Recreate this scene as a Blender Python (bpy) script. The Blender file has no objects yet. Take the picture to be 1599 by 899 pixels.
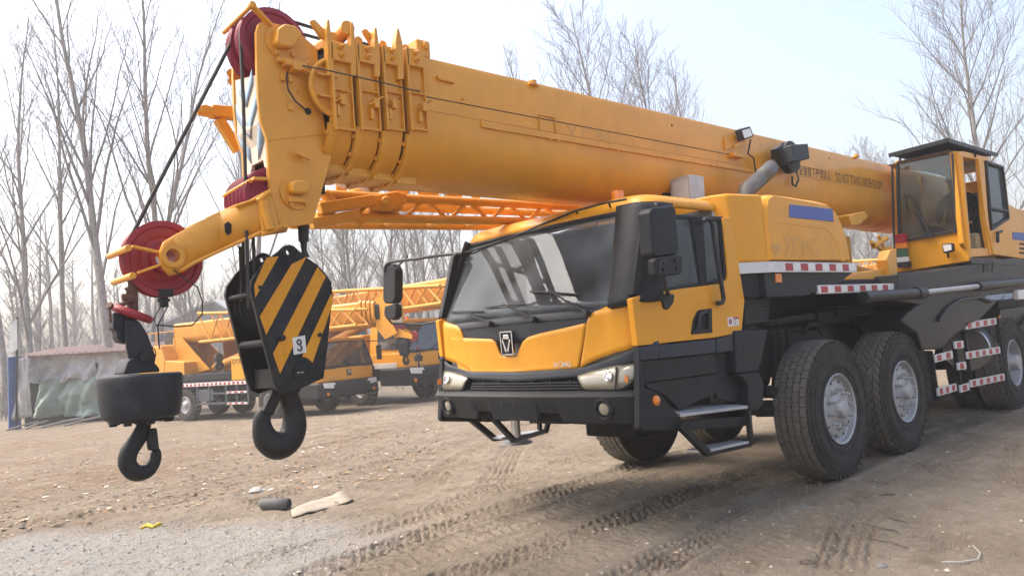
import bpy, bmesh, math, random
import numpy as np
from mathutils import Vector, Matrix, noise as mnoise
random.seed(7); rng = np.random.default_rng(7)
R = math.radians
scene = bpy.context.scene
# ---------------------------------------------------------------- camera
CAMH = 1.4513
YAW, PITCH, ROLL, FPX = 0.7465935, 0.0635562, 0.0768787, 1206.187
_F = Vector((math.sin(YAW)*math.cos(PITCH), math.cos(YAW)*math.cos(PITCH), math.sin(PITCH)))
_R0 = Vector((math.cos(YAW), -math.sin(YAW), 0)); _U0 = _R0.cross(_F)
_R = math.cos(ROLL)*_R0 - math.sin(ROLL)*_U0
_U = math.sin(ROLL)*_R0 + math.cos(ROLL)*_U0
cd = bpy.data.cameras.new('camera'); cam = bpy.data.objects.new('camera', cd)
scene.collection.objects.link(cam); scene.camera = cam
cam.matrix_world = Matrix(((_R.x, _U.x, -_F.x, 0), (_R.y, _U.y, -_F.y, 0), (_R.z, _U.z, -_F.z, CAMH), (0, 0, 0, 1)))
cd.sensor_width = 36; cd.lens = FPX/1599*36; cd.clip_start = 0.05; cd.clip_end = 3000
# ---------------------------------------------------------------- light
SUN_AZ, SUN_EL = R(-38), R(56)           # azimuth from +Y towards +X
world = bpy.data.worlds.new('World'); scene.world = world; world.use_nodes = True
wn = world.node_tree.nodes; wl = world.node_tree.links
sky = wn.new('ShaderNodeTexSky'); sky.sky_type = 'NISHITA'; sky.sun_disc = False
sky.sun_elevation = SUN_EL; sky.sun_rotation = SUN_AZ
sky.air_density = 1.0; sky.dust_density = 7.0; sky.ozone_density = .4
wl.new(sky.outputs[0], wn['Background'].inputs[0]); wn['Background'].inputs[1].default_value = 0.15
sd = bpy.data.lights.new('sun', 'SUN'); sun = bpy.data.objects.new('sun', sd); scene.collection.objects.link(sun)
sd.energy = .65; sd.angle = R(42); sd.color = (1.0, 0.95, 0.87)
_sv = Vector((math.sin(SUN_AZ)*math.cos(SUN_EL), math.cos(SUN_AZ)*math.cos(SUN_EL), math.sin(SUN_EL)))
sun.rotation_euler = _sv.to_track_quat('Z', 'Y').to_euler()
scene.view_settings.view_transform = 'Standard'; scene.view_settings.look = 'None'
scene.view_settings.gamma = 1; scene.view_settings.exposure = 1.6
scene.render.engine = 'CYCLES'
# ---------------------------------------------------------------- measuring: a sight line met with a plane of the place
def W(px, py, x=None, y=None, z=None):
    d = _R*(px-799.5) - _U*(py-449.5) + _F*FPX
    ax, v = (0, x) if x is not None else (1, y) if y is not None else (2, z)
    o = Vector((0, 0, CAMH)); t = (v-o[ax])/d[ax]
    return o + d*t
def WY(y, pts): return [W(a, b, y=y) for a, b in pts]
def PR(P):
    q = Vector(P)-Vector((0, 0, CAMH)); d = q.dot(_F)
    return (799.5+FPX*q.dot(_R)/d, 449.5-FPX*q.dot(_U)/d)
# ---------------------------------------------------------------- mesh helpers
def perp(a):
    a = a.normalized(); r = Vector((0, 0, 1)) if abs(a.z) < .9 else Vector((1, 0, 0))
    u = a.cross(r).normalized(); return u, a.cross(u)
class MB:
    def __init__(s): s.v = []; s.f = []; s.mi = []; s.cur = 0
    def add(s, vs, fs):
        b = len(s.v); s.v += [tuple(v) for v in vs]
        s.f += [tuple(i+b for i in f) for f in fs]; s.mi += [s.cur]*len(fs); return s
    def mat(s, i): s.cur = i; return s
    def prism(s, pts, d):
        n = len(pts); d = Vector(d); pts = [Vector(p) for p in pts]
        return s.add(pts+[p+d for p in pts], [tuple(range(n)), tuple(range(2*n-1, n-1, -1))]+[(i, (i+1) % n, n+(i+1) % n, n+i) for i in range(n)])
    def box(s, a, b):
        x0, y0, z0 = a; x1, y1, z1 = b
        return s.prism([(x0, y0, z0), (x1, y0, z0), (x1, y1, z0), (x0, y1, z0)], (0, 0, z1-z0))
    def obox(s, c, ux, uy, uz):
        c = Vector(c); ux = Vector(ux); uy = Vector(uy); uz = Vector(uz)
        return s.prism([c-ux-uy-uz, c+ux-uy-uz, c+ux+uy-uz, c-ux+uy-uz], 2*uz)
    def bar(s, a, b, w, h, up=(0, 0, 1)):
        a = Vector(a); b = Vector(b); d = b-a; up = Vector(up)
        u = d.cross(up).normalized()*w/2; v = u.cross(d).normalized()*h/2
        return s.prism([a-u-v, a+u-v, a+u+v, a-u+v], d)
    def tube(s, pts, r, n=10, caps=True):
        pts = [Vector(p) for p in pts]; m = len(pts)
        rs = r if isinstance(r, (list, tuple)) else [r]*m
        t0 = (pts[1]-pts[0]).normalized(); u, _ = perp(t0); vs = []
        for i, p in enumerate(pts):
            t = (pts[min(i+1, m-1)]-pts[max(i-1, 0)]).normalized()
            u = (u-t*u.dot(t)).normalized(); w = t.cross(u)
            vs += [p+(u*math.cos(2*math.pi*k/n)+w*math.sin(2*math.pi*k/n))*rs[i] for k in range(n)]
        fs = [(i*n+k, i*n+(k+1) % n, (i+1)*n+(k+1) % n, (i+1)*n+k) for i in range(m-1) for k in range(n)]
        if caps: fs += [tuple(range(n-1, -1, -1)), tuple((m-1)*n+k for k in range(n))]
        return s.add(vs, fs)
    def cyl(s, a, b, r, n=16): return s.tube([a, b], r, n)
    def lathe(s, prof, o, ax, n=32, a0=0, a1=2*math.pi, ref=None):
        o = Vector(o); ax = Vector(ax).normalized()
        if ref is None: u, w = perp(ax)
        else: u = Vector(ref).normalized(); w = ax.cross(u)
        full = abs(a1-a0-2*math.pi) < 1e-6; k = n if full else n+1; vs = []
        for r, h in prof:
            for i in range(k):
                a = a0+(a1-a0)*i/n
                vs.append(o+ax*h+(u*math.cos(a)+w*math.sin(a))*r)
        fs = [(j*k+i, j*k+(i+1) % k, (j+1)*k+(i+1) % k, (j+1)*k+i) for j in range(len(prof)-1) for i in range(n)]
        return s.add(vs, fs)
    def ring(s, c, ax, Rr, r, n=28, m=8):
        prof = [(Rr+r*math.cos(2*math.pi*k/m), r*math.sin(2*math.pi*k/m)) for k in range(m+1)]
        return s.lathe(prof, c, ax, n)
    def hexbolt(s, c, ax, r, h):
        c = Vector(c); ax = Vector(ax).normalized()
        return s.tube([c, c+ax*h], r, 6)
    def grid(s, rows):
        m = len(rows); n = len(rows[0])
        return s.add([p for r in rows for p in r], [(i*n+j, i*n+j+1, (i+1)*n+j+1, (i+1)*n+j) for i in range(m-1) for j in range(n-1)])
    def strut(s, a, b, r, n=8): return s.tube([a, b], r, n, True)
ORI = {}
def build(mb, name, mats, parent=None, bv=0, seg=2, ang=35, solid=0, recalc=True, smooth=True, stuff=False, sub=0):
    mats = mats if isinstance(mats, (list, tuple)) else [mats]
    v = np.array(mb.v, float); c = (v.min(0)+v.max(0))/2
    me = bpy.data.meshes.new(name); me.from_pydata((v-c).tolist(), [], mb.f)
    for m in mats: me.materials.append(m)
    if len(mats) > 1: me.polygons.foreach_set('material_index', mb.mi)
    if recalc:
        bm = bmesh.new(); bm.from_mesh(me); bmesh.ops.recalc_face_normals(bm, faces=bm.faces); bm.to_mesh(me); bm.free()
    me.polygons.foreach_set('use_smooth', [smooth]*len(me.polygons))
    if smooth: me.set_sharp_from_angle(angle=R(ang))
    o = bpy.data.objects.new(name, me); scene.collection.objects.link(o)
    pc = np.array(ORI[parent.name]) if parent else np.zeros(3)
    if parent: o.parent = parent
    o.location = tuple(c-pc); ORI[o.name] = c
    if solid:
        md = o.modifiers.new('solid', 'SOLIDIFY'); md.thickness = abs(solid); md.offset = -1 if solid > 0 else 1
    if sub:
        md = o.modifiers.new('sub', 'SUBSURF'); md.levels = md.render_levels = sub
    if bv:
        md = o.modifiers.new('bevel', 'BEVEL'); md.width = bv; md.segments = seg; md.limit_method = 'ANGLE'; md.angle_limit = R(30)
        md.harden_normals = True; md.use_clamp_overlap = True
    if stuff: o['kind'] = 'stuff'
    return o
def islands(mb):
    n = len(mb.v); par = list(range(n))
    def fd(i):
        while par[i] != i: par[i] = par[par[i]]; i = par[i]
        return i
    for f in mb.f:
        a = fd(f[0])
        for k in f[1:]: par[fd(k)] = a
    return [fd(i) for i in range(n)]
def build_each(mb, name, mats, parent, per=1, **k):
    """every separate piece of mb becomes an object of its own (per = shapes that make one piece)"""
    g = islands(mb); order = []
    for r in g:
        if r not in order: order.append(r)
    out = []
    for i in range(0, len(order), per):
        S_ = set(order[i:i+per]); ids = [j for j in range(len(mb.v)) if g[j] in S_]; mp = {j: q for q, j in enumerate(ids)}
        sub_ = MB(); sub_.add([mb.v[j] for j in ids], [tuple(mp[j] for j in f) for f in mb.f if g[f[0]] in S_]); out.append(build(sub_, name, mats, parent, **k))
    return out
def tag(o, label=None, cat=None, group=None, kind=None):
    for k, v in (('label', label), ('category', cat), ('group', group), ('kind', kind)):
        if v: o[k] = v
    return o
def empty(name, loc=(0, 0, 0), rz=0, local=False):
    o = bpy.data.objects.new(name, None); scene.collection.objects.link(o); o.empty_display_size = .2
    o.location = loc; o.rotation_euler.z = rz
    ORI[o.name] = np.zeros(3) if local else np.array(loc, float); return o
def cp(o, parent=None):
    c = o.copy(); scene.collection.objects.link(c); ORI[c.name] = ORI[o.name]
    if parent is not None: c.parent = parent
    for ch in list(o.children): cp(ch, c)
    return c
def text_mesh(name, body, mat, parent, origin, ux, uy, h, depth=.001, width=None, bold=0.0):
    """Lettering as thin mesh: origin = lower left, ux/uy unit directions, h = cap height."""
    cu = bpy.data.curves.new('t', 'FONT'); cu.body = body; cu.size = 1; cu.extrude = 0; cu.offset = bold
    cu.resolution_u = 2
    t = bpy.data.objects.new('t', cu); scene.collection.objects.link(t)
    dg = bpy.context.evaluated_depsgraph_get(); me = bpy.data.meshes.new_from_object(t.evaluated_get(dg))
    bpy.data.objects.remove(t)
    co = np.array([v.co[:] for v in me.vertices]); fs = [tuple(p.vertices) for p in me.polygons]
    bpy.data.meshes.remove(me)
    if len(co) == 0: return None
    x0, y0 = co[:, 0].min(), co[:, 1].min(); sy = h/(co[:, 1].max()-y0); sx = sy if width is None else width/(co[:, 0].max()-x0)
    ux = Vector(ux).normalized(); uy = Vector(uy).normalized(); nn = ux.cross(uy)
    pts = [Vector(origin)+ux*(c[0]-x0)*sx+uy*(c[1]-y0)*sy+nn*depth for c in co]
    m = MB(); m.add(pts, fs)
    return build(m, name, mat, parent, recalc=False, smooth=False)
# ---------------------------------------------------------------- materials
MT = {}
def mat(name, col, rough=.5, metal=0, var=.15, vscale=3., dirt=0., dcol=(.20, .16, .11), bump=0., bscale=60, coat=0., spec=.5, alpha=None, emit=None, rvar=.12, streak=False, chips=0.):
    m = bpy.data.materials.new(name); m.use_nodes = True; nt = m.node_tree; N = nt.nodes; L = nt.links
    b = N['Principled BSDF']; b.inputs['Roughness'].default_value = rough; b.inputs['Metallic'].default_value = metal
    b.inputs['Coat Weight'].default_value = coat; b.inputs['Coat Roughness'].default_value = .12; b.inputs['Specular IOR Level'].default_value = spec
    tc = N.new('ShaderNodeTexCoord')
    n1 = N.new('ShaderNodeTexNoise'); n1.inputs['Scale'].default_value = vscale; n1.inputs['Detail'].default_value = 6; n1.inputs['Roughness'].default_value = .62
    L.new(tc.outputs['Object'], n1.inputs['Vector'])
    hv = N.new('ShaderNodeMapRange'); hv.inputs[1].default_value = .3; hv.inputs[2].default_value = .7; hv.inputs[3].default_value = 1-var; hv.inputs[4].default_value = 1+var*.6
    L.new(n1.outputs[0], hv.inputs[0])
    mul = N.new('ShaderNodeMix'); mul.data_type = 'RGBA'; mul.blend_type = 'MULTIPLY'; mul.inputs[0].default_value = 1
    mul.inputs[6].default_value = (*col, 1); L.new(hv.outputs[0], mul.inputs[7]); out = mul.outputs[2]
    if dirt:
        n2 = N.new('ShaderNodeTexNoise'); n2.inputs['Scale'].default_value = vscale*2.3; n2.inputs['Detail'].default_value = 8; n2.inputs['Roughness'].default_value = .7
        mp = N.new('ShaderNodeMapping'); mp.inputs['Scale'].default_value = (1, 1, .35 if streak else 1)
        L.new(tc.outputs['Object'], mp.inputs[0]); L.new(mp.outputs[0], n2.inputs['Vector'])
        dr = N.new('ShaderNodeMapRange'); dr.inputs[1].default_value = .5; dr.inputs[2].default_value = .75; dr.inputs[3].default_value = dirt*.15; dr.inputs[4].default_value = dirt
        L.new(n2.outputs[0], dr.inputs[0])
        mx = N.new('ShaderNodeMix'); mx.data_type = 'RGBA'; L.new(dr.outputs[0], mx.inputs[0]); L.new(out, mx.inputs[6]); mx.inputs[7].default_value = (*dcol, 1); out = mx.outputs[2]
        rr = N.new('ShaderNodeMapRange'); rr.inputs[3].default_value = rough; rr.inputs[4].default_value = min(1, rough+.5); L.new(dr.outputs[0], rr.inputs[0])
        L.new(rr.outputs[0], b.inputs['Roughness'])
    elif rvar:
        rr = N.new('ShaderNodeMapRange'); rr.inputs[1].default_value = .3; rr.inputs[2].default_value = .7; rr.inputs[3].default_value = max(.02, rough-rvar); rr.inputs[4].default_value = min(1, rough+rvar)
        L.new(n1.outputs[0], rr.inputs[0]); L.new(rr.outputs[0], b.inputs['Roughness'])
    if chips:
        n4 = N.new('ShaderNodeTexNoise'); n4.inputs['Scale'].default_value = 9; n4.inputs['Detail'].default_value = 11; n4.inputs['Roughness'].default_value = .78; L.new(tc.outputs['Object'], n4.inputs['Vector'])
        cr = N.new('ShaderNodeMapRange'); cr.inputs[1].default_value = .74-.12*chips; cr.inputs[2].default_value = .78-.12*chips; cr.inputs[3].default_value = 0; cr.inputs[4].default_value = .8; L.new(n4.outputs[0], cr.inputs[0])
        mc = N.new('ShaderNodeMix'); mc.data_type = 'RGBA'; L.new(cr.outputs[0], mc.inputs[0]); L.new(out, mc.inputs[6]); mc.inputs[7].default_value = (*[.35*c+.02 for c in dcol], 1); out = mc.outputs[2]
    L.new(out, b.inputs['Base Color'])
    if bump:
        n3 = N.new('ShaderNodeTexNoise'); n3.inputs['Scale'].default_value = bscale; n3.inputs['Detail'].default_value = 5
        L.new(tc.outputs['Object'], n3.inputs['Vector']); bp = N.new('ShaderNodeBump'); bp.inputs['Strength'].default_value = bump; bp.inputs['Distance'].default_value = .01
        L.new(n3.outputs[0], bp.inputs['Height']); L.new(bp.outputs[0], b.inputs['Normal'])
    if emit: b.inputs['Emission Color'].default_value = (*emit[0], 1); b.inputs['Emission Strength'].default_value = emit[1]
    MT[name] = m; return m
def glass(name, tint=(.75, .82, .82), rough=.02, dark=.0, haze=.06, mn=.0):
    m = bpy.data.materials.new(name); m.use_nodes = True; nt = m.node_tree; N = nt.nodes; L = nt.links
    N.remove(N['Principled BSDF']); o = N['Material Output']
    tr = N.new('ShaderNodeBsdfTransparent'); tr.inputs[0].default_value = (*[t*(1-dark) for t in tint], 1)
    gl = N.new('ShaderNodeBsdfGlossy'); gl.inputs['Roughness'].default_value = rough; gl.inputs[0].default_value = (.62, .66, .70, 1)
    df = N.new('ShaderNodeBsdfDiffuse'); df.inputs[0].default_value = (.30, .33, .35, 1)
    fr = N.new('ShaderNodeFresnel'); fr.inputs[0].default_value = 1.46
    m1 = N.new('ShaderNodeMixShader'); ad = N.new('ShaderNodeMath'); ad.inputs[1].default_value = mn; L.new(fr.outputs[0], ad.inputs[0]); L.new(ad.outputs[0], m1.inputs[0]); L.new(tr.outputs[0], m1.inputs[1]); L.new(gl.outputs[0], m1.inputs[2])
    tc = N.new('ShaderNodeTexCoord'); n = N.new('ShaderNodeTexNoise'); n.inputs['Scale'].default_value = 3; n.inputs['Detail'].default_value = 6
    L.new(tc.outputs['Object'], n.inputs['Vector']); mr = N.new('ShaderNodeMapRange'); mr.inputs[1].default_value = .35; mr.inputs[2].default_value = .75; mr.inputs[3].default_value = haze*.3; mr.inputs[4].default_value = haze*1.6
    L.new(n.outputs[0], mr.inputs[0]); m2 = N.new('ShaderNodeMixShader'); L.new(mr.outputs[0], m2.inputs[0]); L.new(m1.outputs[0], m2.inputs[1]); L.new(df.outputs[0], m2.inputs[2])
    L.new(m2.outputs[0], o.inputs[0]); MT[name] = m; return m
STRP = mat('worn_yellow_stripe', (.70, .30, .012), .5, var=.15, vscale=6, dirt=.3, dcol=(.20, .12, .05), chips=.7, spec=.3)
YEL = mat('yellow_paint', (.72, .315, .014), .36, var=.10, vscale=1.6, dirt=.20, chips=.12, dcol=(.40, .23, .07), coat=.12, spec=.3, bump=.02, bscale=25, streak=True)
YEL2 = mat('yellow_paint_faded', (.69, .302, .018), .38, var=.13, vscale=2.2, dirt=.34, dcol=(.36, .21, .08), chips=.22, bump=.05, bscale=7, streak=True, coat=.22, spec=.35)
YELJ = mat('orange_jib_paint', (.66, .315, .022), .45, var=.15, vscale=3, dirt=.3, dcol=(.28, .15, .06))
BLK = mat('black_paint', (.013, .014, .017), .40, var=.25, vscale=4, dirt=.14, dcol=(.10, .09, .075), bump=.04, spec=.22)
BLKP = mat('black_plastic', (.016, .018, .022), .5, var=.2, vscale=5, dirt=.14, dcol=(.11, .10, .09), bump=.05, bscale=200, spec=.22)
GRYP = mat('grey_moulding', (.034, .040, .050), .48, var=.12, vscale=5, dirt=.15, dcol=(.13, .12, .11), bump=.03, bscale=200, spec=.22)
CHAS = mat('chassis_black', (.014, .015, .018), .6, var=.3, vscale=5, dirt=.28, dcol=(.075, .066, .054), bump=.08, spec=.22)
DARK = mat('dark_void', (.010, .010, .011), .8, var=.2)  # near-black for seams and trim, also painted in for shade inside openings
RUB = mat('tyre_rubber', (.036, .034, .032), .85, var=.35, vscale=7, dirt=.8, dcol=(.105, .092, .075), bump=.12, bscale=120, spec=.22)
RUBT = mat('tyre_tread_dusty', (.150, .136, .118), .9, var=.25, vscale=8, dirt=.6, dcol=(.20, .17, .13), bump=.2, bscale=140, spec=.2)
RUBS = mat('rubber_black', (.018, .018, .019), .6, var=.2)
STL = mat('wheel_silver', (.40, .40, .405), .48, metal=.4, var=.12, vscale=6, dirt=.25, dcol=(.25, .22, .18))
STLB = mat('bright_steel', (.60, .61, .62), .28, metal=.9, var=.1, vscale=8, dirt=.15)
GALV = mat('aluminium_tread', (.50, .51, .53), .45, metal=.6, var=.2, vscale=12, dirt=.3, bump=.15, bscale=90)
STRIP = mat('silver_reflective', (.62, .62, .62), .4, metal=.2, var=.08, dirt=.25, dcol=(.35, .32, .28))
WHT = mat('white_reflective', (.72, .71, .68), .45, var=.06, dirt=.2, dcol=(.45, .42, .36))
RED = mat('red_reflective', (.36, .010, .018), .4, var=.12, dirt=.12)
MAG = mat('sheave_magenta', (.25, .014, .040), .5, var=.2, vscale=4, dirt=.18, dcol=(.14, .03, .04))
REDS = mat('sheave_red', (.27, .012, .022), .45, var=.18, vscale=4, dirt=.15, dcol=(.16, .03, .03))
ROPE = mat('steel_rope', (.045, .042, .040), .6, metal=.3, var=.4, vscale=60, bump=.5, bscale=300)
RUST = mat('rusty_steel', (.13, .065, .045), .75, var=.4, vscale=14, dirt=.4, dcol=(.06, .035, .025), bump=.2)
HOOKM = mat('hook_black_iron', (.014, .015, .017), .42, var=.3, vscale=5, dirt=.4, dcol=(.09, .075, .06), chips=.35, bump=.05, bscale=25, spec=.22)
BALLM = mat('ball_blue_black', (.018, .022, .030), .48, var=.35, vscale=5, dirt=.45, dcol=(.10, .09, .08), chips=.3, bump=.06, bscale=18, spec=.22)
BLU = mat('blue_paint', (.055, .10, .34), .5, var=.2, vscale=6, dirt=.2, dcol=(.2, .25, .4))
LBLU = mat('pale_blue_paint', (.26, .38, .50), .5, var=.12, dirt=.15, dcol=(.4, .4, .38))
CREAM = mat('cream_paint', (.66, .58, .46), .5, var=.1, dirt=.2, dcol=(.45, .35, .22))
AMB = mat('amber_lens', (.75, .22, .02), .25, var=.1, coat=.5)
LENS = mat('headlight_lens', (.27, .255, .19), .12, var=.15, vscale=14, metal=.15, coat=.8, rvar=.05)
LENSW = mat('lamp_lens', (.72, .72, .70), .15, var=.1, vscale=20, coat=.8)
CHR = mat('chrome', (.72, .73, .75), .15, metal=1, var=.08, rvar=.05)
MIRR = mat('mirror_glass', (.8, .8, .82), .03, metal=1, var=.02, rvar=0)
INK = mat('black_lettering', (.05, .035, .02), .6, var=.3)
GHOST = mat('yellow_ghost_lettering', (.585, .262, .022), .4, var=.1, coat=.2)
SEAT = mat('seat_fabric', (.10, .10, .105), .85, var=.3)
SEATT = mat('seat_tan', (.36, .27, .15), .8, var=.2)
REDC = mat('red_cloth', (.42, .03, .03), .9, var=.2)
EXH = mat('exhaust_steel', (.13, .125, .115), .55, metal=.2, var=.2, vscale=6, dirt=.3)
PLAS = mat('plastic_cover', (.55, .52, .46), .35, var=.2, vscale=7)
INT = mat('cab_lining', (.50, .49, .46), .8, var=.2)
WIN = glass('window_glass', (.84, .88, .88), haze=.19, mn=.0)
WIND = glass('tinted_glass', (.55, .66, .68), haze=.10, mn=.05)
# ================================================================ the large crane: carrier
YC = 4.357; YS = 3.134; XA1, XA2, XA3, XA4 = 6.738, 8.208, 11.90, 13.25
CRANE = empty('truck_crane', (8.2, YC, 0))
tag(CRANE, 'big yellow truck crane with grey-black cab base, nearest, filling the yard', 'truck crane')
# ---- wheels
def tread_mesh(mb, r, w, kind, o, ay):
    """rubber blocks standing on the carcass; o = outer face centre, ay = +1 inwards along y"""
    rows = 5; n = 46; gap = .009; bw = (w-.05)/rows; dr = .012
    for j in range(rows):
        for i in range(n):
            a0 = 2*math.pi*(i+(.5 if j % 2 else 0))/n; da = 2*math.pi/n
            edge = j in (0, rows-1)
            g = (.045 if edge else .065)*da if kind == 0 else .10*da
            h0 = .025+j*bw+gap/2; h1 = .025+(j+1)*bw-gap/2
            sk = (0 if kind == 0 else .42*da*(1 if j % 2 else -1))
            rr = r-(.008 if edge else 0)
            zz = .12*da if (kind == 0 and not edge) else 0
            vs = []
            for (aa, hh, s_) in ((a0+g, h0, -1), (a0+da-g, h0, -1), (a0+da-g, h1, 1), (a0+g, h1, 1)):
                aa += sk*s_
                for q in (rr-dr-.012, rr):
                    vs.append(Vector((math.cos(aa)*q, hh*ay, math.sin(aa)*q))+o)
            mb.add(vs, [(1, 3, 5, 7), (0, 2, 3, 1), (2, 4, 5, 3), (4, 6, 7, 5), (6, 0, 1, 7)])
            if kind == 0 and not edge:      # half-height bridge that makes the zig-zag rib
                vs = []
                for (aa, hh) in ((a0-g, h0+.012), (a0+g, h0+.012), (a0+g, h1-.012), (a0-g, h1-.012)):
                    vs.append(Vector((math.cos(aa)*(rr-.006), hh*ay, math.sin(aa)*(rr-.006)))+o)
                mb.add(vs, [(0, 1, 2, 3)])
def make_wheel(parent, x, y, s, kind=0, r=.615, w=.34, dish=False, detail=True, nut=10, group=None):
    """s=-1: outer face looks towards -y. y = plane of the outer sidewall."""
    ay = -s; o = Vector((x, y, r-.012)); ax = Vector((0, ay, 0))
    m = MB()
    k = r/.615
    prof = [(.300, .050), (.315, .022), (.345, .012), (.40, .002), (.46, -.004), (.52, .004), (.565, .016), (.575, .014), (.592, .026), (.598, .04), (.598, w-.04), (.592, w-.026), (.565, w-.016), (.46, w+.004), (.34, w-.012), (.30, w-.05)]
    m.lathe([(a*k, b) for a, b in prof], o, ax, 72)
    for rr, hh in ((.375, .000), (.50, -.006), (.545, .006)):
        m.ring(o+ax*hh, ax, rr*k, .004, 64, 6)
    for j in range(44):                     # shoulder notches
        a = 2*math.pi*(j+.5)/44; c = o+Vector((math.cos(a), 0, math.sin(a)))*(.583*k)+ax*.024
        rad = Vector((math.cos(a), 0, math.sin(a))); tan = Vector((-math.sin(a), 0, math.cos(a)))
        m.obox(c, rad*.018, tan*.020, ax*.012)
    tyre = build(m, 'tyre', RUB, parent, ang=40)
    if detail:
        m = MB(); tread_mesh(m, r, w, kind, o, ay); tyre_t = build(m, 'tread', RUBT, tyre, smooth=False)
    m = MB()
    if not dish:
        prof = [(.30, .10), (.302, .03), (.312, .012), (.305, .006), (.292, .016), (.284, .05), (.270, .062), (.256, .060), (.245, .045), (.20, .040), (.145, .040), (.13, .03), (.085, .02), (.080, -.02), (.072, -.035), (.055, -.04), (.0, -.042)]
    else:
        prof = [(.30, .10), (.305, .03), (.312, .012), (.302, .006), (.290, .02), (.278, .13), (.262, .17), (.225, .185), (.16, .165), (.145, .12), (.13, .11), (.105, .02), (.10, -.03), (.085, -.045), (.0, -.047)]
    m.lathe([(a*k, b) for a, b in prof], o, ax, 48)
    rim = build(m, 'rim', STL, parent, ang=30)
    m = MB(); hb = .04 if not dish else .165
    for j in range(nut):
        a = 2*math.pi*(j+.3)/nut; rad = Vector((math.cos(a), 0, math.sin(a))); c = o+rad*(.168 if not dish else .16)*k
        m.tube([c+ax*hb, c+ax*(hb-.022)], .022, 10); m.tube([c+ax*(hb-.022), c+ax*(hb-.050)], .017, 6); m.tube([c+ax*(hb-.05), c+ax*(hb-.072)], .010, 8)
    build_each(m, 'wheel_nut', STLB, rim, per=3)
    m = MB()
    for j in range(10):
        a = 2*math.pi*j/10; rad = Vector((math.cos(a), 0, math.sin(a))); c = o+rad*(.238 if not dish else .215)*k
        m.tube([c+ax*((.0415 if not dish else .183)), c+ax*((.0395 if not dish else .179))], .0125, 10)
    build_each(m, 'dark_vent_disc', DARK, rim)  # flat dark discs on the rim, painted in for the shade inside vent holes
    return tyre
def wheel_thing(nm, x, y, s, **k):
    e = MB().lathe([(.06, .05), (.08, .2), (.08, .3), (.05, .32)], (x, y, .6), (0, -s, 0), 16)
    hub = build(e, nm, CHAS, CRANE); make_wheel(hub, x, y, s, **k); return hub
WH = dict(w=.35)
wheel_thing('wheel', XA1, YS, -1, kind=0, **WH)
wheel_thing('wheel', XA2, YS, -1, kind=1, **WH)
wheel_thing('wheel', XA3, YS-.02, -1, kind=1, dish=True, **WH)
wheel_thing('wheel', XA4, YS-.02, -1, kind=1, dish=True, **WH)
YF = YS+2.446
wheel_thing('wheel', XA1, YF, 1, kind=0, **WH)
wheel_thing('wheel', XA2, YF, 1, kind=1, **WH)
wheel_thing('wheel', XA3, YF, 1, kind=1, dish=True, detail=False, **WH)
wheel_thing('wheel', XA4, YF, 1, kind=1, dish=True, detail=False, **WH)
# inner tyres of the rear pairs
for x in (XA3, XA4):
    for yy, s in ((YS+.36, -1), (YF-.36, 1)):
        m = MB(); m.lathe([(.30, .05), (.46, 0), (.565, .016), (.598, .04), (.598, .28), (.565, .3), (.46, .32), (.30, .27)], (x, yy, .603), (0, -s, 0), 48)
        build(m, 'inner_tyre', RUB, CRANE)
# ---- axles, frame
m = MB()
for x in (XA1, XA2, XA3, XA4):
    m.tube([(x, YS+.25, .60), (x, YF-.25, .60)], .075, 12); m.lathe([(.0, -.2), (.16, -.17), (.2, 0), (.16, .17), (0, .2)], (x, YC, .62), (0, 1, 0), 16)
build_each(m, 'axle', CHAS, CRANE, per=2)
m = MB()
for y in (YC-.46, YC+.34): m.box((4.6, y, .88), (15.2, y+.12, 1.28))
for x in (5.2, 6.1, 7.5, 8.9, 10.0, 11.0, 12.6, 14.6): m.box((x, YC-.34, .92), (x+.14, YC+.34, 1.2))
build_each(m, 'frame_rail', CHAS, CRANE, bv=.01)
# front mass below the cab: radiator, engine, sump
m = MB(); m.box((4.55, YC-.45, .72), (5.9, YC+.45, 1.2)); m.box((5.0, YC-.3, .55), (5.5, YC+.25, .74)); m.tube([(4.5, YC-.7, .8), (4.5, YC+.7, .8)], .06); m.tube([(5.6, YC-.62, .95), (6.5, YC-.62, .9)], .09, 12)
m.box((5.55, YC-.9, 1.12), (5.75, YC+.9, 1.3))
build(m, 'engine_block', CHAS, CRANE, bv=.02)
m = MB()
for y in (YS+.10, YF-.45):          # springs and brackets between wheels
    for x in (XA1, XA2):
        m.tube([(x-.55, y+.32, .82), (x-.2, y+.32, .72), (x, y+.32, .70), (x+.2, y+.32, .72), (x+.55, y+.32, .82)], .045, 8)
        m.tube([(x+.1, y+.4, .62), (x+.22, y+.4, 1.25)], .04, 10)
build_each(m, 'spring', CHAS, CRANE, per=2)
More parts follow.
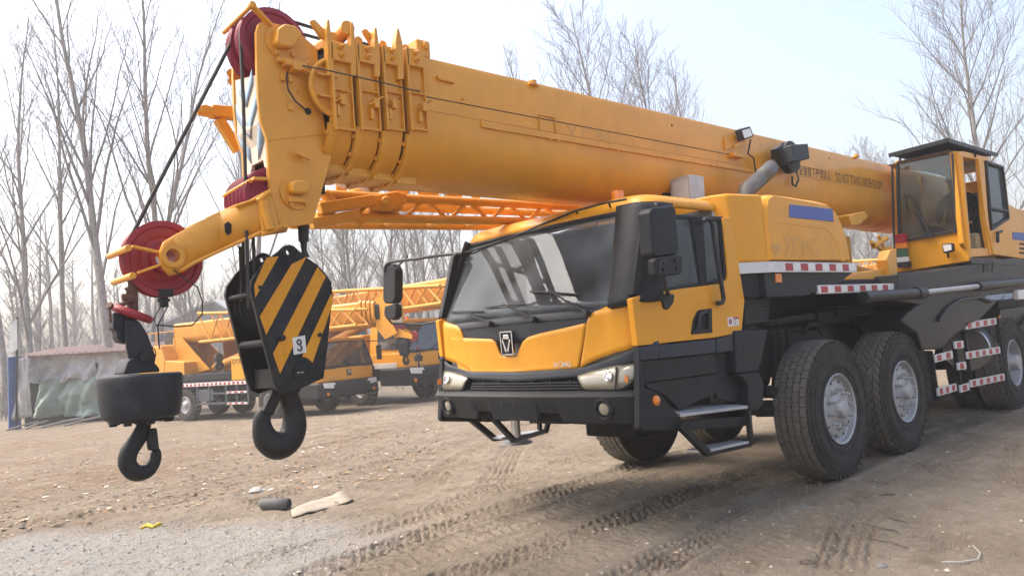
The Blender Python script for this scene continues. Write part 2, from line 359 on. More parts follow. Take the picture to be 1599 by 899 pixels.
# ---- cab shell as a surface: u along the plan outline, z up
YK = YC+.012
ZL = np.array([.78, .98, 1.06, 1.20, 1.36, 1.60, 1.80, 2.00, 2.20, 2.32, 2.40])
XFv = np.array([4.06, 4.03, 4.02, 4.06, 4.065, 4.06, 4.16, 4.26, 4.355, 4.41, 4.46])
HWv = np.array([1.135, 1.14, 1.145, 1.15, 1.15, 1.15, 1.14, 1.125, 1.10, 1.085, 1.06])-.038
BULGE = .045; HF = .86
def S(u, z, off=0.):
    def base(u, z):
        xf = float(np.interp(z, ZL, XFv)); hw = float(np.interp(z, ZL, HWv)); sg = -1 if u < 0 else 1; a = abs(u)
        if a <= 1: y = a*HF; return Vector((xf+BULGE*(a**2), YK+sg*y, z))
        if a <= 2:
            t = (a-1)*math.pi/2; rx = .26; ry = hw-HF
            x0 = xf+BULGE; e = .72
            return Vector((x0+rx*(1-abs(math.cos(t))**e), YK+sg*(HF+ry*abs(math.sin(t))**e), z))
        t = a-2; return Vector((xf+BULGE+.26+t*(5.33-(xf+BULGE+.26)), YK+sg*hw, z))
    p = base(u, z)
    if off:
        e = 1e-3; du = base(u+e, z)-base(u-e, z); dz = base(u, z+e)-base(u, z-e)
        n = du.cross(dz); n.normalize()
        c = Vector((5.0, YK, z)); 
        if n.dot(p-c) < 0: n = -n
        p = p+n*off
    return p
def SU(px, py, u=0., z=1.4, ):
    """(u,z) of the cab surface seen at a picture point"""
    for _ in range(40):
        p = PR(S(u, z)); ex, ey = px-p[0], py-p[1]
        if abs(ex)+abs(ey) < .05: break
        e = 1e-3; a = PR(S(u+e, z)); b = PR(S(u, z+e))
        J = np.array([[(a[0]-p[0])/e, (b[0]-p[0])/e], [(a[1]-p[1])/e, (b[1]-p[1])/e]])
        d = np.linalg.solve(J+1e-6*np.eye(2), [ex, ey]); u += float(np.clip(d[0], -.3, .3)); z += float(np.clip(d[1], -.2, .2)); u = max(-2.98, min(1.9, u))
    return u, z
def resample(pts, n):
    p = np.array(pts, float); q = p*np.array([.8, 1.]); d = np.r_[0, np.cumsum(np.hypot(*np.diff(q, axis=0).T))]
    s = np.linspace(0, d[-1], n); return np.c_[np.interp(s, d, p[:, 0]), np.interp(s, d, p[:, 1])]
def panel(name, top, bot, material, parent, off=0., n=28, nz=6, th=.02, uz=False, curve=0):
    if not uz:
        top = [SU(*p, u=(-.2 if p[0] < 930 else -1.5 if p[0] < 1000 else -2.3), z=1.4) for p in top]; bot = [SU(*p, u=(-.2 if p[0] < 930 else -1.5 if p[0] < 1000 else -2.3), z=1.2) for p in bot]
    if bot[0][0] < bot[-1][0]: bot = bot[::-1]; top = top[::-1]
    A = resample(bot, n); B = resample(top, n); mb = MB(); rows = []
    for k in range(nz+1):
        t = k/nz; rows.append([S(*(A[i]*(1-t)+B[i]*t), off=off+curve*4*t*(1-t)) for i in range(n)])
    mb.grid(rows)
    return build(mb, name, material, parent, recalc=False, solid=-th if False else th, bv=0)
CAB = MB()
# floor and back wall, lining of the cab
CAB.box((4.3, YC-1.03, 1.10), (5.30, YC+1.03, 1.16)); CAB.box((5.27, YC-1.03, 1.10), (5.31, YC+.28, 2.34)); CAB.box((5.27, YC+.56, 1.10), (5.31, YC+1.03, 2.34)); CAB.box((5.27, YC+.28, 1.10), (5.31, YC+.56, 1.66)); CAB.box((5.27, YC+.28, 2.20), (5.31, YC+.56, 2.34))
cab = build(CAB, 'carrier_cab', INT, CRANE)
# interior
m = MB(); m.prism([(4.15, YC-.98, 1.50), (4.55, YC-.98, 1.50), (4.62, YC-.98, 1.40), (4.62, YC-.98, 1.16), (4.15, YC-.98, 1.16)], (0, 1.96, 0)); build(m, 'dashboard', INT, cab, bv=.02)
for y in (YC-.62, YC+.62):
    m = MB(); m.prism([(4.78, y-.24, 1.42), (5.18, y-.24, 1.44), (5.18, y-.24, 1.30), (4.76, y-.24, 1.30)], (0, .48, 0)); m.prism([(5.02, y-.23, 1.44), (5.16, y-.23, 1.44), (5.26, y-.2, 2.0), (5.16, y-.2, 2.02)], (0, .44, 0)); build(m, 'seat', SEAT if y < YC else PLAS, cab, bv=.03)
m = MB(); c0 = Vector((4.62, YC-.6, 1.58)); m.ring(c0, Vector((.5, 0, .85)), .20, .014, 32, 6)
for a in (0, 2.1, 4.2):
    u_, w_ = perp(Vector((.5, 0, .85))); m.tube([c0, c0+(u_*math.cos(a)+w_*math.sin(a))*.2], .012, 6)
m.tube([c0, c0+Vector((-.12, 0, -.28))], .03); build(m, 'steering_wheel', SEAT, cab)
m = MB(); rows = []
for i in range(9):
    rows.append([Vector((5.255-.02*math.sin(i*1.1+j*.7), YC-.9+j*.1, 2.08-.1*i*(.7+.3*math.sin(j*.9)) if i else 2.1)) for j in range(9)])
m.grid(rows); build(m, 'curtain', REDC, cab, solid=.004)
m = MB(); m.box((4.40, YC-1.0, 2.0), (4.405, YC-.3, 2.16)); m.box((4.40, YC+.3, 2.0), (4.405, YC+1.0, 2.16)); build_each(m, 'sun_visor', INT, cab)
# ---- roof
m = MB(); rows = []
for k, (zz, ins) in enumerate(((2.315, .0), (2.352, -.012), (2.392, .02), (2.42, .09), (2.435, .22))):
    row = []
    for i in range(61):
        u = 2.96-5.92*i/60; p = S(u, min(zz, 2.36), off=.012)
        c = Vector((4.9, YC, p.z)); d = (c-p); d.z = 0
        p = p+d.normalized()*ins; p.z = zz; row.append(p)
    rows.append(row)
m.grid(rows); last = rows[-1]; m.add(last, [tuple(range(len(last)))])
roof = build(m, 'roof', YEL, cab, solid=.03, ang=50, recalc=False)
# ---- front panels
yf_top = [(706, 527), (740, 528), (768, 529), (775, 534), (780, 548), (784, 556), (808, 555.5), (813, 545), (818, 533), (826, 526), (845, 520), (880, 512.5), (916, 504)]
yf_bot = [(718, 584), (750, 583.5), (787, 582), (820, 581), (850, 579.5), (880, 578), (903, 576.5)]
fp = panel('front_panel', yf_top, yf_bot, YEL, cab, off=.012, n=60, nz=10)
cp_top = [(917.5, 504), (921, 494), (930, 486), (945, 481), (960, 475.5), (985, 466)]
cp_bot = [(907, 575), (920, 567), (935, 560), (960, 551), (980, 546), (993, 541.5)]
panel('corner_panel', cp_top, cp_bot, YEL, cab, off=.012, n=30, nz=8)
ucn = SU(917.5, 504)[0]
uL0 = SU(706, 527)[0]
# far corner panel: mirror of the near one
A = [SU(*p, u=-1.2) for p in cp_top]; B = [SU(*p, u=-1.2) for p in cp_bot]
panel('corner_panel', [(-u, z) for u, z in A], [(-u, z) for u, z in B], YEL, cab, off=.012, n=30, nz=8, uz=True)
# cowl under the windscreen
zc = [(u, 1.612-.012*abs(u)) for u in np.linspace(-1.12, 1.12, 30)]
panel('cowl', zc, [(u, 1.40) for u in np.linspace(-1.0, 1.0, 30)], GRYP, cab, off=0., n=40, nz=4, uz=True)
panel('cowl_seam', [(u, z-.052) for u, z in zc[3:-3]], [(u, z-.058) for u, z in zc[3:-3]], DARK, cab, off=.004, n=40, nz=1, uz=True, th=.003)
# dark moulding that sweeps up at the corners
us = list(np.linspace(-1.95, 1.95, 60))
def mzt(u): return float(np.interp(abs(u), [0, .70, .95, 1.25, 1.5, 2.0], [1.180, 1.192, 1.235, 1.285, 1.322, 1.355]))
def mzb(u): return float(np.interp(abs(u), [0, .70, .95, 1.25, 1.5, 2.0], [1.108, 1.132, 1.186, 1.208, 1.225, 1.24]))
panel('moulding', [(u, mzt(u)) for u in us], [(u, mzb(u)) for u in us], GRYP, cab, off=.018, n=80, nz=3, uz=True)
panel('front_lower', [(u, 1.19) for u in us], [(u, 1.0) for u in us], BLKP, cab, off=-.03, n=60, nz=2, uz=True)
# grille with its slats
m = MB(); gr = None
for k in range(3):
    z0 = 1.052+k*.020; rows = [[S(u, z0, off=.0) for u in np.linspace(-.78, .66, 24)], [S(u, z0+.009, off=.012) for u in np.linspace(-.78, .66, 24)]]
    mm = MB().grid(rows); s_ = build(mm, 'grille_slat', BLKP, cab, solid=.012, recalc=False)
for u in (-.62, -.40, -.18, .04, .26, .48):
    mm = MB(); mm.bar(S(u, 1.045, .004), S(u, 1.115, .004), .012, .02, (1, 0, 0)); build(mm, 'grille_bar', BLKP, cab)
# bumper
bz = [(.82, .02), (.825, .05), (.97, .075), (1.012, .075), (1.034, .05), (1.046, .01), (1.05, -.02)]
m = MB(); rows = []
UB = list(np.linspace(1.95, -1.66, 110))
for z, o_ in bz: rows.append([S(u, z, off=o_) for u in UB])
# stepped lower edge: two recesses
def lowz(u): return .885 if (.36 < u < .56 or -.52 < u < -.26) else .82
rows = [[Vector((p.x, p.y, p.z+(lowz(UB[i])-.82)*max(0, 1-(z_-.82)/.16))) for i, p in enumerate(r)] for r, (z_, _) in zip(rows, bz)]
m.grid(rows); bump = build(m, 'bumper', BLKP, CRANE, solid=.03, recalc=False, ang=45)
m = MB()
for u in (-.03, .14):
    c = S(u, .965, .072); m.tube([c, c+Vector((-.008, 0, 0))], .014, 8)
build_each(m, 'bumper_bolt', DARK, bump)
def lamp_at(name, px, py, r, parent, zoff=.06, u0=-1.2):
    u, z = SU(px, py, u=u0, z=.98); return u, z
for sg in (-1, 1):
    u0, z0 = SU(953, 634, u=-1.2, z=.95); u0 *= -sg
    c = S(u0, z0, .066); n_ = (S(u0, z0, .2)-c).normalized()
    m = MB(); m.lathe([(.075, -.02), (.075, .022), (.066, .026), (.058, .012), (.052, .0)], c, n_, 24); fl = build(m, 'fog_lamp', BLKP, bump)
    m = MB(); m.lathe([(.044, .008), (.038, .018), (.02, .024), (0, .026)], c, n_, 20); build(m, 'fog_lens', LENS, fl)
m = MB(); m.box((4.16, YC-.95, .80), (4.32, YC+.95, 1.03)); build(m, 'bumper_backing', CHAS, bump)  # dark backing added to stop light showing through the bumper recesses
# headlights
hl_top = [(905, 588), (925, 581), (950, 575), (965, 572), (985, 569), (993, 569)]
hl_bot = [(913, 605), (920, 607), (945, 607), (965, 606), (980, 603), (990, 595)]
A = [SU(*p, u=-1.2, z=1.15) for p in hl_top]; B = [SU(*p, u=-1.2, z=1.1) for p in hl_bot]
for sg in (1, -1):
    tp = [(u*sg, z) for u, z in A]; bt = [(u*sg, z) for u, z in B]
    hlb = panel('headlight', [(u*1.0+.0, z+.012) for u, z in tp], [(u, z-.012) for u, z in bt], BLKP, cab, off=.020, n=24, nz=4, uz=True, th=.05)
    panel('headlight_lens', tp, bt, LENS, hlb, off=.028, n=24, nz=4, uz=True, th=.012, curve=.008)
    ua = tp[0][0]; um = ua+(tp[-1][0]-ua)*.60
    zm = (tp[2][1]+bt[2][1])/2
    c = S(ua+(tp[-1][0]-ua)*.44, zm+.003, .046); n_ = (S(ua+(tp[-1][0]-ua)*.44, zm, .2)-c).normalized()
    m = MB(); m.lathe([(.034, -.004), (.034, .010), (.028, .012), (.024, .004), (0, .010)], c, n_, 20); build(m, 'projector', CHR, hlb)
    m = MB(); m.bar(S(um, zm-.062, .052), S(um, zm+.066, .052), .010, .010, (1, 0, 0)); build(m, 'divider', BLKP, hlb)
    m = MB(); c = S(ua+(tp[-1][0]-ua)*.8, zm-.012, .050); c2 = S(ua+(tp[-1][0]-ua)*.86, zm-.012, .05)
    m.bar(c, c2, .03, .045); build(m, 'turn_signal', AMB, hlb)
# badge
m = MB(); ul, zl = SU(797, 535, u=0, z=1.42)
c = S(ul, zl, .032); n_ = (S(ul, zl, .2)-c).normalized(); ey = Vector((0, -1, 0)); ey = (ey-n_*ey.dot(n_)).normalized(); ez = n_.cross(ey); ez = ez if ez.z > 0 else -ez
q = lambda a, b, d=0.: c+ey*a+ez*b+n_*d
w_, h_ = .066, .088
bdg = MB().prism([q(-w_, -h_, -.018), q(w_, -h_, -.018), q(w_, h_, -.018), q(-w_, h_, -.018)], n_*.018); bdg = build(bdg, 'badge', BLKP, cab, bv=.006)
m = MB()
for a, b in (((-w_, -h_), (w_, -h_)), ((w_, -h_), (w_, h_)), ((w_, h_), (-w_, h_)), ((-w_, h_), (-w_, -h_))): m.bar(q(*a, .004), q(*b, .004), .010, .012, n_)
build(m, 'badge_rim', CHR, bdg)
m = MB()
m.prism([q(-.028, .066), q(.028, .066), q(.040, .030), q(-.040, .030)], n_*.014)
m.prism([q(-.052, .026), q(-.036, .026), q(-.004, -.052), q(-.004, -.068), q(-.020, -.066)], n_*.014)
m.prism([q(.052, .026), q(.036, .026), q(.004, -.052), q(.004, -.068), q(.020, -.066)], n_*.014)
build(m, 'emblem', CHR, bdg, bv=.003)
u1, z1 = SU(869, 573, u=-.4, z=1.3); u2, z2 = SU(897, 571, u=-.5, z=1.3)
p1 = S(u1, z1, .034); p2 = S(u2, z1-.002, .034)
text_mesh('lettering', 'XCMG', CHR, cab, p1, (p2-p1), (0, 0, 1), .040, .004, (p2-p1).length, .02)
# ---- windscreen
uw = list(np.linspace(-.97, .97, 40))
def wz0(u): return 1.612-.012*abs(u)
def wz1(u): return 2.30-.006*abs(u)
ws = panel('windscreen', [(u*(.98 if u < 0 else 1.30), wz1(u)) for u in uw], [(u*(1.15 if u < 0 else 1.48), wz0(u)) for u in uw], WIN, cab, off=0., n=50, nz=10, uz=True, th=.006)
for sg in (1, -1):
    A = [(-1.10, wz0(1)-.01), (-1.06, 1.8), (-1.0, 2.0), (-.93, 2.32)] if sg < 0 else [(1.42, wz0(1)-.01), (1.38, 1.8), (1.32, 2.0), (1.24, 2.32)]; B = [(sg*1.98, 1.62), (sg*1.97, 1.8), (sg*1.97, 2.0), (sg*1.95, 2.32)]
    panel('pillar', A, B, BLKP, cab, off=.012, n=24, nz=14, uz=True, th=.05)
panel('screen_frame', [(u, 2.325) for u in us], [(u, 2.285) for u in us], BLKP, cab, off=.010, n=60, nz=2, uz=True, th=.03)
# wipers
def wiper(pv, el, b0, b1):
    P0 = S(*SU(*pv, u=0, z=1.62), .03); E = S(*SU(*el, u=0, z=1.7), .03); A_ = S(*SU(*b0, u=0, z=1.7), .014); B_ = S(*SU(*b1, u=0, z=1.7), .014)
    w = MB(); w.tube([P0+Vector((.02, 0, -.01)), P0+Vector((-.03, 0, 0))], .024, 10); w.bar(P0, (P0+E)/2+Vector((-.015, 0, 0)), .022, .014); w.bar((P0+E)/2+Vector((-.015, 0, 0)), E, .014, .010)
    o_ = build(w, 'wiper', RUBS, cab, bv=.003)
    k = MB(); k.tube([A_, A_*.5+B_*.5+Vector((-.008, 0, .004)), B_], .007, 6); build(k, 'wiper_blade', RUBS, o_)
wiper((770, 504), (727, 487), (705, 488), (757, 487)); wiper((838, 497), (790, 477), (760, 481), (820, 476)); wiper((920, 487), (862, 456), (830, 456), (905, 461))
# ---- doors, both sides (near one measured, far one mirrored)
YD = YC-1.10
def side(pts, y=YD): return WY(y, pts)
def lin(a, b, n=10): return [tuple(np.array(a)*(1-t)+np.array(b)*t) for t in np.linspace(0, 1, n)]
def side_part(name, outline, th, material, parent, bv=.008, y=YD, both=True, holes=None):
    pts = side(outline, y); res = []
    for sg in ((1, -1) if both else (1,)):
        pp = [p.copy() for p in pts]
        if sg < 0:
            for p in pp: p.y = 2*YK-.06-p.y
        mm = MB(); mm.prism(pp, (0, th*sg, 0)); res.append(build(mm, name, material, parent, bv=bv))
    return res
# lower door skin
dl = side_part('door', [(987, 466), (1000, 461), (1060, 451), (1128, 442.5), (1136, 436), (1137, 425), (1129, 340), (1141, 338), (1152, 400), (1163, 470), (1159, 515), (1147, 521), (1118, 527), (996, 540)], .05, YEL, cab, y=YD-.012)
# upper window frame (black) ring: pillars and head
side_part('window_post', [(1004, 338), (1010, 332), (1018, 333), (1000, 452), (992, 459), (988, 460)], .05, BLKP, cab, y=YD)
side_part('window_head', [(1010, 333), (1131, 338), (1131, 346), (1080, 342), (1018, 339)], .05, BLKP, cab, y=YD+.004)
side_part('window_mid_post', [(1080, 342), (1098, 342), (1104, 440), (1095, 443.5)], .05, BLKP, cab, y=YD+.002)
side_part('window_rear_post', [(1126, 342), (1130, 342), (1137, 424), (1135, 433), (1131, 436)], .045, BLKP, cab, y=YD+.003)
side_part('window_sill', [(994, 458), (1100, 440), (1134, 434), (1136, 438), (1098, 446), (1000, 463)], .04, BLKP, cab, y=YD+.006)
side_part('door_window', [(1016, 338), (1082, 341), (1097, 441), (999, 456)], .006, WIN, cab, bv=0, y=YD+.020)
side_part('quarter_window', [(1098, 342), (1128, 343), (1135, 432), (1104, 440)], .006, WIND, cab, bv=0, y=YD+.021)
m = MB(); q_ = side([(1101, 346), (1106, 345), (1118, 344), (1126, 346), (1133, 428), (1110, 436)], YD+.045); m.prism(q_, (0, .01, 0)); build(m, 'pillar_lining', INT, cab)
# grey band and black step well
side_part('door_band', [(996, 542), (1118, 529), (1118, 551), (1001, 563)], .05, GRYP, cab, y=YD-.016)
side_part('rear_band', [(1119, 528.5), (1148, 521), (1150, 548), (1119, 551)], .05, GRYP, cab, y=YD-.012)
side_part('door_lower', [(1001, 563), (1118, 551), (1120, 582), (1007, 598)], .04, BLKP, cab, y=YD+.01)
side_part('sill_panel', [(1007, 598), (1120, 582), (1122, 612), (1062, 640), (1040, 617), (1010, 606)], .04, BLKP, cab, y=YD+.03)
side_part('step_riser', [(1120, 552), (1150, 548), (1158, 600), (1150, 628), (1120, 622)], .04, BLKP, cab, y=YD+.04)
side_part('lower_corner', [(998, 546), (1008, 606), (1030, 614), (1066, 655), (1066, 672), (1003, 672), (999, 668)], .05, BLKP, bump, y=YD-.02)
side_part('rear_guard', [(1147, 516), (1200, 514), (1190, 560), (1184, 580), (1150, 583)], .10, BLKP, cab, y=YD-.03, bv=.012)
side_part('rear_guard_lower', [(1150, 584), (1186, 581), (1194, 600), (1192, 632), (1184, 640), (1170, 640), (1168, 600), (1160, 590)], .10, BLKP, cab, y=YD-.04, bv=.012)
side_part('step_frame', [(1062, 655), (1170, 650), (1172, 664), (1066, 672)], .06, BLKP, bump, y=YD-.005)
for sg in (1, -1):
    def mir(p): return Vector((p.x, p.y if sg > 0 else 2*YK-p.y, p.z))
    a = W(1062, 646, y=YD-.06); b = W(1168, 633, y=YD-.06)
    mm = MB(); mm.prism([mir(a), mir(b), mir(b+Vector((0, .24, .02))), mir(a+Vector((.10, .24, .02)))], (0, 0, -.022)); build(mm, 'step', GALV, bump, bv=.004)
    a = W(1100, 703, y=YD-.05); b = W(1170, 688, y=YD-.05)
    mm = MB(); mm.prism([mir(a), mir(b), mir(b+Vector((0, .16, .0))), mir(a+Vector((0, .16, .0)))], (0, 0, -.02)); build(mm, 'step', GALV, bump, bv=.004)
    mm = MB()
    t0 = W(1060, 662, y=YD-.04); t1 = W(1102, 705, y=YD-.04); t2 = W(1172, 690, y=YD-.04); t3 = W(1168, 640, y=YD-.04)
    mm.bar(mir(t0), mir(t1+Vector((.015, 0, -.012))), .05, .045, (0, 1, 0)); mm.bar(mir(t1+Vector((0, 0, -.012))), mir(t2+Vector((0, 0, -.012))), .04, .018, (0, 1, 0)); mm.bar(mir(t2+Vector((0, 0, -.018))), mir(t3), .035, .035, (0, 1, 0))
    build(mm, 'step_bracket', BLK, bump)
    # marker lamp
    c = mir(W(1024, 625, y=YD-.022)); mm = MB(); mm.lathe([(.036, -.012), (.034, .012), (.022, .022), (0, .025)], c, (0, -sg, 0), 18); build(mm, 'marker_lamp', AMB, bump)
# door handle recess
m = MB(); hp = side([(1080, 522), (1083, 500), (1090, 485), (1096, 483), (1112, 481), (1113, 519)], YD-.020); m.prism(hp, (0, .03, 0)); hd = build(m, 'door_handle', BLKP, dl[0], bv=.006)
m = MB(); m.tube(side([(1090, 513), (1093, 492), (1101, 486), (1107, 492), (1108, 513)], YD-.036), [.012, .016, .018, .017, .012], 8); build(m, 'handle_grip', RUBS, hd)
m = MB(); m.prism(side([(1094, 514), (1096, 494), (1103, 491), (1105, 514)], YD-.0215), (0, .001, 0)); build(m, 'handle_pocket', DARK, hd)
# grab handle
m = MB(); m.tube(side([(1099, 346), (1101, 342), (1107, 342), (1112, 350), (1119, 400), (1126, 440), (1130, 466), (1128, 472), (1121, 474)], YD-.065), .017, 10); m.tube([W(1099, 346, y=YD-.065), W(1099, 347, y=YD+.01)], .015, 8); m.tube([W(1122, 473, y=YD-.065), W(1122, 473, y=YD)], .018, 8); build(m, 'grab_handle', RUBS, cab)
# door sticker
m = MB(); m.prism(side([(1136, 495.5), (1153.5, 494), (1154, 508), (1137, 509.5)], YD-.0135), (0, .0012, 0)); st = build(m, 'sticker', WHT, dl[0])
m = MB(); m.prism(side([(1145, 495), (1153.5, 494.3), (1153.6, 497.5), (1145, 498)], YD-.0142), (0, .0005, 0)); c = W(1140.5, 502, y=YD-.0142); m.ring(c, (0, 1, 0), .018, .004, 16, 4); m.bar(c+Vector((-.012, 0, .012)), c+Vector((.012, 0, -.012)), .004, .005); build(m, 'sticker_print', RED, st)
m = MB()
for k in range(4):
    a = W(1145.5, 500+k*2.2, y=YD-.0142); b = W(1152.5 if k % 2 else 1149.5, 499.5+k*2.2, y=YD-.0142); m.bar(a, b, .0006, .004)
build(m, 'sticker_text', INK, st)
# mirrors
ym = YD-.22
m = MB(); m.prism(WY(ym, [(1015, 330), (1020, 324), (1050, 320), (1056, 324), (1062, 390), (1058, 398), (1025, 402), (1020, 396)]), (.0, .11, 0)); mr = build(m, 'mirror', BLKP, cab, bv=.022, seg=3)
g = WY(ym, [(1022, 332), (1052, 328), (1057, 388), (1027, 393)]); m = MB(); m.prism([p+Vector((.0, .1105, 0)) for p in g], (0, .002, 0)); build(m, 'mirror_glass', MIRR, mr)
m = MB(); m.prism(WY(ym-.02, [(1022, 406), (1026, 402), (1062, 397), (1067, 401), (1067, 424), (1063, 428), (1030, 433), (1024, 429)]), (0, .06, 0)); mw = build(m, 'wide_mirror', BLKP, cab, bv=.014, seg=3)
m = MB()
for (px, py, r) in ((1035, 409, .016), (1055, 407, .016), (1036, 421, .014), (1056, 419, .014)): c = W(px, py, y=ym-.021); m.tube([c, c+Vector((0, -.012, 0))], r, 8)
m.bar(W(1031, 407, y=ym-.024), W(1030, 426, y=ym-.024), .012, .02, (0, 1, 0)); build_each(m, 'back_rib', RUBS, mw)
m = MB(); m.tube([W(1024, 316, y=YD-.02), W(1024, 322, y=ym+.03), W(1030, 400, y=ym+.03), W(1036, 430, y=ym+.0), W(1039, 446, y=ym+.02), W(1044, 460, y=YD-.03)], .013, 8); build(m, 'mirror_arm', RUBS, cab)
m = MB(); m.prism(WY(YD-.03, [(1033, 462), (1037, 458), (1054, 459), (1053, 472), (1045, 483), (1039, 482)]), (0, .06, 0)); build(m, 'mirror_bracket', RUBS, cab, bv=.01)
# far side mirror on a long arm
yf_ = YC+1.30; XM = 4.30
m = MB(); pts = [W(806, 354.5+40, x=4.42)]
pts = [W(722, 396, x=4.36), W(690, 398, x=4.33), W(650, 404, x=4.3), W(622, 407, x=4.28), W(607, 410, x=4.26), W(602, 415, x=4.26), W(601, 425, x=4.26)]
m.tube(pts, .015, 8); m.tube([W(637, 400, x=4.29), W(618, 420, x=4.27)], .008, 6); build(m, 'mirror_arm', RUBS, cab)
m = MB(); m.prism([W(*p, x=4.26) for p in [(598, 415), (603, 411), (613, 413), (617, 422), (617, 466), (613, 474), (600, 474), (597, 468)]], (.10, 0, 0)); build(m, 'mirror', BLKP, cab, bv=.02, seg=3)
m = MB(); m.prism([W(*p, x=4.26) for p in [(600, 478), (614, 474), (618, 480), (618, 494), (613, 500), (602, 498), (599, 490)]], (.08, 0, 0)); build(m, 'wide_mirror', BLKP, cab, bv=.014, seg=3)
m = MB(); m.tube([W(605, 496, x=4.3), W(612, 505, x=4.32), W(660, 506, x=4.36), W(694, 500, x=4.4)], .011, 6); build(m, 'mirror_arm', RUBS, cab)
# rail along the roof edge
rail = [(722, 396), (760, 384), (800, 370), (850, 349), (900, 329), (940, 318), (978, 311)]
m = MB(); m.tube([W(a, b, x=4.40) for a, b in rail], .009, 6)
for a, b in ((800, 370), (850, 349), (900, 329), (950, 316)):
    m.tube([W(a, b, x=4.40), W(a+4, b+9, x=4.46)], .008, 6)
build(m, 'roof_rail', RUBS, cab)
# beacons
for px, py, r in ((965, 311, .048), (767, 369, .042)):
    c = W(px, py, x=4.62); m = MB(); m.lathe([(r+.006, -.045), (r+.006, -.02), (r, -.018), (r*.98, .05), (r*.9, .062), (0, .066)], c, (0, 0, 1), 20); bc = build(m, 'beacon', AMB, cab)
    m = MB(); m.lathe([(r+.012, -.07), (r+.012, -.035), (r*.5, -.035)], c, (0, 0, 1), 16); build(m, 'beacon_base', RUBS, bc)
c = W(992, 312, x=4.65); m = MB(); m.lathe([(.035, -.03), (.03, .005), (.015, .02), (0, .024)], c, (0, 0, 1), 14); build(m, 'antenna_base', CREAM, cab)
# tow frame and front jack
m = MB(); zt = .84; xt = 4.35
pa = W(770, 653, x=xt); pb = W(803, 688, x=xt); pc_ = W(853, 672, x=xt); pd = W(857, 656, x=xt)
m.bar(pa, pb, .035, .045, (1, 0, 0)); m.bar(pb, pc_, .035, .035, (1, 0, 0)); m.bar(pc_, pd, .03, .03, (1, 0, 0)); m.bar(W(830, 655, x=xt), W(888, 656, x=xt), .05, .05, (1, 0, 0)); build(m, 'tow_frame', BLK, CRANE)
c = W(807, 690, x=4.72); ctop = Vector((c.x, c.y, .95)); m = MB(); m.tube([ctop, c], .042, 16); jk = build(m, 'front_jack', STLB, CRANE)
m = MB(); m.lathe([(.0, .03), (.05, .03), (.13, .006), (.145, -.008), (.13, -.014), (0, -.014)], c, (0, 0, 1), 28); build(m, 'jack_foot', GALV, jk)
# ---- engine hood behind the cab
YH = YS+.02
hood_out = [(1146, 300), (1168, 300.5), (1193, 302), (1240, 306), (1275, 311), (1296, 318), (1309, 332), (1318, 352), (1326, 380), (1331, 409), (1160, 413)]
hp = WY(YH, hood_out); m = MB()
hp2 = [p.copy() for p in hp]
# chamfered plan at its front: front face stands further back from the near side
x0 = W(1193, 302, y=YH).x; base = [(p.x, p.z) for p in hp]
prof = [(W(1196, 302, y=YH).x, 2.455)]+[(p.x, p.z) for p in hp[3:10]]
zb = W(1207, 409, y=YH).z; xfr = W(1200, 409, y=YH).x
sidep = [(xfr, zb), (xfr+.01, 2.32), (xfr+.05, 2.42), (xfr+.14, 2.465)]+[(p.x, p.z) for p in hp[3:10]]
n = len(sidep); vs = []
for k, (yy, sc) in enumerate(((YH+.02, 0), (YH, .0), (YH, 0.))): pass
lay = [(YH+.05, .05), (YH+.012, .012), (YH, 0)]
cx = np.mean([a for a, b in sidep]); cz = np.mean([b for a, b in sidep])
def inset(pts, d):
    out = []
    for a, b in pts:
        L_ = math.hypot(a-cx, b-cz); k = (L_-d)/L_; out.append((cx+(a-cx)*k, max(zb, cz+(b-cz)*k)))
    return out
rows = []
rows.append([Vector((a, YC+.2, b)) for a, b in inset(sidep, -.02)])
rows.append([Vector((a, YH+.16, b)) for a, b in inset(sidep, -.0)])
rows.append([Vector((a, YH+.06, b)) for a, b in inset(sidep, .004)])
rows.append([Vector((a, YH+.02, b)) for a, b in inset(sidep, .02)])
rows.append([Vector((a, YH, b)) for a, b in inset(sidep, .05)])
rows = [r+[r[0]] for r in rows]
m.grid(rows); last = rows[-1][:-1]; m.add(last, [tuple(range(len(last)))])
# front oblique cheek
f0 = W(1146, 300, y=YH+.62)
xa = xfr-.42
m.prism([Vector((xfr+.03, YH+.012, zb)), Vector((xa+.06, YH+.10, zb)), Vector((xa, YH+.22, zb)), Vector((xa, YC+.2, zb)), Vector((xfr+.1, YC+.2, zb))], (0, 0, 2.455-zb))
hood = build(m, 'engine_hood', YEL, CRANE, bv=.025, seg=3, ang=50)
m = MB(); m.prism([p+Vector((0, 0, 0)) for p in WY(YH-.003, [(1212, 347), (1222, 340), (1290, 350), (1308, 366), (1320, 402), (1322, 408), (1314, 408), (1306, 380), (1292, 359), (1222, 349)])], (0, .03, 0)); build(m, 'hood_crease', YEL, hood, bv=.008)
m = MB(); m.prism(WY(YH-.006, [(1233.5, 319), (1300.5, 326.5), (1302, 346), (1233, 339)]), (0, .02, 0)); build(m, 'blue_panel', BLU, hood, bv=.002)
p1 = W(1204, 402, y=YH-.001); p2 = W(1279, 402, y=YH-.001)
text_mesh('ghost_lettering', 'XCMG', GHOST, hood, W(1225, 401, y=YH-.001), (1, 0, 0), (0, 0, 1), .17, .001, (W(1279, 401, y=YH).x-W(1225, 401, y=YH).x))
m = MB(); m.prism(WY(YH-.002, [(1205, 380), (1220, 381), (1218, 392), (1212, 399), (1206, 392)]), (0, .01, 0)); build(m, 'ghost_emblem', GHOST, hood)
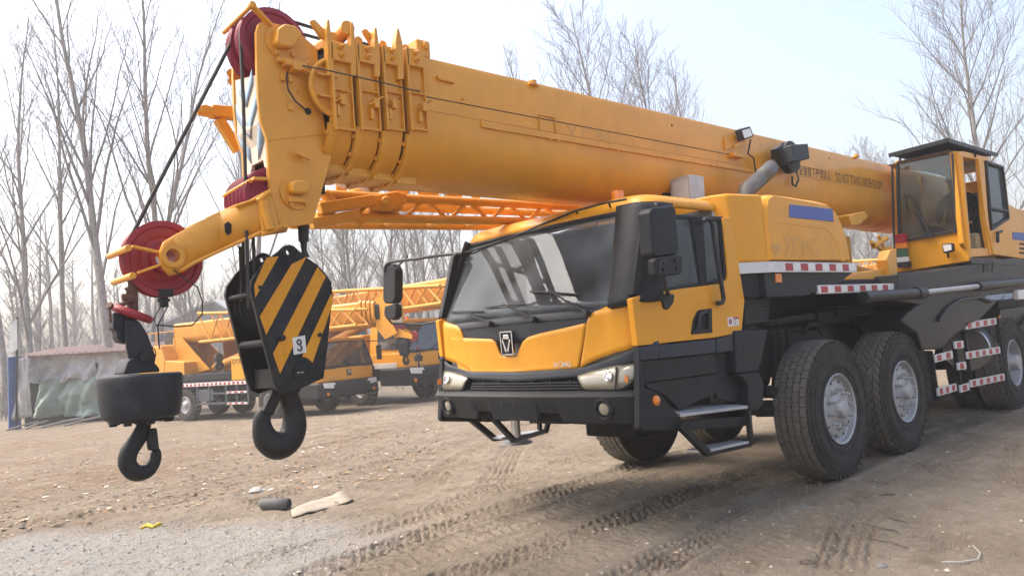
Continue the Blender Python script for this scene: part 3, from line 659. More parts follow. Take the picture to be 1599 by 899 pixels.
# silver guard strip with red squares
def strip(name, L0, L1, h_px, nred, y, start, pitch, wid, parent=CRANE, sil=STRIP):
    a = W(*L0, y=y); b = W(*L1, y=y); h = abs(W(L0[0], L0[1]+h_px, y=y).z-a.z); d = b-a
    mm = MB(); mm.box((a.x, y, a.z-h), (b.x, y+.03, a.z)); s_ = build(mm, name, sil, parent, bv=.004)
    mm = MB(); mm.box((a.x+start-.03, y-.0025, a.z-h*.84), (b.x-.03, y+.01, a.z-h*.16)); build(mm, 'white_band', WHT, s_)
    for k in range(nred):
        x_ = a.x+start+k*pitch; mm = MB(); mm.box((x_, y-.005, a.z-h*.84), (x_+wid, y+.008, a.z-h*.16)); build(mm, 'red_square', RED, s_)
    return s_, a, b, h
st1, a, b, h = strip('guard_strip', (1207, 408), (1337, 410), 17, 5, YH-.02, .19, .265, .125)
m = MB(); m.prism([Vector((a.x, YH-.02, a.z)), Vector((a.x-.50, YH+.16, a.z)), Vector((a.x-.5, YH+.19, a.z)), Vector((a.x, YH+.01, a.z))], (0, 0, -h)); build(m, 'strip_end', STRIP, st1, bv=.004)
m = MB(); m.prism([Vector((x_, YH+.01, z_)) for x_, z_ in ((a.x-.1, a.z-h), (b.x-.02, a.z-h), (b.x-.3, a.z-h-.09), (a.x+.55, a.z-h-.20), (a.x-.1, a.z-h-.20))], (0, 1.0, 0)); build(m, 'deck_skirt', BLKP, CRANE, bv=.01)
m = MB(); m.prism([Vector((a.x-.48, YH+.19, a.z-h)), Vector((a.x-.1, YH+.06, a.z-h)), Vector((a.x-.1, YH+1., a.z-h)), Vector((a.x-.48, YH+1., a.z-h))], (0, 0, -.19)); build(m, 'deck_skirt', BLKP, CRANE, bv=.01)
m = MB(); c = W(1215.5, 434, y=YH+.005); m.box((c.x-.05, YH+.0, c.z-.035), (c.x+.05, YH+.012, c.z+.035)); build(m, 'side_reflector', AMB, CRANE)
st2, a2, b2, h2 = strip('guard_strip', (1277, 445), (1398, 443), 14, 6, YH-.0, .05, .265, .125)
# deck plate over the front wheels
m = MB(); m.box((b2.x-1.75, YH+.03, a2.z-.03), (b2.x+.3, YC+.95, a2.z+.0)); m.box((a2.x-.2, YH+.15, a2.z), (b2.x+.1, YC, a2.z+.06)); build(m, 'deck_plate', CHAS, CRANE, bv=.01)
# louvred panel behind the cab with its slots
m = MB(); lp = WY(YH+.12, [(1163, 447), (1204, 444), (1200, 502), (1163, 507)]); m.prism(lp, (0, .6, 0)); lou = build(m, 'louvre_panel', BLKP, CRANE, bv=.006)
for r_ in range(9):
    for k in range(6):
        c = lp[0]+(lp[1]-lp[0])*((k+.7)/6.6)+(lp[3]-lp[0])*((r_+.8)/10); m = MB(); m.box((c.x-.018, YH+.117, c.z-.006), (c.x+.018, YH+.121, c.z+.006)); build(m, 'slot', DARK, lou)
# exhaust stack
m = MB(); yE = YC-.62
a = W(1163, 312, y=yE); b = W(1166, 297, y=yE); c = W(1186, 280, y=yE); d = W(1204, 262, y=yE)
m.tube([a-Vector((.05, 0, .35)), a, b, c], .078, 20, False)
t = (d-c).normalized(); u_, w_ = perp(t)
n = 20; ringA = []; ringB = []; 
m2 = MB(); pts = [c]; 
end = []
m.tube([c, d], .078, 20, False); build(m, 'exhaust_stack', EXH, CRANE, solid=.004, recalc=False)
m = MB(); m.tube([d-t*.02, d-t*.015], .074, 20); build(m, 'exhaust_mouth', DARK, CRANE)
# grey intake box behind the cab roof
m = MB(); xb = 5.75
bx = [W(*p, x=xb) for p in [(1046, 281), (1077, 272), (1080, 318), (1047, 318)]]
m.prism(bx, (.22, 0, 0)); ib = build(m, 'intake_box', GALV, CRANE, bv=.008)
m = MB(); bi = [W(*p, x=xb-.003) for p in [(1050, 286), (1074, 279.5), (1076, 316), (1051, 316)]]; m.prism(bi, (.004, 0, 0)); build(m, 'intake_cover', INT, ib, bv=.002)
m = MB(); m.prism([W(*p, x=5.7) for p in [(1012, 303), (1022, 296), (1034, 297), (1040, 312), (1018, 314)]], (.15, 0, 0)); build(m, 'wiper_motor_box', RUBS, CRANE, bv=.01)
# ---- mechanical clutter in the wheel bay (seen between cab and deck)
m = MB(); yb = YS+.42
m.box((5.3, yb, .92), (7.6, yb+.5, 1.30)); m.box((5.4, yb-.05, 1.34), (6.1, yb+.4, 1.60)); m.tube([W(1195, 503, y=yb-.1), W(1268, 494, y=yb-.1)], .035, 10); m.tube([W(1200, 520, y=yb-.06), W(1250, 512, y=yb-.06)], .02, 8)
m.box((6.6, yb+.3, 1.28), (9.2, yb+.6, 1.66)); m.tube([W(1300, 490, y=yb), W(1360, 484, y=yb)], .05, 10); m.box((7.3, yb-.02, 1.36), (8.1, yb+.3, 1.46))
for px in (1205, 1216, 1228): m.tube([W(px, 510, y=yb-.08), W(px+5, 560, y=yb-.08), W(px+2, 620, y=yb)], .018, 7)
m.tube([W(1255, 520, y=yb-.12), W(1262, 506, y=yb-.12), W(1275, 506, y=yb-.12), W(1284, 522, y=yb-.12)], .018, 7)
m.tube([W(1190, 610, y=yb-.1), W(1220, 612, y=yb-.1)], .045, 10); m.tube([W(1185, 640, y=yb-.1), W(1215, 640, y=yb)], .06, 10)
build_each(m, 'engine_bay_piece', CHAS, CRANE)
m = MB(); m.tube(WY(YS+.30, [(1380, 470), (1388, 500), (1396, 520)]), .012, 6); m.tube(WY(YS+.30, [(1390, 468), (1393, 495), (1402, 516)]), .012, 6); m.tube(WY(YS+.3, [(1440, 470), (1425, 500), (1412, 520)]), .012, 6); build_each(m, 'hydraulic_hose', STLB, CRANE)
# ---- outrigger beam box, rear deck wall and side cylinder
m = MB(); yo = YS-.02
m.prism(WY(yo, [(1402, 428), (1460, 422), (1530, 411), (1599, 399), (1700, 385), (1700, 445), (1599, 455), (1500, 466), (1440, 476), (1402, 470)]), (0, .9, 0)); build(m, 'outrigger_box', BLK, CRANE, bv=.012)
m = MB(); m.prism(WY(yo-.01, [(1405, 500), (1430, 478), (1450, 470), (1505, 463), (1560, 468), (1530, 500), (1495, 520), (1470, 545), (1440, 546), (1432, 520)]), (0, .5, 0)); build(m, 'fender_box', BLK, CRANE, bv=.02)
m = MB(); m.tube(WY(yo-.07, [(1348, 464), (1430, 458)]), .055, 14); m.tube(WY(yo-.07, [(1430, 458), (1441, 457)]), .065, 14); m.tube(WY(yo-.07, [(1526, 447), (1599, 440), (1680, 432)]), .055, 14); oc = build(m, 'outrigger_cylinder', BLK, CRANE)
m = MB(); m.tube(WY(yo-.07, [(1440, 457), (1527, 447)]), .030, 14); build(m, 'cylinder_rod', STL, oc)
m = MB(); ring_ = WY(yo-.03, [(1466, 500), (1480, 480), (1500, 468), (1530, 464), (1545, 470)]); m.tube(ring_, .02, 8); m.tube(WY(yo-.03, [(1535, 425), (1536, 412)]), .01, 6); m.tube(WY(yo-.03, [(1549, 423), (1550, 409)]), .01, 6); build(m, 'guard_tube', BLK, CRANE)
m = MB(); lampc = W(1591, 460, y=yo-.05); m.box((lampc.x-.12, yo-.08, lampc.z-.07), (lampc.x+.2, yo-.01, lampc.z+.07)); build(m, 'side_lamp', LENSW, CRANE, bv=.02)
m = MB(); m.prism(WY(YS+.1, [(1562, 483), (1599, 478), (1620, 480), (1620, 502), (1575, 506), (1566, 535), (1560, 500)]), (0, .35, 0)); build(m, 'rear_fender', BLK, CRANE, bv=.01)
m = MB(); c = W(1560.5, 496, y=YS+.09); m.box((c.x-.03, YS+.08, c.z-.03), (c.x+.03, YS+.1, c.z+.03)); build(m, 'side_reflector', AMB, CRANE)
# ---- side ladder with reflective rungs, fuel tank
yl = YS+.0
def bars(name, segs, w_, mat_, parent=CRANE):
    mm = MB()
    for a_, b_ in segs: mm.bar(W(*a_, y=yl), W(*b_, y=yl), .03, w_, (0, 1, 0))
    return build(mm, name, mat_, parent, bv=.003)
lad = bars('side_guard', [((1452, 548), (1464, 625))], .05, CHAS)
for sg_ in (((1489, 533), (1500, 612)), ((1504, 516), (1517, 606)), ((1556, 498), (1570, 594))): bars('upright', [sg_], .05, CHAS, lad)
m = MB(); m.prism(WY(yl+.02, [(1434, 547), (1455, 547), (1464, 624), (1450, 628), (1447, 590)]), (0, .4, 0)); build(m, 'guard_box', CHAS, CRANE, bv=.006)
def rung(a_, b_, hpx, n_):
    A_ = W(*a_, y=yl-.03); B_ = W(*b_, y=yl-.03); d_ = (B_-A_); L_ = d_.length; hh = hpx
    mm = MB(); up = Vector((0, 0, hh)); mm.prism([A_-up, B_-up, B_+up, A_+up], (0, .02, 0)); s_ = build(mm, 'rung', STRIP, lad, bv=.003)
    for k in range(n_):
        q0 = A_+d_*((k+.25)/n_); q1 = A_+d_*((k+.68)/n_); mm = MB(); u2 = up*.72; mm.prism([p+Vector((0, -.003, 0)) for p in (q0-u2, q1-u2, q1+u2, q0+u2)], (0, .01, 0)); build(mm, 'red_square', RED, s_)
rung((1460, 560), (1488, 553), .042, 2); rung((1465, 612), (1494, 604), .042, 3)
rung((1491, 539), (1505, 537), .042, 1); rung((1496, 572), (1509, 570), .042, 1); rung((1500, 607), (1514, 603), .042, 1)
rung((1508, 509), (1556, 501), .042, 4); rung((1510, 555), (1562, 546), .042, 5); rung((1516, 599), (1569, 588), .042, 5)
m = MB(); c0 = W(1522, 540, y=YS+.36); m.tube([(c0.x-.35, YS+.36, c0.z-.02), (c0.x+.55, YS+.36, c0.z-.02)], .29, 28); ft = build(m, 'fuel_tank', STLB, CRANE, bv=.02)
for dx in (-.05, .35):
    m = MB(); m.tube([(c0.x+dx, YS+.36, c0.z-.02), (c0.x+dx+.05, YS+.36, c0.z-.02)], .296, 28); build(m, 'tank_strap', CHAS, ft)
m = MB(); m.box((8.95, YS+.55, .95), (11.2, YS+.9, 1.4)); m.box((12.6, YS+.3, 1.0), (15.4, YF-.3, 1.45)); m.box((8.9, YF-.5, .75), (11.1, YF-.1, 1.3)); build_each(m, 'chassis_box', CHAS, CRANE, bv=.01)
# ================================================================ boom
KX = 1.0152; HWB = .36; YB = YC-HWB; BT, BB, BM = 3.364, 2.535, 2.88
def usec(k=1., dz=0., n=18, hw=HWB, zt=BT, zb=BB, zm=BM):
    """cross-section of the boom (flat top, round belly), k = scale about its middle"""
    cz = (zt+zb)/2; pts = [(-hw+.06, zt), (-hw+.02, zt-.012), (-hw, zt-.05), (-hw, zm+.2), (-hw, zm)]
    for i in range(1, n):
        a = math.pi*i/n; e = .86
        pts.append((-hw*math.copysign(abs(math.cos(a))**e, math.cos(a)), zm-(zm-zb)*abs(math.sin(a))**e))
    pts += [(hw, zm), (hw, zm+.2), (hw, zt-.05), (hw-.02, zt-.012), (hw-.06, zt)]
    return [(YC+y*k, cz+(z-cz)*k+dz) for y, z in pts]
def ubody(mb, x0, x1, k=1., k1=None, **kw):
    A = usec(k, **kw); B = usec(k1 or k, **kw); n = len(A)
    mb.add([Vector((x0, *p)) for p in A]+[Vector((x1, *p)) for p in B], [tuple(range(n)), tuple(range(2*n-1, n-1, -1))]+[(i, (i+1) % n, n+(i+1) % n, n+i) for i in range(n)])
m = MB(); ubody(m, 3.035, 15.6); boom = build(m, 'boom', YEL2, CRANE, ang=30)
yb_ = YB-.004
def bp(name, pts, th, mt=YEL2, parent=boom, y=YB, bv=.003):
    mm = MB(); mm.prism(WY(y-th, pts), (0, th+.01, 0)); return build(mm, name, mt, parent, bv=bv)
# long side plates, seams, small fittings
za = W(750, 189, y=YB).z; xa_ = W(750, 189, y=YB).x; xb_ = W(1178, 262, y=YB).x
m = MB(); m.box((xa_, YB-.012, za-.045), (xb_, YB+.01, za)); sp_ = build(m, 'side_plate', YEL2, boom, bv=.004)
m = MB(); m.box((xa_, YB-.016, za-.048), (xb_, YB-.004, za-.038)); build(m, 'plate_lip', YEL2, sp_)
m = MB(); zs = W(800, 177, y=YB).z; m.box((3.04, YB-.0022, zs-.003), (xb_-.3, YB+.004, zs+.003)); build(m, 'panel_seam', DARK, boom)
m = MB(); zs2 = W(700, 177.5, y=YB).z; m.box((3.04, YB-.004, zs2-.004), (10.4, YB+.004, zs2+.004)); build(m, 'weld_bead', YEL2, boom)
bp('bracket_plate', [(683, 117), (711, 126), (711, 130), (686, 124)], .02)
for (px, py) in ((722, 155), (858, 218), (871, 220), (955, 233), (964, 236), (1040, 247), (1049, 248), (1111, 258), (1120, 259)):
    m = MB(); m.hexbolt(W(px, py, y=YB-.012), (0, -1, 0), .010, .012); build(m, 'bolt', YEL2, boom)
for (px, py, r) in ((1049, 196, .012), (1295, 247, .011)):
    m = MB(); c = W(px, py, y=YB); m.tube([c+Vector((0, .002, 0)), c+Vector((0, -.002, 0))], r, 10); build(m, 'hole', DARK, boom)
for px, py in ((832, 130), (1337, 243)):
    c = W(px, py+1, y=YC-.36); m = MB(); m.tube([c+Vector((0, 0, -.01)), c+Vector((0, 0, .022))], .03, 8); m.box((c.x-.05, c.y-.02, c.z-.015), (c.x+.05, c.y+.02, c.z)); build(m, 'top_fitting', YEL2, boom)
# ghost of removed lettering
t0 = W(880, 203, y=YB-.001); t1 = W(977, 218, y=YB-.001)
text_mesh('ghost_lettering', 'XCMG', GHOST, boom, Vector((t0.x, YB-.0005, t0.z-.10)), (1, 0, 0), (0, 0, 1), .17, .001, t1.x-t0.x)
g0 = W(840, 180, y=YB); m = MB()
for a, b in (((0, 0), (.17, 0)), ((.17, 0), (.17, -.17)), ((.17, -.17), (0, -.17)), ((0, -.17), (0, 0))): m.bar((g0.x+a[0], YB-.001, g0.z+a[1]), (g0.x+b[0], YB-.001, g0.z+b[1]), .002, .02, (0, 1, 0))
build(m, 'ghost_emblem', GHOST, boom)
# warning lettering
def boomtext(body, p0, p1, h):
    a = W(*p0, y=YB); b = W(*p1, y=YB); text_mesh('warning_lettering', body, INK, boom, Vector((a.x, YB-.0008, a.z)), (1, 0, 0), (0, 0, 1), h, .001, b.x-a.x)
boomtext('\u8d77\u91cd\u81c2\u4e0b\u4e25\u7981\u7ad9\u4eba\uff01', (1249, 276), (1300, 282), .135)
boomtext('DO NOT STAND UNDER BOOM!', (1306, 285), (1378, 296), .125)
# base reinforcement near the superstructure
m = MB(); ubody(m, 10.9, 15.5, 1.03); build(m, 'boom_heel', YEL2, CRANE, ang=30)
# ---- section heads
cols = [(a*KX, b*KX, k) for a, b, k in ((2.325, 2.465, .925), (2.50, 2.645, .95), (2.68, 2.815, .975), (2.855, 2.992, 1.0))]
zg = BT
m = MB(); ubody(m, 2.38, 3.05, .86); core = build(m, 'inner_section', CHAS, CRANE, ang=30)
lugpx = [[(513, 29), (515, 33), (518, 60), (521, 80), (521, 118), (512, 118), (512, 80), (510, 50), (511, 33)], [(550, 33), (552, 37), (555, 62), (557, 84), (557, 118), (549, 118), (548, 84), (548, 55), (548, 37)], [(587, 41), (589, 46), (592, 68), (594, 88), (594, 120), (586, 120), (585, 88), (585, 62), (585, 46)], [(622, 43), (624, 47), (629, 68), (631, 92), (631, 124), (622, 124), (621, 92), (618, 68), (620, 47)]]
for i, (x0, x1, k) in enumerate(cols):
    hwk = HWB*k; yk = YC-hwk
    m = MB(); A = usec(k*1.03); B = usec(k*.9)
    # hollow collar
    n = len(A)
    m.add([Vector((x0, *p)) for p in A]+[Vector((x1, *p)) for p in A]+[Vector((x0, *p)) for p in B]+[Vector((x1, *p)) for p in B],
          [f for j in range(n) for f in ((j, (j+1) % n, n+(j+1) % n, n+j), (2*n+j, 3*n+j, 3*n+(j+1) % n, 2*n+(j+1) % n), (j, 2*n+j, 2*n+(j+1) % n, (j+1) % n), (n+j, n+(j+1) % n, 3*n+(j+1) % n, 3*n+j))])
    col = build(m, 'section_head', YEL2, CRANE, bv=.006, ang=30)
    # flange that follows the belly, with its bolts
    C2 = usec(k*1.03+.045); C1 = usec(k*1.0); fl = MB(); idx = [j for j in range(n) if C1[j][1] < 2.88 and C1[j][0] < YC+.3]
    for j0, j1 in zip(idx[:-1], idx[1:]):
        fl.prism([Vector((x0-.030, *C1[j0])), Vector((x0-.030, *C1[j1])), Vector((x0-.030, *C2[j1])), Vector((x0-.030, *C2[j0]))], (.045, 0, 0))
    build(fl, 'belly_flange', YEL2, col, ang=30)
    for q in range(5):
        j = idx[min(len(idx)-2, 1+q*2)]; c = Vector((x0-.032, (C1[j][0]+C2[j][0])/2, (C1[j][1]+C2[j][1])/2)); bb = MB(); bb.hexbolt(c, (-1, 0, 0), .013, .016); build(bb, 'bolt', YEL2, col)
    # side face: upright flange with its spike, pocket frame, bolts
    lg = MB(); lp = WY(yk-.035, lugpx[i]); lg.prism(lp, (0, .05, 0)); build(lg, 'lug_plate', YEL2, col, bv=.005)
    zt_ = 3.335*1+0
    for (z0, z1, d) in ((3.25, 3.365, .030), (3.07, 3.080, .022), (2.83, 2.845, .022)):
        q = MB(); q.box((x0, yk-.012-d, z0-.02*(3-i)), (x1, yk+.02, z1-.02*(3-i))); build(q, 'side_rib', YEL2, col, bv=.004)
    q = MB(); q.box((x1-.010, yk-.034, 2.83-.02*(3-i)), (x1, yk+.02, 3.36-.02*(3-i))); q.box((x0-.004, yk-.042, 2.82-.02*(3-i)), (x0+.014, yk+.02, 3.36-.02*(3-i))); build_each(q, 'side_frame', YEL2, col, bv=.003)
    for dz in (.075, .025):
        c = Vector(((x0+x1)/2-.005, yk-.042, 3.262+dz-.02*(3-i))); q = MB(); q.hexbolt(c, (0, -1, 0), .016, .02); q.tube([c+Vector((0, -.02, 0)), c+Vector((0, -.045, 0))], .008, 8); build(q, 'bolt', YEL2, col)
    zc_ = 2.985-.012*(3-i)
    q = MB(); xm_ = (x0+x1)/2+(.03 if i % 2 else -.02); q.box((xm_-.012, yk-.06, zc_-.03), (xm_+.022, yk-.01, zc_+.028)); q.box((xm_-.03, yk-.04, zc_-.10), (xm_-.008, yk-.01, zc_-.03)); q.tube([(xm_-.05, yk-.05, zc_-.02), (xm_+.06, yk-.05, zc_+.05)], .006, 6); build(q, 'rope_bracket', YEL2, col, bv=.004)
    # top roller blocks
    q = MB(); tx = x0-.01; tz = BT*1+(k-1)*.45+.02
    if i == 1: q.tube([(tx-.03, YC-.36, tz+.06), (tx+.02, YC-.05, tz+.05)], .045, 14)
    if i in (0, 2): q.prism([Vector((tx-.02, YC-.33, tz-.02)), Vector((tx+.05, YC-.33, tz-.02)), Vector((tx+.01, YC-.33, tz+.03)), Vector((tx-.06, YC-.33, tz+.085)), Vector((tx-.085, YC-.33, tz+.075)), Vector((tx-.07, YC-.33, tz+.045))], (0, .03, 0))
    q.tube([(x0+.07, YC-.3, tz+.02), (x0+.07, YC+.3, tz+.02)], .03, 10); build(q, 'top_roller', YEL2, col, bv=.004)
    # belly slide pads
    q = MB(); q.box((x0-.005, YC-.20, BB-.02+.012*(3-i)), (x1+.01, YC-.02, BB+.03+.012*(3-i))); build(q, 'slide_pad', YELJ, col, bv=.005)
m = MB(); m.box((3.03, YC-.34, BT-.01), (3.14, YC-.22, BT+.11)); m.tube([(3.10, YC-.36, BT+.07), (3.10, YC-.1, BT+.07)], .028, 12); build(m, 'rope_block', YEL2, CRANE, bv=.012)
# thin control cable along the collars
m = MB(); m.tube([W(473, 103, y=YB-.10), W(510, 110, y=YB-.09), W(560, 121, y=YB-.085), W(596, 129, y=YB-.08), W(640, 140, y=YB-.07), W(655, 143, y=YB-.02)], .0045, 5); build(m, 'control_cable', RUBS, CRANE)
# ---- boom head
YP = YB+.09
plate_px = [(411, 33), (436, 38), (460, 45), (496, 76), (500, 150), (509, 200), (516, 232), (518, 246), (489, 349), (450, 355), (434, 357), (426, 325), (421, 290), (417, 218), (407, 190), (403, 150), (401, 100), (400, 50), (404, 37)]
pp = WY(YP, plate_px); m = MB(); m.prism(pp, (0, .03, 0)); head = build(m, 'boom_head', YEL2, CRANE, bv=.006)
YQ = YP+.36
m = MB(); m.prism([Vector((p.x, YQ, p.z)) for p in pp], (0, -.03, 0)); build(m, 'side_plate', YEL2, head, bv=.006)
# weld line across the near plate
m = MB(); m.bar(W(417, 219, y=YP-.001), W(515, 208, y=YP-.001), .006, .006); build(m, 'weld_bead', YEL2, head)
xp = W(404, 150, y=YP).x+.015
zt0 = W(401, 114, y=YP).z; zb0 = W(420, 300, y=YP).z; zarch = W(417, 235, y=YP).z+.0
xl = W(417, 235, y=YP).x-.0; 
# panel: upper plate vertical, lower part steps back; an arch is cut for the lower sheaves
ya, yz = YP+.03, YQ-.03
def lerp(a, b, t): return a*(1-t)+b*t
up0 = Vector((xp-.005, 0, zt0)); up1 = Vector((W(407, 190, y=YP).x+.004, 0, W(407, 190, y=YP).z)); up2 = Vector((W(417, 218, y=YP).x+.004, 0, W(417, 218, y=YP).z)); up3 = Vector((W(420, 275, y=YP).x+.004, 0, W(420, 275, y=YP).z))
m = MB()
ztl = W(366, 141, x=xp).z
m.prism([Vector((up0.x, ya, up0.z)), Vector((up0.x, yz, ztl+.05)), Vector((up1.x, yz, up1.z)), Vector((up1.x, ya, up1.z))], (.02, 0, 0))
m.prism([Vector((up1.x, ya, up1.z)), Vector((up1.x, yz, up1.z)), Vector((up2.x, yz, up2.z)), Vector((up2.x, ya, up2.z))], (.02, 0, 0))
zA = up2.z-.10
m.prism([Vector((up2.x, ya, up2.z)), Vector((up2.x, yz, up2.z)), Vector((up2.x+.003, yz, zA)), Vector((up2.x+.003, ya, zA))], (.02, 0, 0))
m.prism([Vector((up2.x+.003, yz-.10, zA)), Vector((up2.x+.003, yz, zA)), Vector((up3.x, yz, up3.z)), Vector((up3.x, yz-.04, up3.z))], (.02, 0, 0))
m.prism([Vector((up2.x+.003, ya, zA)), Vector((up2.x+.003, ya+.05, zA)), Vector((up3.x, ya+.01, up3.z)), Vector((up3.x, ya, up3.z))], (.02, 0, 0))
pan = build(m, 'front_plate', CREAM, head)
# pale blue chevrons on it
def pq(t, z):
    x = float(np.interp(-z, [-up0.z, -up1.z, -up2.z, -zA], [up0.x, up1.x, up2.x, up2.x+.003])); return Vector((x-.004, lerp(yz, ya, t), z))
for zc0 in (3.17, 2.98, 2.79, 2.60):
    for sg in (-1, 1):
        n_ = 6; m = MB(); rows = []
        for j in range(n_+1):
            t = j/n_*.5; tt = t if sg < 0 else 1-t; rows.append([pq(tt, zc0-t*.34), pq(tt, zc0-t*.34-.09)])
        rows = [r for r in rows if r[0].z < 3.12 and r[1].z > zA]
        if len(rows) > 1: m.grid(rows); build(m, 'chevron_stripe', LBLU, pan, solid=.002, recalc=False)
# back/inner walls
m = MB(); m.box((2.12, ya, 2.40), (2.34, yz, 3.14)); build(m, 'head_core', CHAS, head)
m = MB(); m.prism([Vector((up2.x+.06, ya, zA+.02)), Vector((up2.x+.06, yz, zA+.02)), Vector((up2.x+.24, yz, zA+.02)), Vector((up2.x+.24, ya, zA+.02))], (0, 0, -.02)); build(m, 'sheave_well', RUST, head)
# upper sheaves
def sheave(mb, c, R_, w=.05, hub=.05):
    pr_ = [(hub, -w*.75), (hub*1.5, -w*.75), (hub*1.6, -w*.28), (R_*.55, -w*.22), (R_*.62, -w*.32), (R_*.82, -w*.34), (R_*.86, -w*.5), (R_, -w*.5), (R_*.985, -w*.4), (R_*.88, -w*.1), (R_*.88, w*.1), (R_*.985, w*.4), (R_, w*.5), (R_*.86, w*.5), (R_*.82, w*.34), (R_*.62, w*.32), (R_*.55, w*.22), (hub*1.6, w*.28), (hub*1.5, w*.75), (hub, w*.75), (hub, -w*.75)]
    mb.lathe(pr_, c, (0, 1, 0), 48)
cU = W(424, 72, y=4.2)
for yy in (4.19, 4.32):
    m = MB(); sheave(m, (cU.x, yy, cU.z), .215, .075); build(m, 'upper_sheave', MAG, head, ang=30)
m = MB(); m.tube([(cU.x, ya-.03, cU.z), (cU.x, yz, cU.z)], .04, 16); build(m, 'sheave_axle', YEL2, head)
# pin cover with ring and bolts
def pin_cover(px, py, s, tilt):
    c = W(px, py, y=YP); m = MB(); m.lathe([(.0, .0), (.105*s, 0), (.105*s, .012), (.0, .012)], c+Vector((0, 0, -.02*s)), (0, -1, 0), 28); a = build(m, 'pin_flange', YEL2, head, bv=.002)
    m = MB(); m.prism([c+Vector((x_*s, -.0, z_*s)) for x_, z_ in tilt], (0, -.075*s, 0)); build(m, 'pin_cap', YEL2, a, bv=.02, seg=3)
    for ang in (-.9, -2.1): m = MB(); q = c+Vector((math.cos(ang)*.085*s, -.012, math.sin(ang)*.085*s-.02*s)); m.hexbolt(q, (0, -1, 0), .014*s, .02); build(m, 'bolt', YEL2, a)
pin_cover(440, 62, 1.0, [(-.07, -.05), (-.055, .03), (-.01, .07), (.06, .07), (.10, .035), (.055, -.04), (.03, -.065), (-.05, -.07)])
pin_cover(461, 296, .95, [(-.055, -.035), (-.06, .02), (-.03, .045), (.04, .05), (.07, .03), (.07, -.01), (.04, -.035)])
c = W(461, 303, y=YP); m = MB(); m.box((c.x-.06, YP-.04, c.z-.055), (c.x+.06, YP, c.z-.025)); build(m, 'lock_plate', YEL2, head, bv=.004)
c = W(467, 243, y=YP); m = MB(); m.tube([c, c+Vector((.0, -.05, 0))], .012, 8); m.obox(c+Vector((0, -.05, 0)), Vector((.045, 0, -.015)), Vector((0, .008, 0)), Vector((.006, 0, .018))); build(m, 'toggle', YEL2, head)
# guard rods over the sheaves
g0 = W(393, 9, y=YP-.0); g1 = Vector((g0.x, YQ, g0.z)); m = MB(); m.tube([g0, Vector((g0.x-.01, YQ+.02, g0.z-.03))], .013, 8); m.tube([g0+Vector((0, -.02, 0)), g0+Vector((0, .015, 0))], .02, 10); build(m, 'rope_guard_rod', YEL2, head)
a = W(393, 9, y=YP); b = W(424, 42, y=YP); m = MB(); m.bar(a, b, .016, .05, (0, 1, 0)); c_ = Vector((b.x, YQ, b.z)); m.bar(Vector((a.x, YQ, a.z)), c_, .016, .04, (0, 1, 0)); build_each(m, 'guard_arm', YEL2, head, bv=.005)
# valve block and loose cable on the near plate
m = MB(); c = W(457, 104, y=YP); m.box((c.x-.075, YP-.06, c.z-.02), (c.x+.065, YP, c.z+.02)); m.box((c.x-.03, YP-.075, c.z-.045), (c.x+.02, YP, c.z+.0)); m.tube([c+Vector((-.11, -.03, .012)), c+Vector((-.06, -.03, .012))], .016, 8); m.tube([c+Vector((.06, -.04, .02)), c+Vector((.085, -.04, .02))], .014, 8); m.obox(c+Vector((.05, -.05, -.035)), (.035, 0, -.01), (0, .02, 0), (0, 0, .006)); build(m, 'limit_switch', YEL2, head, bv=.004)
m = MB(); c = W(446, 123, y=YP); m.box((c.x-.035, YP-.02, c.z-.022), (c.x-.005, YP, c.z+.022)); m.box((c.x+.012, YP-.02, c.z-.022), (c.x+.04, YP, c.z+.022)); c = W(453, 168, y=YP); m.box((c.x-.018, YP-.014, c.z-.018), (c.x+.018, YP, c.z+.018)); build(m, 'cable_clip', YEL2, head, bv=.004)
m = MB(); m.tube([W(449, 112, y=YP-.05), W(447, 122, y=YP-.04), W(450, 140, y=YP-.035), W(461, 158, y=YP-.03), W(479, 173, y=YP-.006)], .005, 6); build(m, 'control_cable', RUBS, head)
c = W(481, 174, y=YP); m = MB(); m.tube([c+Vector((0, .01, 0)), c+Vector((0, -.002, 0))], .022, 14); build(m, 'cable_hole', DARK, head)
c = W(466, 143, y=YP); m = MB(); m.hexbolt(c, (0, -1, 0), .012, .012); build(m, 'bolt', YEL2, head)
# half-round cover plate with two ribs
c = W(519, 141, y=YP-.02); m = MB(); Rr = .165
pts = [c+Vector((-Rr*math.sin(a), 0, Rr*1.05*math.cos(a))) for a in np.linspace(.05, math.pi-.05, 20)]
m.prism(pts, (0, -.03, 0)); rc = build(m, 'round_cover', YEL2, head, bv=.005)
m = MB()
for dz in (.065, -.065): m.box((c.x-.125, c.y-.065, c.z+dz-.006), (c.x+.005, c.y-.03, c.z+dz+.006))
m.tube([p+Vector((0, -.04, 0)) for p in pts], .016, 6); build(m, 'cover_rib', YEL2, rc)
m = MB(); m.tube([W(499, 82, y=YP+.12), W(501, 116, y=YP+.12)], .05, 12); build(m, 'hose_roll', RUBS, CRANE)
# lower sheave stack
cL = W(412, 303, y=YP+.06)
for j in range(6):
    yy = ya+.035+j*.052; m = MB(); sheave(m, (cL.x+.05, yy, cL.z-.01), .168, .040, .04); build(m, 'lower_sheave', MAG, head, ang=30)
m = MB(); m.tube([(cL.x+.05, ya-.02, cL.z-.01), (cL.x+.05, yz, cL.z-.01)], .035, 12); build(m, 'sheave_axle', CHAS, head)
gx = W(397, 280, y=YP); m = MB(); m.tube([Vector((gx.x-.005, ya, gx.z)), Vector((gx.x-.03, yz+.02, gx.z-.03))], .012, 8); m.bar(W(394, 279, y=YP-.0), W(416, 280, y=YP-.0), .016, .04, (0, 1, 0)); build(m, 'rope_guard_rod', YEL2, head)
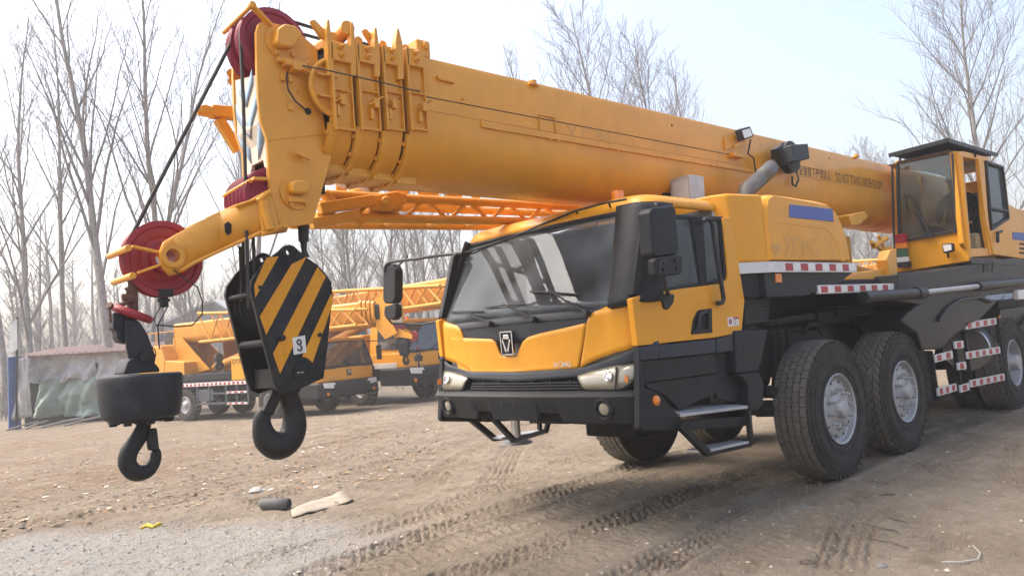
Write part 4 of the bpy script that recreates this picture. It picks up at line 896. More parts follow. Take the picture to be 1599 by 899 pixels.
# ---- rooster arm with its own sheave
YN2, YM2 = 4.20, 4.34
colsP = [((421, 300), (438, 357), 4.08), ((405, 309), (421, 361), 4.09), ((391, 317), (405, 366), 4.11), ((366, 325), (372, 381), 4.15), ((343, 331), (343, 394), 4.20), ((300, 352), (302, 413), YN2), ((270, 368), (281, 426), YN2), ((254, 378), (263, 431), YN2), ((248, 392), (252, 420), YN2), ((247, 400), (248, 408), YN2)]
def arm(side_):
    mm = MB(); rows = []
    tops = []; bots = []
    for t_, b_, y_ in colsP:
        yy = y_ if side_ > 0 else 2*YM2-y_
        T = W(*t_, y=y_); B = W(*b_, y=y_); T.y = yy; B.y = yy; tops.append(T); bots.append(B)
    mm.grid([bots, [lerp(a, b, .5) for a, b in zip(bots, tops)], tops]); return mm, tops, bots
mm, T1, B1 = arm(1); rooster = build(mm, 'rooster_arm', YEL2, CRANE, solid=.022, recalc=False, ang=12)
mm, T2, B2 = arm(-1); build(mm, 'side_plate', YEL2, rooster, solid=.022, recalc=False, ang=12)
m = MB(); m.grid([[p+Vector((0, -.045, 0)) for p in B1[:7]], [p+Vector((0, .045, 0)) for p in B2[:7]]]); build(m, 'bottom_flange', YEL2, rooster, solid=.018, recalc=False)
m = MB(); m.grid([[p+Vector((0, -.032, 0)) for p in T1[:4]], [p+Vector((0, .032, 0)) for p in T2[:4]]]); build(m, 'top_flange', YEL2, rooster, solid=.016, recalc=False)
# hinge boss where the arm meets the head
h0 = W(408, 312, y=4.05); h1 = W(423, 360, y=3.94); m = MB(); m.prism([W(404, 311, y=4.055), W(418, 303, y=4.055), W(423, 301, y=4.055), W(437, 352, y=4.055), W(424, 360, y=4.055), W(411, 362, y=4.055)], (0, .03, 0)); build(m, 'hinge_plate', YEL2, rooster, bv=.008)
m = MB(); m.tube([W(411, 313, y=4.045), W(422, 358, y=4.045)], .026, 14); build(m, 'hinge_pin', YEL2, rooster)
m = MB(); m.tube(WY(4.055, [(402, 314), (412, 306), (420, 300), (424, 303)]), .014, 8); m.tube(WY(4.055, [(409, 366), (424, 361), (440, 353)]), .014, 8); build_each(m, 'hinge_edge', YEL2, rooster)
m = MB(); c = W(354, 357, y=4.145); m.prism([W(*q, y=4.125) for q in [(350, 350), (356, 346), (361, 351), (361, 364), (355, 368), (351, 362)]], (0, -.006, 0)); build(m, 'arm_slot', DARK, rooster)
cS = W(267, 400, y=YN2)
def cut(o, mb):
    c_ = build(mb, 'cutter', YEL2); md = o.modifiers.new('b', 'BOOLEAN'); md.operation = 'DIFFERENCE'; md.object = c_; md.solver = 'EXACT'
    c_.location = tuple(np.array(c_.location)-(ORI[o.name]-np.array(o.matrix_world.translation)) if False else c_.location)
    bpy.context.view_layer.update(); dg = bpy.context.evaluated_depsgraph_get(); me = bpy.data.meshes.new_from_object(o.evaluated_get(dg)); o.modifiers.clear(); o.data = me; bpy.data.objects.remove(c_)
for o_ in [rooster]+[c for c in rooster.children if c.name.startswith('side_plate')]:
    cut(o_, MB().cyl(cS+Vector((0, -.3, 0)), cS+Vector((0, .6, 0)), .036, 24))
m = MB(); m.lathe([(.036, .0), (.062, .0), (.062, .014), (.036, .014)], cS+Vector((0, -.020, 0)), (0, -1, 0), 28); m.lathe([(.036, .014), (.036, -.06)], cS+Vector((0, -.020, 0)), (0, -1, 0), 28); build(m, 'pin_boss', YEL2, rooster)
m = MB(); sheave(m, (cS.x, YM2, cS.z), .208, .07, .05); build(m, 'rooster_sheave', REDS, rooster, ang=30)
for (p0, p1, p2) in (((246, 394), (205, 385), (195, 388)), ((251, 413), (215, 426), (202, 431))):
    m = MB()
    for yy in (YN2-.004, 2*YM2-YN2+.004):
        a, b = W(*p0, y=YN2), W(*p1, y=YN2); a.y = b.y = yy; m.bar(a, b, .014, .036, (0, 1, 0))
    b = W(*p1, y=YN2); e = W(*p2, y=YN2); m.tube([Vector((e.x+.01, YN2-.03, e.z)), Vector((e.x+.01, 2*YM2-YN2+.03, e.z))], .018, 10); build(m, 'rope_keeper', YEL2, rooster, bv=.003)
m = MB(); c = W(255, 458, y=YM2); m.box((c.x-.035, YM2-.04, c.z-.02), (c.x+.04, YM2+.04, c.z+.02)); m.tube([c, c-Vector((0, 0, .075))], .024, 10); m.tube([c-Vector((0, 0, .03)), c-Vector((0, 0, .045))], .034, 10); build(m, 'height_limiter', RUBS, rooster)
m = MB(); m.tube([W(272, 422, y=4.17), W(290, 436, y=4.2), W(308, 448, y=4.25), W(316, 470, y=4.3), W(316, 490, y=4.3)], .004, 5); build(m, 'control_cable', ROPE, rooster)
m = MB(); pth = [W(252, 476, y=YM2), W(240, 498, y=YM2), W(245, 510, y=4.3), W(262, 478, y=4.3), W(255, 473, y=YM2)]; m.tube(pth, .004, 5); m.tube([W(244, 507, y=4.3), W(275, 510, y=4.3), W(300, 508, y=4.3), W(316, 490, y=4.3)], .004, 5); m.tube([W(246, 508, y=4.3), W(249, 545, y=4.3)], .004, 5); build(m, 'control_cable', RUBS, rooster)
# ---- ropes
def rope(pts, r=.011, parent=CRANE): m = MB(); m.tube(pts, r, 8); return build(m, 'hoist_rope', ROPE, parent)
def circ(c, R_, a0, a1, y, n=12): return [Vector((c.x+R_*math.cos(a), y, c.z+R_*math.sin(a))) for a in np.linspace(a0, a1, n)]
Rg = .195
top = circ(cU, Rg, 1.2, 3.02, 4.32); low = circ(cS, .19, 2.75, 3.35, YM2)
rope([Vector((15.4, 4.32, 3.45)), Vector((3.0, 4.32, BT+.07))]+top+low+[W(206, 432, y=YM2), W(207, 440, y=YM2)])
rope([Vector((15.4, 4.19, 3.43)), Vector((3.0, 4.19, BT+.05))]+circ(cU, Rg, 1.2, 3.1, 4.19)+[W(380, 160, y=4.17), W(383, 270, y=4.17), W(384, 290, y=4.18)])
# ---- lattice jib stowed along the far side of the boom
YJ0, YJ1 = YC+.55, YC+1.15
JB = empty('jib_holder', (0, 0, 0)); bpy.data.objects.remove(JB)
def jx(px, py, y=YJ0): return W(px, py, y=y)
n0 = [W(579, 341, y=YJ0), W(912, 347, y=YJ0)]; n1 = [W(560, 306, y=YJ0), W(925, 325, y=YJ0)]
zl0, zl1 = n0[0].z, n0[1].z; zu0, zu1 = n1[0].z, n1[1].z; X0, X1 = 2.7, 9.8
def chordz(x, lo): 
    a, b = (n0 if lo else n1); t = (x-a.x)/(b.x-a.x); return a.z+(b.z-a.z)*t
m = MB(); m.tube([(X0, YJ0, chordz(X0, 1)), (X1, YJ0, chordz(X1, 1))], .036, 12); jib = build(m, 'stowed_jib', YELJ, CRANE)
for (yy, lo) in ((YJ0, 0), (YJ1, 1), (YJ1, 0)):
    up = 0 if lo else 0
    m = MB(); m.tube([(X0+.1, yy, chordz(X0, lo)+(0 if yy == YJ0 else .05)), (X1, yy, chordz(X1, lo)+(0 if yy == YJ0 else .05))], .036, 12); build(m, 'chord', YELJ, jib)
m = MB(); m.tube([(X0+.2, YJ1, chordz(X0, 0)+.42), (X1, YJ1, chordz(X1, 0)+.42)], .034, 10); build(m, 'chord', YELJ, jib)
ns = 30
for i in range(ns):
    xa2 = X0+.3+(X1-X0-.4)*i/ns; xb2 = X0+.3+(X1-X0-.4)*(i+1)/ns
    for (ya2, lo_a, yb2, lo_b, da, db) in ((YJ0, 1, YJ0, 0, 0, 0), (YJ1, 0, YJ1, 0, .05, .42)) if i % 2 else ((YJ0, 1, YJ0, 0, 0, 0), (YJ0, 1, YJ1, 1, 0, .05)):
        a = Vector((xa2, ya2, chordz(xa2, lo_a)+da)); b = Vector((xb2, yb2, chordz(xb2, lo_b)+db))
        if i % 2: a, b = Vector((xa2, yb2, chordz(xa2, lo_b)+db)), Vector((xb2, ya2, chordz(xb2, lo_a)+da))
        m = MB(); m.tube([a, b], .016, 8); build(m, 'lacing', YELJ, jib)
# pierced gusset plates at the jib foot
def holed(mb, pts, d, holes):
    mb.prism(pts, d)
gx0, gx1 = 3.05, 4.5
for yy in (YJ0+.30,):
    m = MB(); K = 5; zt_, zb_ = chordz(3, 0)+.20, chordz(3, 0)+.02
    for j in range(K):
        xs0 = gx0+(gx1-gx0)*j/K; xs1 = gx0+(gx1-gx0)*(j+1)/K; c = Vector(((xs0+xs1)/2, yy, (zt_+zb_)/2)); r = .055*(1.0 if j < 3 else 1.2); nn = 16
        inner = [c+Vector((math.cos(2*math.pi*(q+.5)/nn)*r, 0, math.sin(2*math.pi*(q+.5)/nn)*r)) for q in range(nn)]
        def sq(a):
            cx_, cz_ = math.cos(a), math.sin(a); hx, hz = (xs1-xs0)/2, (zt_-zb_)/2; s = min(hx/max(1e-6, abs(cx_)), hz/max(1e-6, abs(cz_))); return c+Vector((cx_*s, 0, cz_*s))
        outer = [sq(2*math.pi*(q+.5)/nn) for q in range(nn)]
        # make sure the corners are filled
        cor = [Vector((xs1, yy, zt_)), Vector((xs0, yy, zt_)), Vector((xs0, yy, zb_)), Vector((xs1, yy, zb_))]
        mb_ = m; b0 = len(mb_.v); mb_.add(inner+outer, [(q, (q+1) % nn, nn+(q+1) % nn, nn+q) for q in range(nn)])
        for cc in cor:
            d_ = sorted(range(nn), key=lambda q: (outer[q]-cc).length)[:2]; mb_.add([cc, outer[d_[0]], outer[d_[1]]], [(0, 1, 2)])
    build(m, 'pierced_plate', YELJ, jib, solid=.012, recalc=False, smooth=False)
m = MB(); bx_ = [W(*p, y=YJ0-.05) for p in [(580, 305), (620, 298), (636, 302), (636, 318), (610, 330), (582, 328)]]; m.prism(bx_, (0, .3, 0)); m.tube([W(603, 313, y=YJ0-.06), W(603, 313, y=YJ0-.1)], .035, 12); build(m, 'pivot_block', YELJ, jib, bv=.015)
m = MB(); m.bar(W(498, 326, y=YJ0-.02), W(582, 313, y=YJ0-.02), .07, .085); m.bar(W(486, 350, y=YJ0-.02), W(560, 335, y=YJ0-.02), .06, .08); m.tube([W(504, 300, y=YJ0), W(520, 317, y=YJ0)], .04, 8); m.tube([W(522, 316, y=YJ0+.2), W(572, 294, y=YJ0+.2)], .04, 10); m.bar(W(556, 346, y=YJ0-.02), W(625, 322, y=YJ0+.1), .05, .07); build(m, 'pivot_link', YELJ, jib, bv=.01)
# jib fork that shows left of the boom head
yj = YQ+.25
m = MB(); a = W(312, 173, y=yj); b = W(366, 178, y=yj); m.bar(a+(b-a)*.3, b+(b-a)*.8, .09, .075); fk = build(m, 'jib_fork', YELJ, CRANE, bv=.01)
m = MB()
for dy in (-.05, .05):
    m.prism([W(308, 166, y=yj+dy), W(322, 163, y=yj+dy), W(334, 168, y=yj+dy), W(334, 184, y=yj+dy), W(322, 182, y=yj+dy), W(309, 179, y=yj+dy)], (0, .02, 0))
m.tube([W(313, 171, y=yj-.09), W(313, 171, y=yj+.09)], .018, 10); build(m, 'fork_ear', YELJ, fk, bv=.004)
m = MB(); m.bar(W(341, 186, y=yj), W(372, 236, y=yj), .05, .06); build(m, 'fork_brace', YELJ, fk)
m = MB(); m.tube([W(362, 115, y=YQ+.02), W(362, 115, y=YQ+.06)], .03, 10); m.tube([W(363, 127, y=YQ+.02), W(363, 127, y=YQ+.06)], .028, 10); build(m, 'pin_lug', YELJ, fk)
# ---- lift cylinder and yellow frame under the boom
m = MB(); m.tube([Vector((6.6, YC, 2.30)), Vector((9.0, YC, 1.98)), Vector((11.5, YC, 1.68))], .20, 24); m.tube([Vector((8.8, YC, 2.0)), Vector((8.95, YC, 1.985))], .22, 24); build(m, 'lift_cylinder', YEL2, CRANE)
m = MB(); m.prism(WY(3.75, [(1325, 336), (1350, 330), (1356, 338), (1344, 350), (1330, 352)]), (0, .9, 0)); m.box((8.95, YC-.35, 1.92), (9.3, YC-.18, 2.35)); build(m, 'cylinder_mount', YELJ, CRANE, bv=.01)
m = MB(); m.tube(WY(3.7, [(1364, 385), (1374, 378), (1384, 372)]), .03, 8); m.tube(WY(3.7, [(1360, 378), (1376, 390), (1392, 388)]), .025, 8); m.tube(WY(3.7, [(1372, 368), (1380, 386)]), .02, 8); build(m, 'valve_pipes', YELJ, CRANE)
m = MB(); m.prism(WY(3.35, [(1326, 427), (1392, 418), (1400, 424), (1400, 437), (1326, 437)]), (0, .2, 0)); m.prism(WY(3.3, [(1385, 405), (1391, 390), (1400, 388), (1402, 440), (1391, 440)]), (0, .12, 0)); build(m, 'turntable_frame', YEL2, CRANE, bv=.01)
m = MB(); m.box((8.6, YC-1.0, 1.70), (15.5, YC+1.1, 1.84)); m.lathe([(.0, 0), (.72, 0), (.72, .14), (0, .14)], (12.2, YC, 1.55), (0, 0, 1), 40); build(m, 'turntable', CHAS, CRANE, bv=.02)
# ---- camera-side reel, lamp
yr = YB-.10
c = W(1232, 246, y=yr); m = MB(); m.lathe([(.03, -.04), (.17, -.04), (.17, -.02), (.12, -.01), (.12, .01), (.17, .02), (.17, .04), (.03, .04)], c, (0, 1, 0), 28); rl = build(m, 'hose_reel', RUBS, CRANE, ang=30)
for rr in (.155, .145): m = MB(); m.ring(c+Vector((0, .0, 0)), (0, 1, 0), rr, .014, 32, 6); build(m, 'hose_turn', RUBS, rl)
m = MB(); m.prism(WY(yr-.20, [(1236, 226), (1262, 224), (1265, 248), (1240, 252)]), (0, .14, 0)); build(m, 'reel_motor', GRYP, rl, bv=.012)
m = MB(); m.box((c.x-.27, yr-.06, c.z-.03), (c.x+.05, yr+.06, c.z+.05)); m.prism(WY(yr-.09, [(1212, 232), (1222, 226), (1238, 230), (1240, 250), (1224, 258)]), (0, .07, 0)); build(m, 'reel_bracket', RUBS, rl, bv=.006)
m = MB(); m.tube([W(1244, 268, y=YB-.03), W(1247, 280, y=YB-.06), W(1243, 291, y=YB-.07), W(1237, 288, y=YB-.05), W(1237, 276, y=YB-.03)], .010, 7); build(m, 'loose_cable', RUBS, CRANE)
c = W(1167, 208, y=YB-.06); m = MB(); m.prism(WY(YB-.10, [(1156, 201), (1172, 197), (1178, 213), (1162, 219)]), (0, .07, 0)); wl_ = build(m, 'work_lamp', RUBS, CRANE, bv=.012)
m = MB(); m.prism(WY(YB-.104, [(1159, 204), (1171, 200.5), (1175, 212), (1163, 216)]), (0, .005, 0)); build(m, 'lamp_lens', LENSW, wl_)
m = MB(); m.tube(WY(YB-.05, [(1172, 218), (1168, 240), (1177, 247), (1180, 269)]), .009, 7); build(m, 'lamp_stem', RUBS, wl_)
m = MB(); m.obox(W(1150, 243, y=YB-.03), (.10, 0, .0), (0, .03, 0), (0, 0, .02)); m.obox(W(1139, 223, y=YB-.01), (.09, 0, .02), (0, .01, 0), (0, 0, .06)); m.bar(W(1146, 229, y=YB-.04), W(1164, 221, y=YB-.05), .02, .025); build(m, 'lamp_bracket', YEL2, CRANE, bv=.004)
# ---- operator cab (open side door slid back)
XO = 10.5; YO = 3.13; YO2 = 3.93
def OX(pts, x=XO): return [W(a, b, x=x) for a, b in pts]
def OY(pts, y=YO): return WY(y, pts)
m = MB(); m.box((XO+.1, YO+.05, 1.92), (12.7, YO2, 1.98)); m.box((12.62, YO+.05, 1.95), (12.7, YO2, 3.2)); m.box((XO+.1, YO2-.04, 1.95), (12.7, YO2, 2.55)); m.box((11.5, YO2-.04, 2.5), (11.62, YO2, 3.25)); oc_ = build(m, 'operator_cab', YEL2, CRANE, bv=.01)
m = MB(); m.prism(OX([(1400, 373), (1492, 358), (1507, 374), (1514, 408), (1403, 426)]), (.06, 0, 0)); build(m, 'front_apron', YEL, oc_, bv=.02)
m = MB(); m.prism(OX([(1397, 252), (1402, 250), (1404, 372), (1404, 426), (1398, 427)]), (.08, 0, 0)); build(m, 'front_post', YEL, oc_, bv=.015)
m = MB(); m.prism(OX([(1484, 236), (1489, 235), (1500, 240), (1513, 380), (1514, 408), (1500, 385), (1493, 355)]), (.08, 0, 0)); build(m, 'front_post', YEL, oc_, bv=.015)
m = MB(); m.prism(OX([(1401, 254), (1484, 237), (1494, 361), (1405, 376)]), (.008, 0, 0)); build(m, 'front_window', WIND, oc_)
m = MB()
for a, b in (((1401, 255), (1485, 238)), ((1485, 238), (1495, 361)), ((1495, 361), (1405, 377)), ((1405, 377), (1401, 255))): m.bar(W(*a, x=XO-.005), W(*b, x=XO-.005), .03, .045, (1, 0, 0))
build(m, 'window_seal', RUBS, oc_)
m = MB(); m.tube(OX([(1393, 257), (1394, 310), (1396, 370), (1398, 400)], XO-.08), .014, 6); m.tube(OX([(1487, 240), (1490, 300), (1495, 355), (1499, 371)], XO-.05), .014, 6); build_each(m, 'grab_rail', RUBS, oc_)
m = MB(); m.tube(OX([(1452, 366), (1436, 335), (1422, 306), (1415, 304)], XO-.04), .014, 6); m.tube(OX([(1446, 367), (1428, 330)], XO-.04), .012, 6); m.tube(OX([(1412, 302), (1416, 330)], XO-.03), .01, 6); m.obox(W(1449, 368, x=XO-.04), (.02, 0, 0), (0, .06, 0), (0, 0, .025)); build(m, 'wiper', RUBS, oc_)
# side frame
m = MB(); m.prism(OY([(1490, 236), (1506, 236), (1544, 246), (1546, 253), (1530, 250), (1500, 244), (1499, 300), (1512, 384), (1513, 393), (1505, 380)]), (0, .06, 0)); build(m, 'side_frame', YEL, oc_, bv=.012)
m = MB(); m.prism(OY([(1499, 300), (1502, 300), (1516, 388), (1560, 386), (1562, 398), (1513, 402), (1511, 384)]), (0, .06, 0)); build(m, 'side_sill', YEL2, oc_, bv=.01)
dpx = [(1527, 247), (1540, 246), (1563, 258), (1569, 300), (1576, 340), (1577, 352), (1599, 356), (1599, 404), (1551, 398), (1545, 360), (1535, 300)]
dr = OY([(1528, 247), (1537, 252), (1545, 362), (1572, 341), (1580, 347), (1599, 353), (1599, 404), (1552, 397), (1540, 350)], YO-.03); m = MB(); m.prism(dr, (0, .05, 0)); dr_ = build(m, 'sliding_door', YEL, oc_, bv=.01)
m = MB(); m.prism(OY([(1536, 252), (1563, 261), (1573, 341), (1547, 358)], YO-.012), (0, .008, 0)); build(m, 'door_window', WIN, dr_)
m = MB()
for a, b in (((1538, 253), (1564, 262)), ((1564, 262), (1573, 341)), ((1573, 341), (1547, 358)), ((1547, 358), (1538, 253)), ((1543, 325), (1571, 330))): m.bar(W(*a, y=YO-.02), W(*b, y=YO-.02), .03, .055, (0, 1, 0))
build(m, 'window_seal', RUBS, dr_)
m = MB(); m.tube(OY([(1564, 361), (1558, 364), (1558, 378)], YO-.06), .02, 7); build(m, 'door_latch', RUBS, dr_)
m = MB(); m.prism(OY([(1529, 250), (1534, 250), (1545, 350), (1552, 397), (1546, 397), (1536, 340)], YO-.015), (0, .05, 0)); build(m, 'door_post', YEL, oc_, bv=.008)
# inside: seat, console, headliner, far window
m = MB(); m.prism([(11.5, 3.36, 2.30), (12.0, 3.36, 2.32), (12.0, 3.36, 2.2), (11.48, 3.36, 2.2)], (0, .42, 0)); m.prism([(11.9, 3.36, 2.32), (12.05, 3.36, 2.32), (12.2, 3.36, 2.95), (12.08, 3.36, 2.97)], (0, .42, 0)); m.box((11.55, 3.4, 1.98), (11.95, 3.74, 2.2)); build(m, 'operator_seat', SEAT, oc_, bv=.03)
m = MB(); m.box((11.2, YO+.07, 2.0), (11.95, YO+.22, 2.34)); build(m, 'side_console', SEATT, oc_, bv=.03)
m = MB(); m.box((XO+.1, YO+.1, 3.32), (12.6, YO2-.05, 3.36)); build(m, 'headliner', INT, oc_)
# roof with corrugated shade
m = MB(); m.prism(OY([(1489, 236), (1545, 245), (1546, 250), (1500, 243)], YO), (0, .8, 0)); build(m, 'roof', YEL, oc_, bv=.01)
s0 = W(1388, 243, x=XO-.25); s1 = W(1480, 219, x=XO-.25); s2 = W(1547, 244, y=YO); zsl = s1.z
rows = []; NR = 30
A0, A1 = s0, s1; d = Vector((1.95, 0, .02)); 
for j in range(NR+1):
    t = j/NR; p = lerp(A0, A1, t); rows.append([p+Vector((0, 0, .018*(j % 2))), p+d+Vector((0, 0, .018*(j % 2)))])
m = MB(); m.grid(rows); sh = build(m, 'sun_shade', CHAS, oc_, solid=.008, recalc=False, smooth=False)
m = MB(); m.bar(A0, A1, .02, .05); m.bar(A1, A1+d, .02, .05); m.tube([W(1406, 252, x=XO), W(1405, 244, x=XO-.2)], .014, 6); m.tube([A1+d*.5, A1+d*.5-Vector((0, 0, .12))], .014, 6); build(m, 'shade_frame', BLK, sh)
# stack light, lamp
for k, (p0, p1, mt_) in enumerate((((1397, 366), (1414, 380), RED), ((1397.5, 380), (1415, 389), AMB), ((1399, 389), (1416, 402), None), ((1400, 402), (1417, 410), WHT))):
    if mt_ is None: mt_ = mat('green_lens', (.02, .10, .06), .3, var=.1, coat=.5)
    m = MB(); m.prism(OX([p0, (p1[0], p0[1]-1.5), (p1[0]+.6, p1[1]-1.5), (p0[0]+.6, p1[1])], XO-.12), (.06, 0, 0)); build(m, 'stack_light', mt_, oc_, bv=.006)
m = MB(); m.prism(OX([(1400, 410), (1418, 408), (1419, 416), (1402, 418)], XO-.12), (.1, 0, 0)); build(m, 'stack_light_base', RUBS, oc_)
c = W(1479, 387, x=XO-.08); m = MB(); m.prism(OX([(1470, 381), (1487, 379), (1488, 392), (1473, 396)], XO-.14), (.09, 0, 0)); fl_ = build(m, 'work_lamp', RUBS, oc_, bv=.014)
m = MB(); m.prism(OX([(1472, 383), (1485, 381.5), (1486, 390), (1474.5, 393)], XO-.145), (.006, 0, 0)); build(m, 'lamp_lens', LENSW, fl_, bv=.002)
m = MB(); m.tube([W(1480, 395, x=XO-.1), W(1481, 402, x=XO-.06)], .014, 6); build(m, 'lamp_stem', RUBS, fl_)
m = MB(); m.prism(OX([(1402, 419), (1515, 402), (1516, 412), (1404, 432)], XO+.02), (2.2, 0, 0)); build(m, 'cab_base', BLK, oc_, bv=.008)
# superstructure body behind the cab
m = MB(); m.prism(OY([(1574, 318), (1590, 326), (1660, 335), (1660, 402), (1576, 402)], YO+.02), (0, .6, 0)); mbd = build(m, 'machinery_cover', YEL2, CRANE, bv=.02)
m = MB(); m.prism(OY([(1581, 362), (1640, 367), (1640, 380), (1582, 374)], YO-.035), (0, .02, 0)); build(m, 'blue_panel', BLU, mbd)
for k in range(3): m = MB(); m.prism(OY([(1592, 379+k*7), (1640, 384+k*7), (1640, 387+k*7), (1592, 382+k*7)], YO-.033), (0, .01, 0)); build(m, 'vent_slot', DARK, mbd)
# ================================================================ hook block
HB = empty('hook_block', (2.2, YC, 1.3)); tag(HB, 'large black hook block with yellow diagonal stripes and a white hook-symbol plate', 'hook block')
yn_, yfr = YC-.19, YC+.19
hb_px = [(429, 397), (437, 391), (444, 384), (452, 381.5), (460, 384), (468, 392), (477, 400), (496, 413), (510, 428), (518, 441), (520, 460), (512, 540), (506, 590), (476, 604), (446, 615), (434, 610), (428, 597), (422, 574), (391, 452), (393, 438), (408, 416)]
pp = WY(yn_, hb_px); m = MB(); m.prism(pp, (0, .03, 0)); hb = build(m, 'side_plate', HOOKM, HB, bv=.006)
m = MB(); m.prism([Vector((p.x, yfr, p.z)) for p in pp], (0, -.03, 0)); build(m, 'side_plate', HOOKM, HB, bv=.006)
def zz2(x, y): return (140+x/2.0905, 330+y/2.0905)
for st in ([(578, 150), (617, 147), (541, 281), (538, 240)], [(660, 172), (685, 160), (708, 148), (577, 402), (556, 342)], [(744, 182), (771, 212), (622, 529), (599, 464)], [(789, 268), (794, 300), (728, 493), (712, 478), (694, 474)]):
    m = MB(); m.prism(WY(yn_-.0025, [zz2(*p) for p in st]), (0, .004, 0)); build(m, 'yellow_stripe', STRP, hb)
m = MB(); m.prism(WY(yn_-.004, [zz2(662, 412), zz2(703, 404), zz2(708, 460), zz2(667, 468)]), (0, .006, 0)); pl = build(m, 'symbol_plate', WHT, hb)
m = MB(); yy = yn_-.006; c = W(*zz2(684, 426), y=yy); m.ring(c, (0, 1, 0), .013, .0045, 16, 6); c2 = W(*zz2(687, 446), y=yy)
m.tube([W(*zz2(685, 434), y=yy), W(*zz2(690, 440), y=yy), W(*zz2(693, 447), y=yy), W(*zz2(688, 454), y=yy), W(*zz2(681, 452), y=yy), W(*zz2(679, 446), y=yy)], [.004, .005, .006, .006, .005, .002], 6); build(m, 'hook_symbol', INK, pl)
for (px, py, r, d) in ((zz2(688, 525)+(.048, .02)), (zz2(625, 413)+(.018, .03)), (zz2(570, 152)+(.012, .004)), (zz2(750, 403)+(.014, .012)), (zz2(555, 248)+(.012, .008))):
    c = W(px, py, y=yn_); m = MB(); m.lathe([(0, d), (r*.85, d), (r, d*.8), (r, 0)], c, (0, -1, 0), 18); build(m, 'pin_head', HOOKM, hb)
c = W(*zz2(688, 525), y=yn_-.021); m = MB(); m.box((c.x-.02, c.y, c.z-.004), (c.x-.004, c.y+.004, c.z+.004)); m.box((c.x+.004, c.y, c.z-.004), (c.x+.02, c.y+.004, c.z+.004)); build(m, 'pin_slot', STL, hb)
for (px, py) in (zz2(649, 133), ): 
    c = W(px, py, y=yn_-.001)
    for o_ in [o for o in HB.children if o.name.startswith('side_plate')]: cut(o_, MB().cyl(c+Vector((0, -.2, 0)), c+Vector((0, .8, 0)), .016, 20))
    m = MB(); m.lathe([(.017, .004), (.029, .004), (.029, 0)], c, (0, -1, 0), 18); build(m, 'lug_eye', HOOKM, hb)
cS2 = W(470, 470, y=yn_); 
for j in range(5):
    m = MB(); sheave(m, (W(447, 468, y=yn_).x+.03, YC-.13+j*.065, W(447, 468, y=yn_).z), .20, .055, .04); build(m, 'block_sheave', CHAS, HB, ang=30)
m = MB(); cc = W(470, 468, y=yn_); m.tube([(cc.x, yn_, cc.z), (cc.x, yfr, cc.z)], .035, 12); a = W(394, 458, y=yn_); m.tube([(a.x+.02, yn_+.02, a.z), (a.x+.02, yfr-.02, a.z)], .016, 10); b = W(413, 535, y=yn_); m.tube([(b.x+.02, yn_, b.z), (b.x+.02, yfr, b.z)], .022, 10); d_ = W(455, 590, y=yn_); m.box((d_.x-.07, yn_+.02, d_.z-.05), (d_.x+.12, yfr-.02, d_.z+.06)); build_each(m, 'cross_pin', CHAS, HB)
def hook(name, pts, rad, y, parent, mt_, sc):
    P_ = [W(*p, y=y) for p in pts]
    # smooth centre line
    n = 40; t = np.linspace(0, len(P_)-1, n); out = []; rr = []
    for q in t:
        i = min(int(q), len(P_)-2); f_ = q-i
        p0, p1, p2, p3 = P_[max(i-1, 0)], P_[i], P_[i+1], P_[min(i+2, len(P_)-1)]
        out.append(.5*((2*p1)+(p2-p0)*f_+(2*p0-5*p1+4*p2-p3)*f_*f_+(3*p1-p0-3*p2+p3)*f_**3)); rr.append(float(np.interp(q, range(len(rad)), rad))*sc)
    m_ = MB(); m_.tube(out, rr, 20); o_ = build(m_, name, mt_, parent, ang=80); return o_
hook('hook', [zz2(*p) for p in [(648, 575), (650, 605), (664, 645), (668, 700), (650, 745), (612, 765), (577, 742), (563, 700), (566, 662), (578, 640)]], [32, 33, 34, 40, 43, 45, 40, 30, 24, 12], YC, HB, HOOKM, .00184)
m = MB(); a = W(*zz2(612, 585), y=YC-.03); b = W(*zz2(577, 662), y=YC-.03); m.bar(a, b, .07, .045, (0, 1, 0)); build(m, 'latch', HOOKM, HB, bv=.012)
m = MB(); c = W(*zz2(648, 585), y=YC); m.tube([c+Vector((0, 0, .06)), c+Vector((0, 0, -.01))], .075, 20); build(m, 'hook_nut', HOOKM, HB)
# its ropes and wedge socket belong to the crane
for px, a, b, yy in ((388, 360, 480, 4.10), (398, 352, 470, 4.22), (378, 385, 470, 4.34), (381, 300, 470, 4.45)):
    rope([W(px-3, a, y=yy), W(px, b, y=yy)], .010)
m = MB(); a = W(474, 352, y=4.2); b = W(474, 377, y=4.2); m.tube([a, b], [.034, .03], 10); m.tube([b, W(475, 392, y=4.2), W(476, 402, y=4.2)], [.022, .016, .03], 8); build(m, 'wedge_socket', RUBS, CRANE)
# ================================================================ auxiliary hook with ball weight
AH = empty('auxiliary_hook', (1.35, YM2, 1.2)); tag(AH, 'small hook under a dark drum-shaped ball weight hanging from the red sheave', 'crane hook')
cB = W(220, 617, y=YM2); axis = Vector((.02, 0, 1)).normalized()
m = MB(); m.lathe([(.0, .112), (.05, .113), (.190, .112), (.201, .107), (.205, .096), (.206, .07), (.201, -.02), (.190, -.09), (.184, -.110), (.172, -.117), (.05, -.118), (0, -.118)], cB, axis, 56); build(m, 'ball_weight', BALLM, AH, ang=50)
m = MB(); m.lathe([(0, -.118), (.16, -.118), (.16, -.132), (0, -.132)], cB, axis, 24)
for j in range(8): a_ = 2*math.pi*j/8; m.tube([cB+Vector((math.cos(a_)*.14, math.sin(a_)*.14, -.13)), cB+Vector((math.cos(a_)*.14, math.sin(a_)*.14, -.145))], .02, 6)
build(m, 'bottom_plate', HOOKM, AH)
def z6(x, y): return (x/3.21, 440+y/3.21)
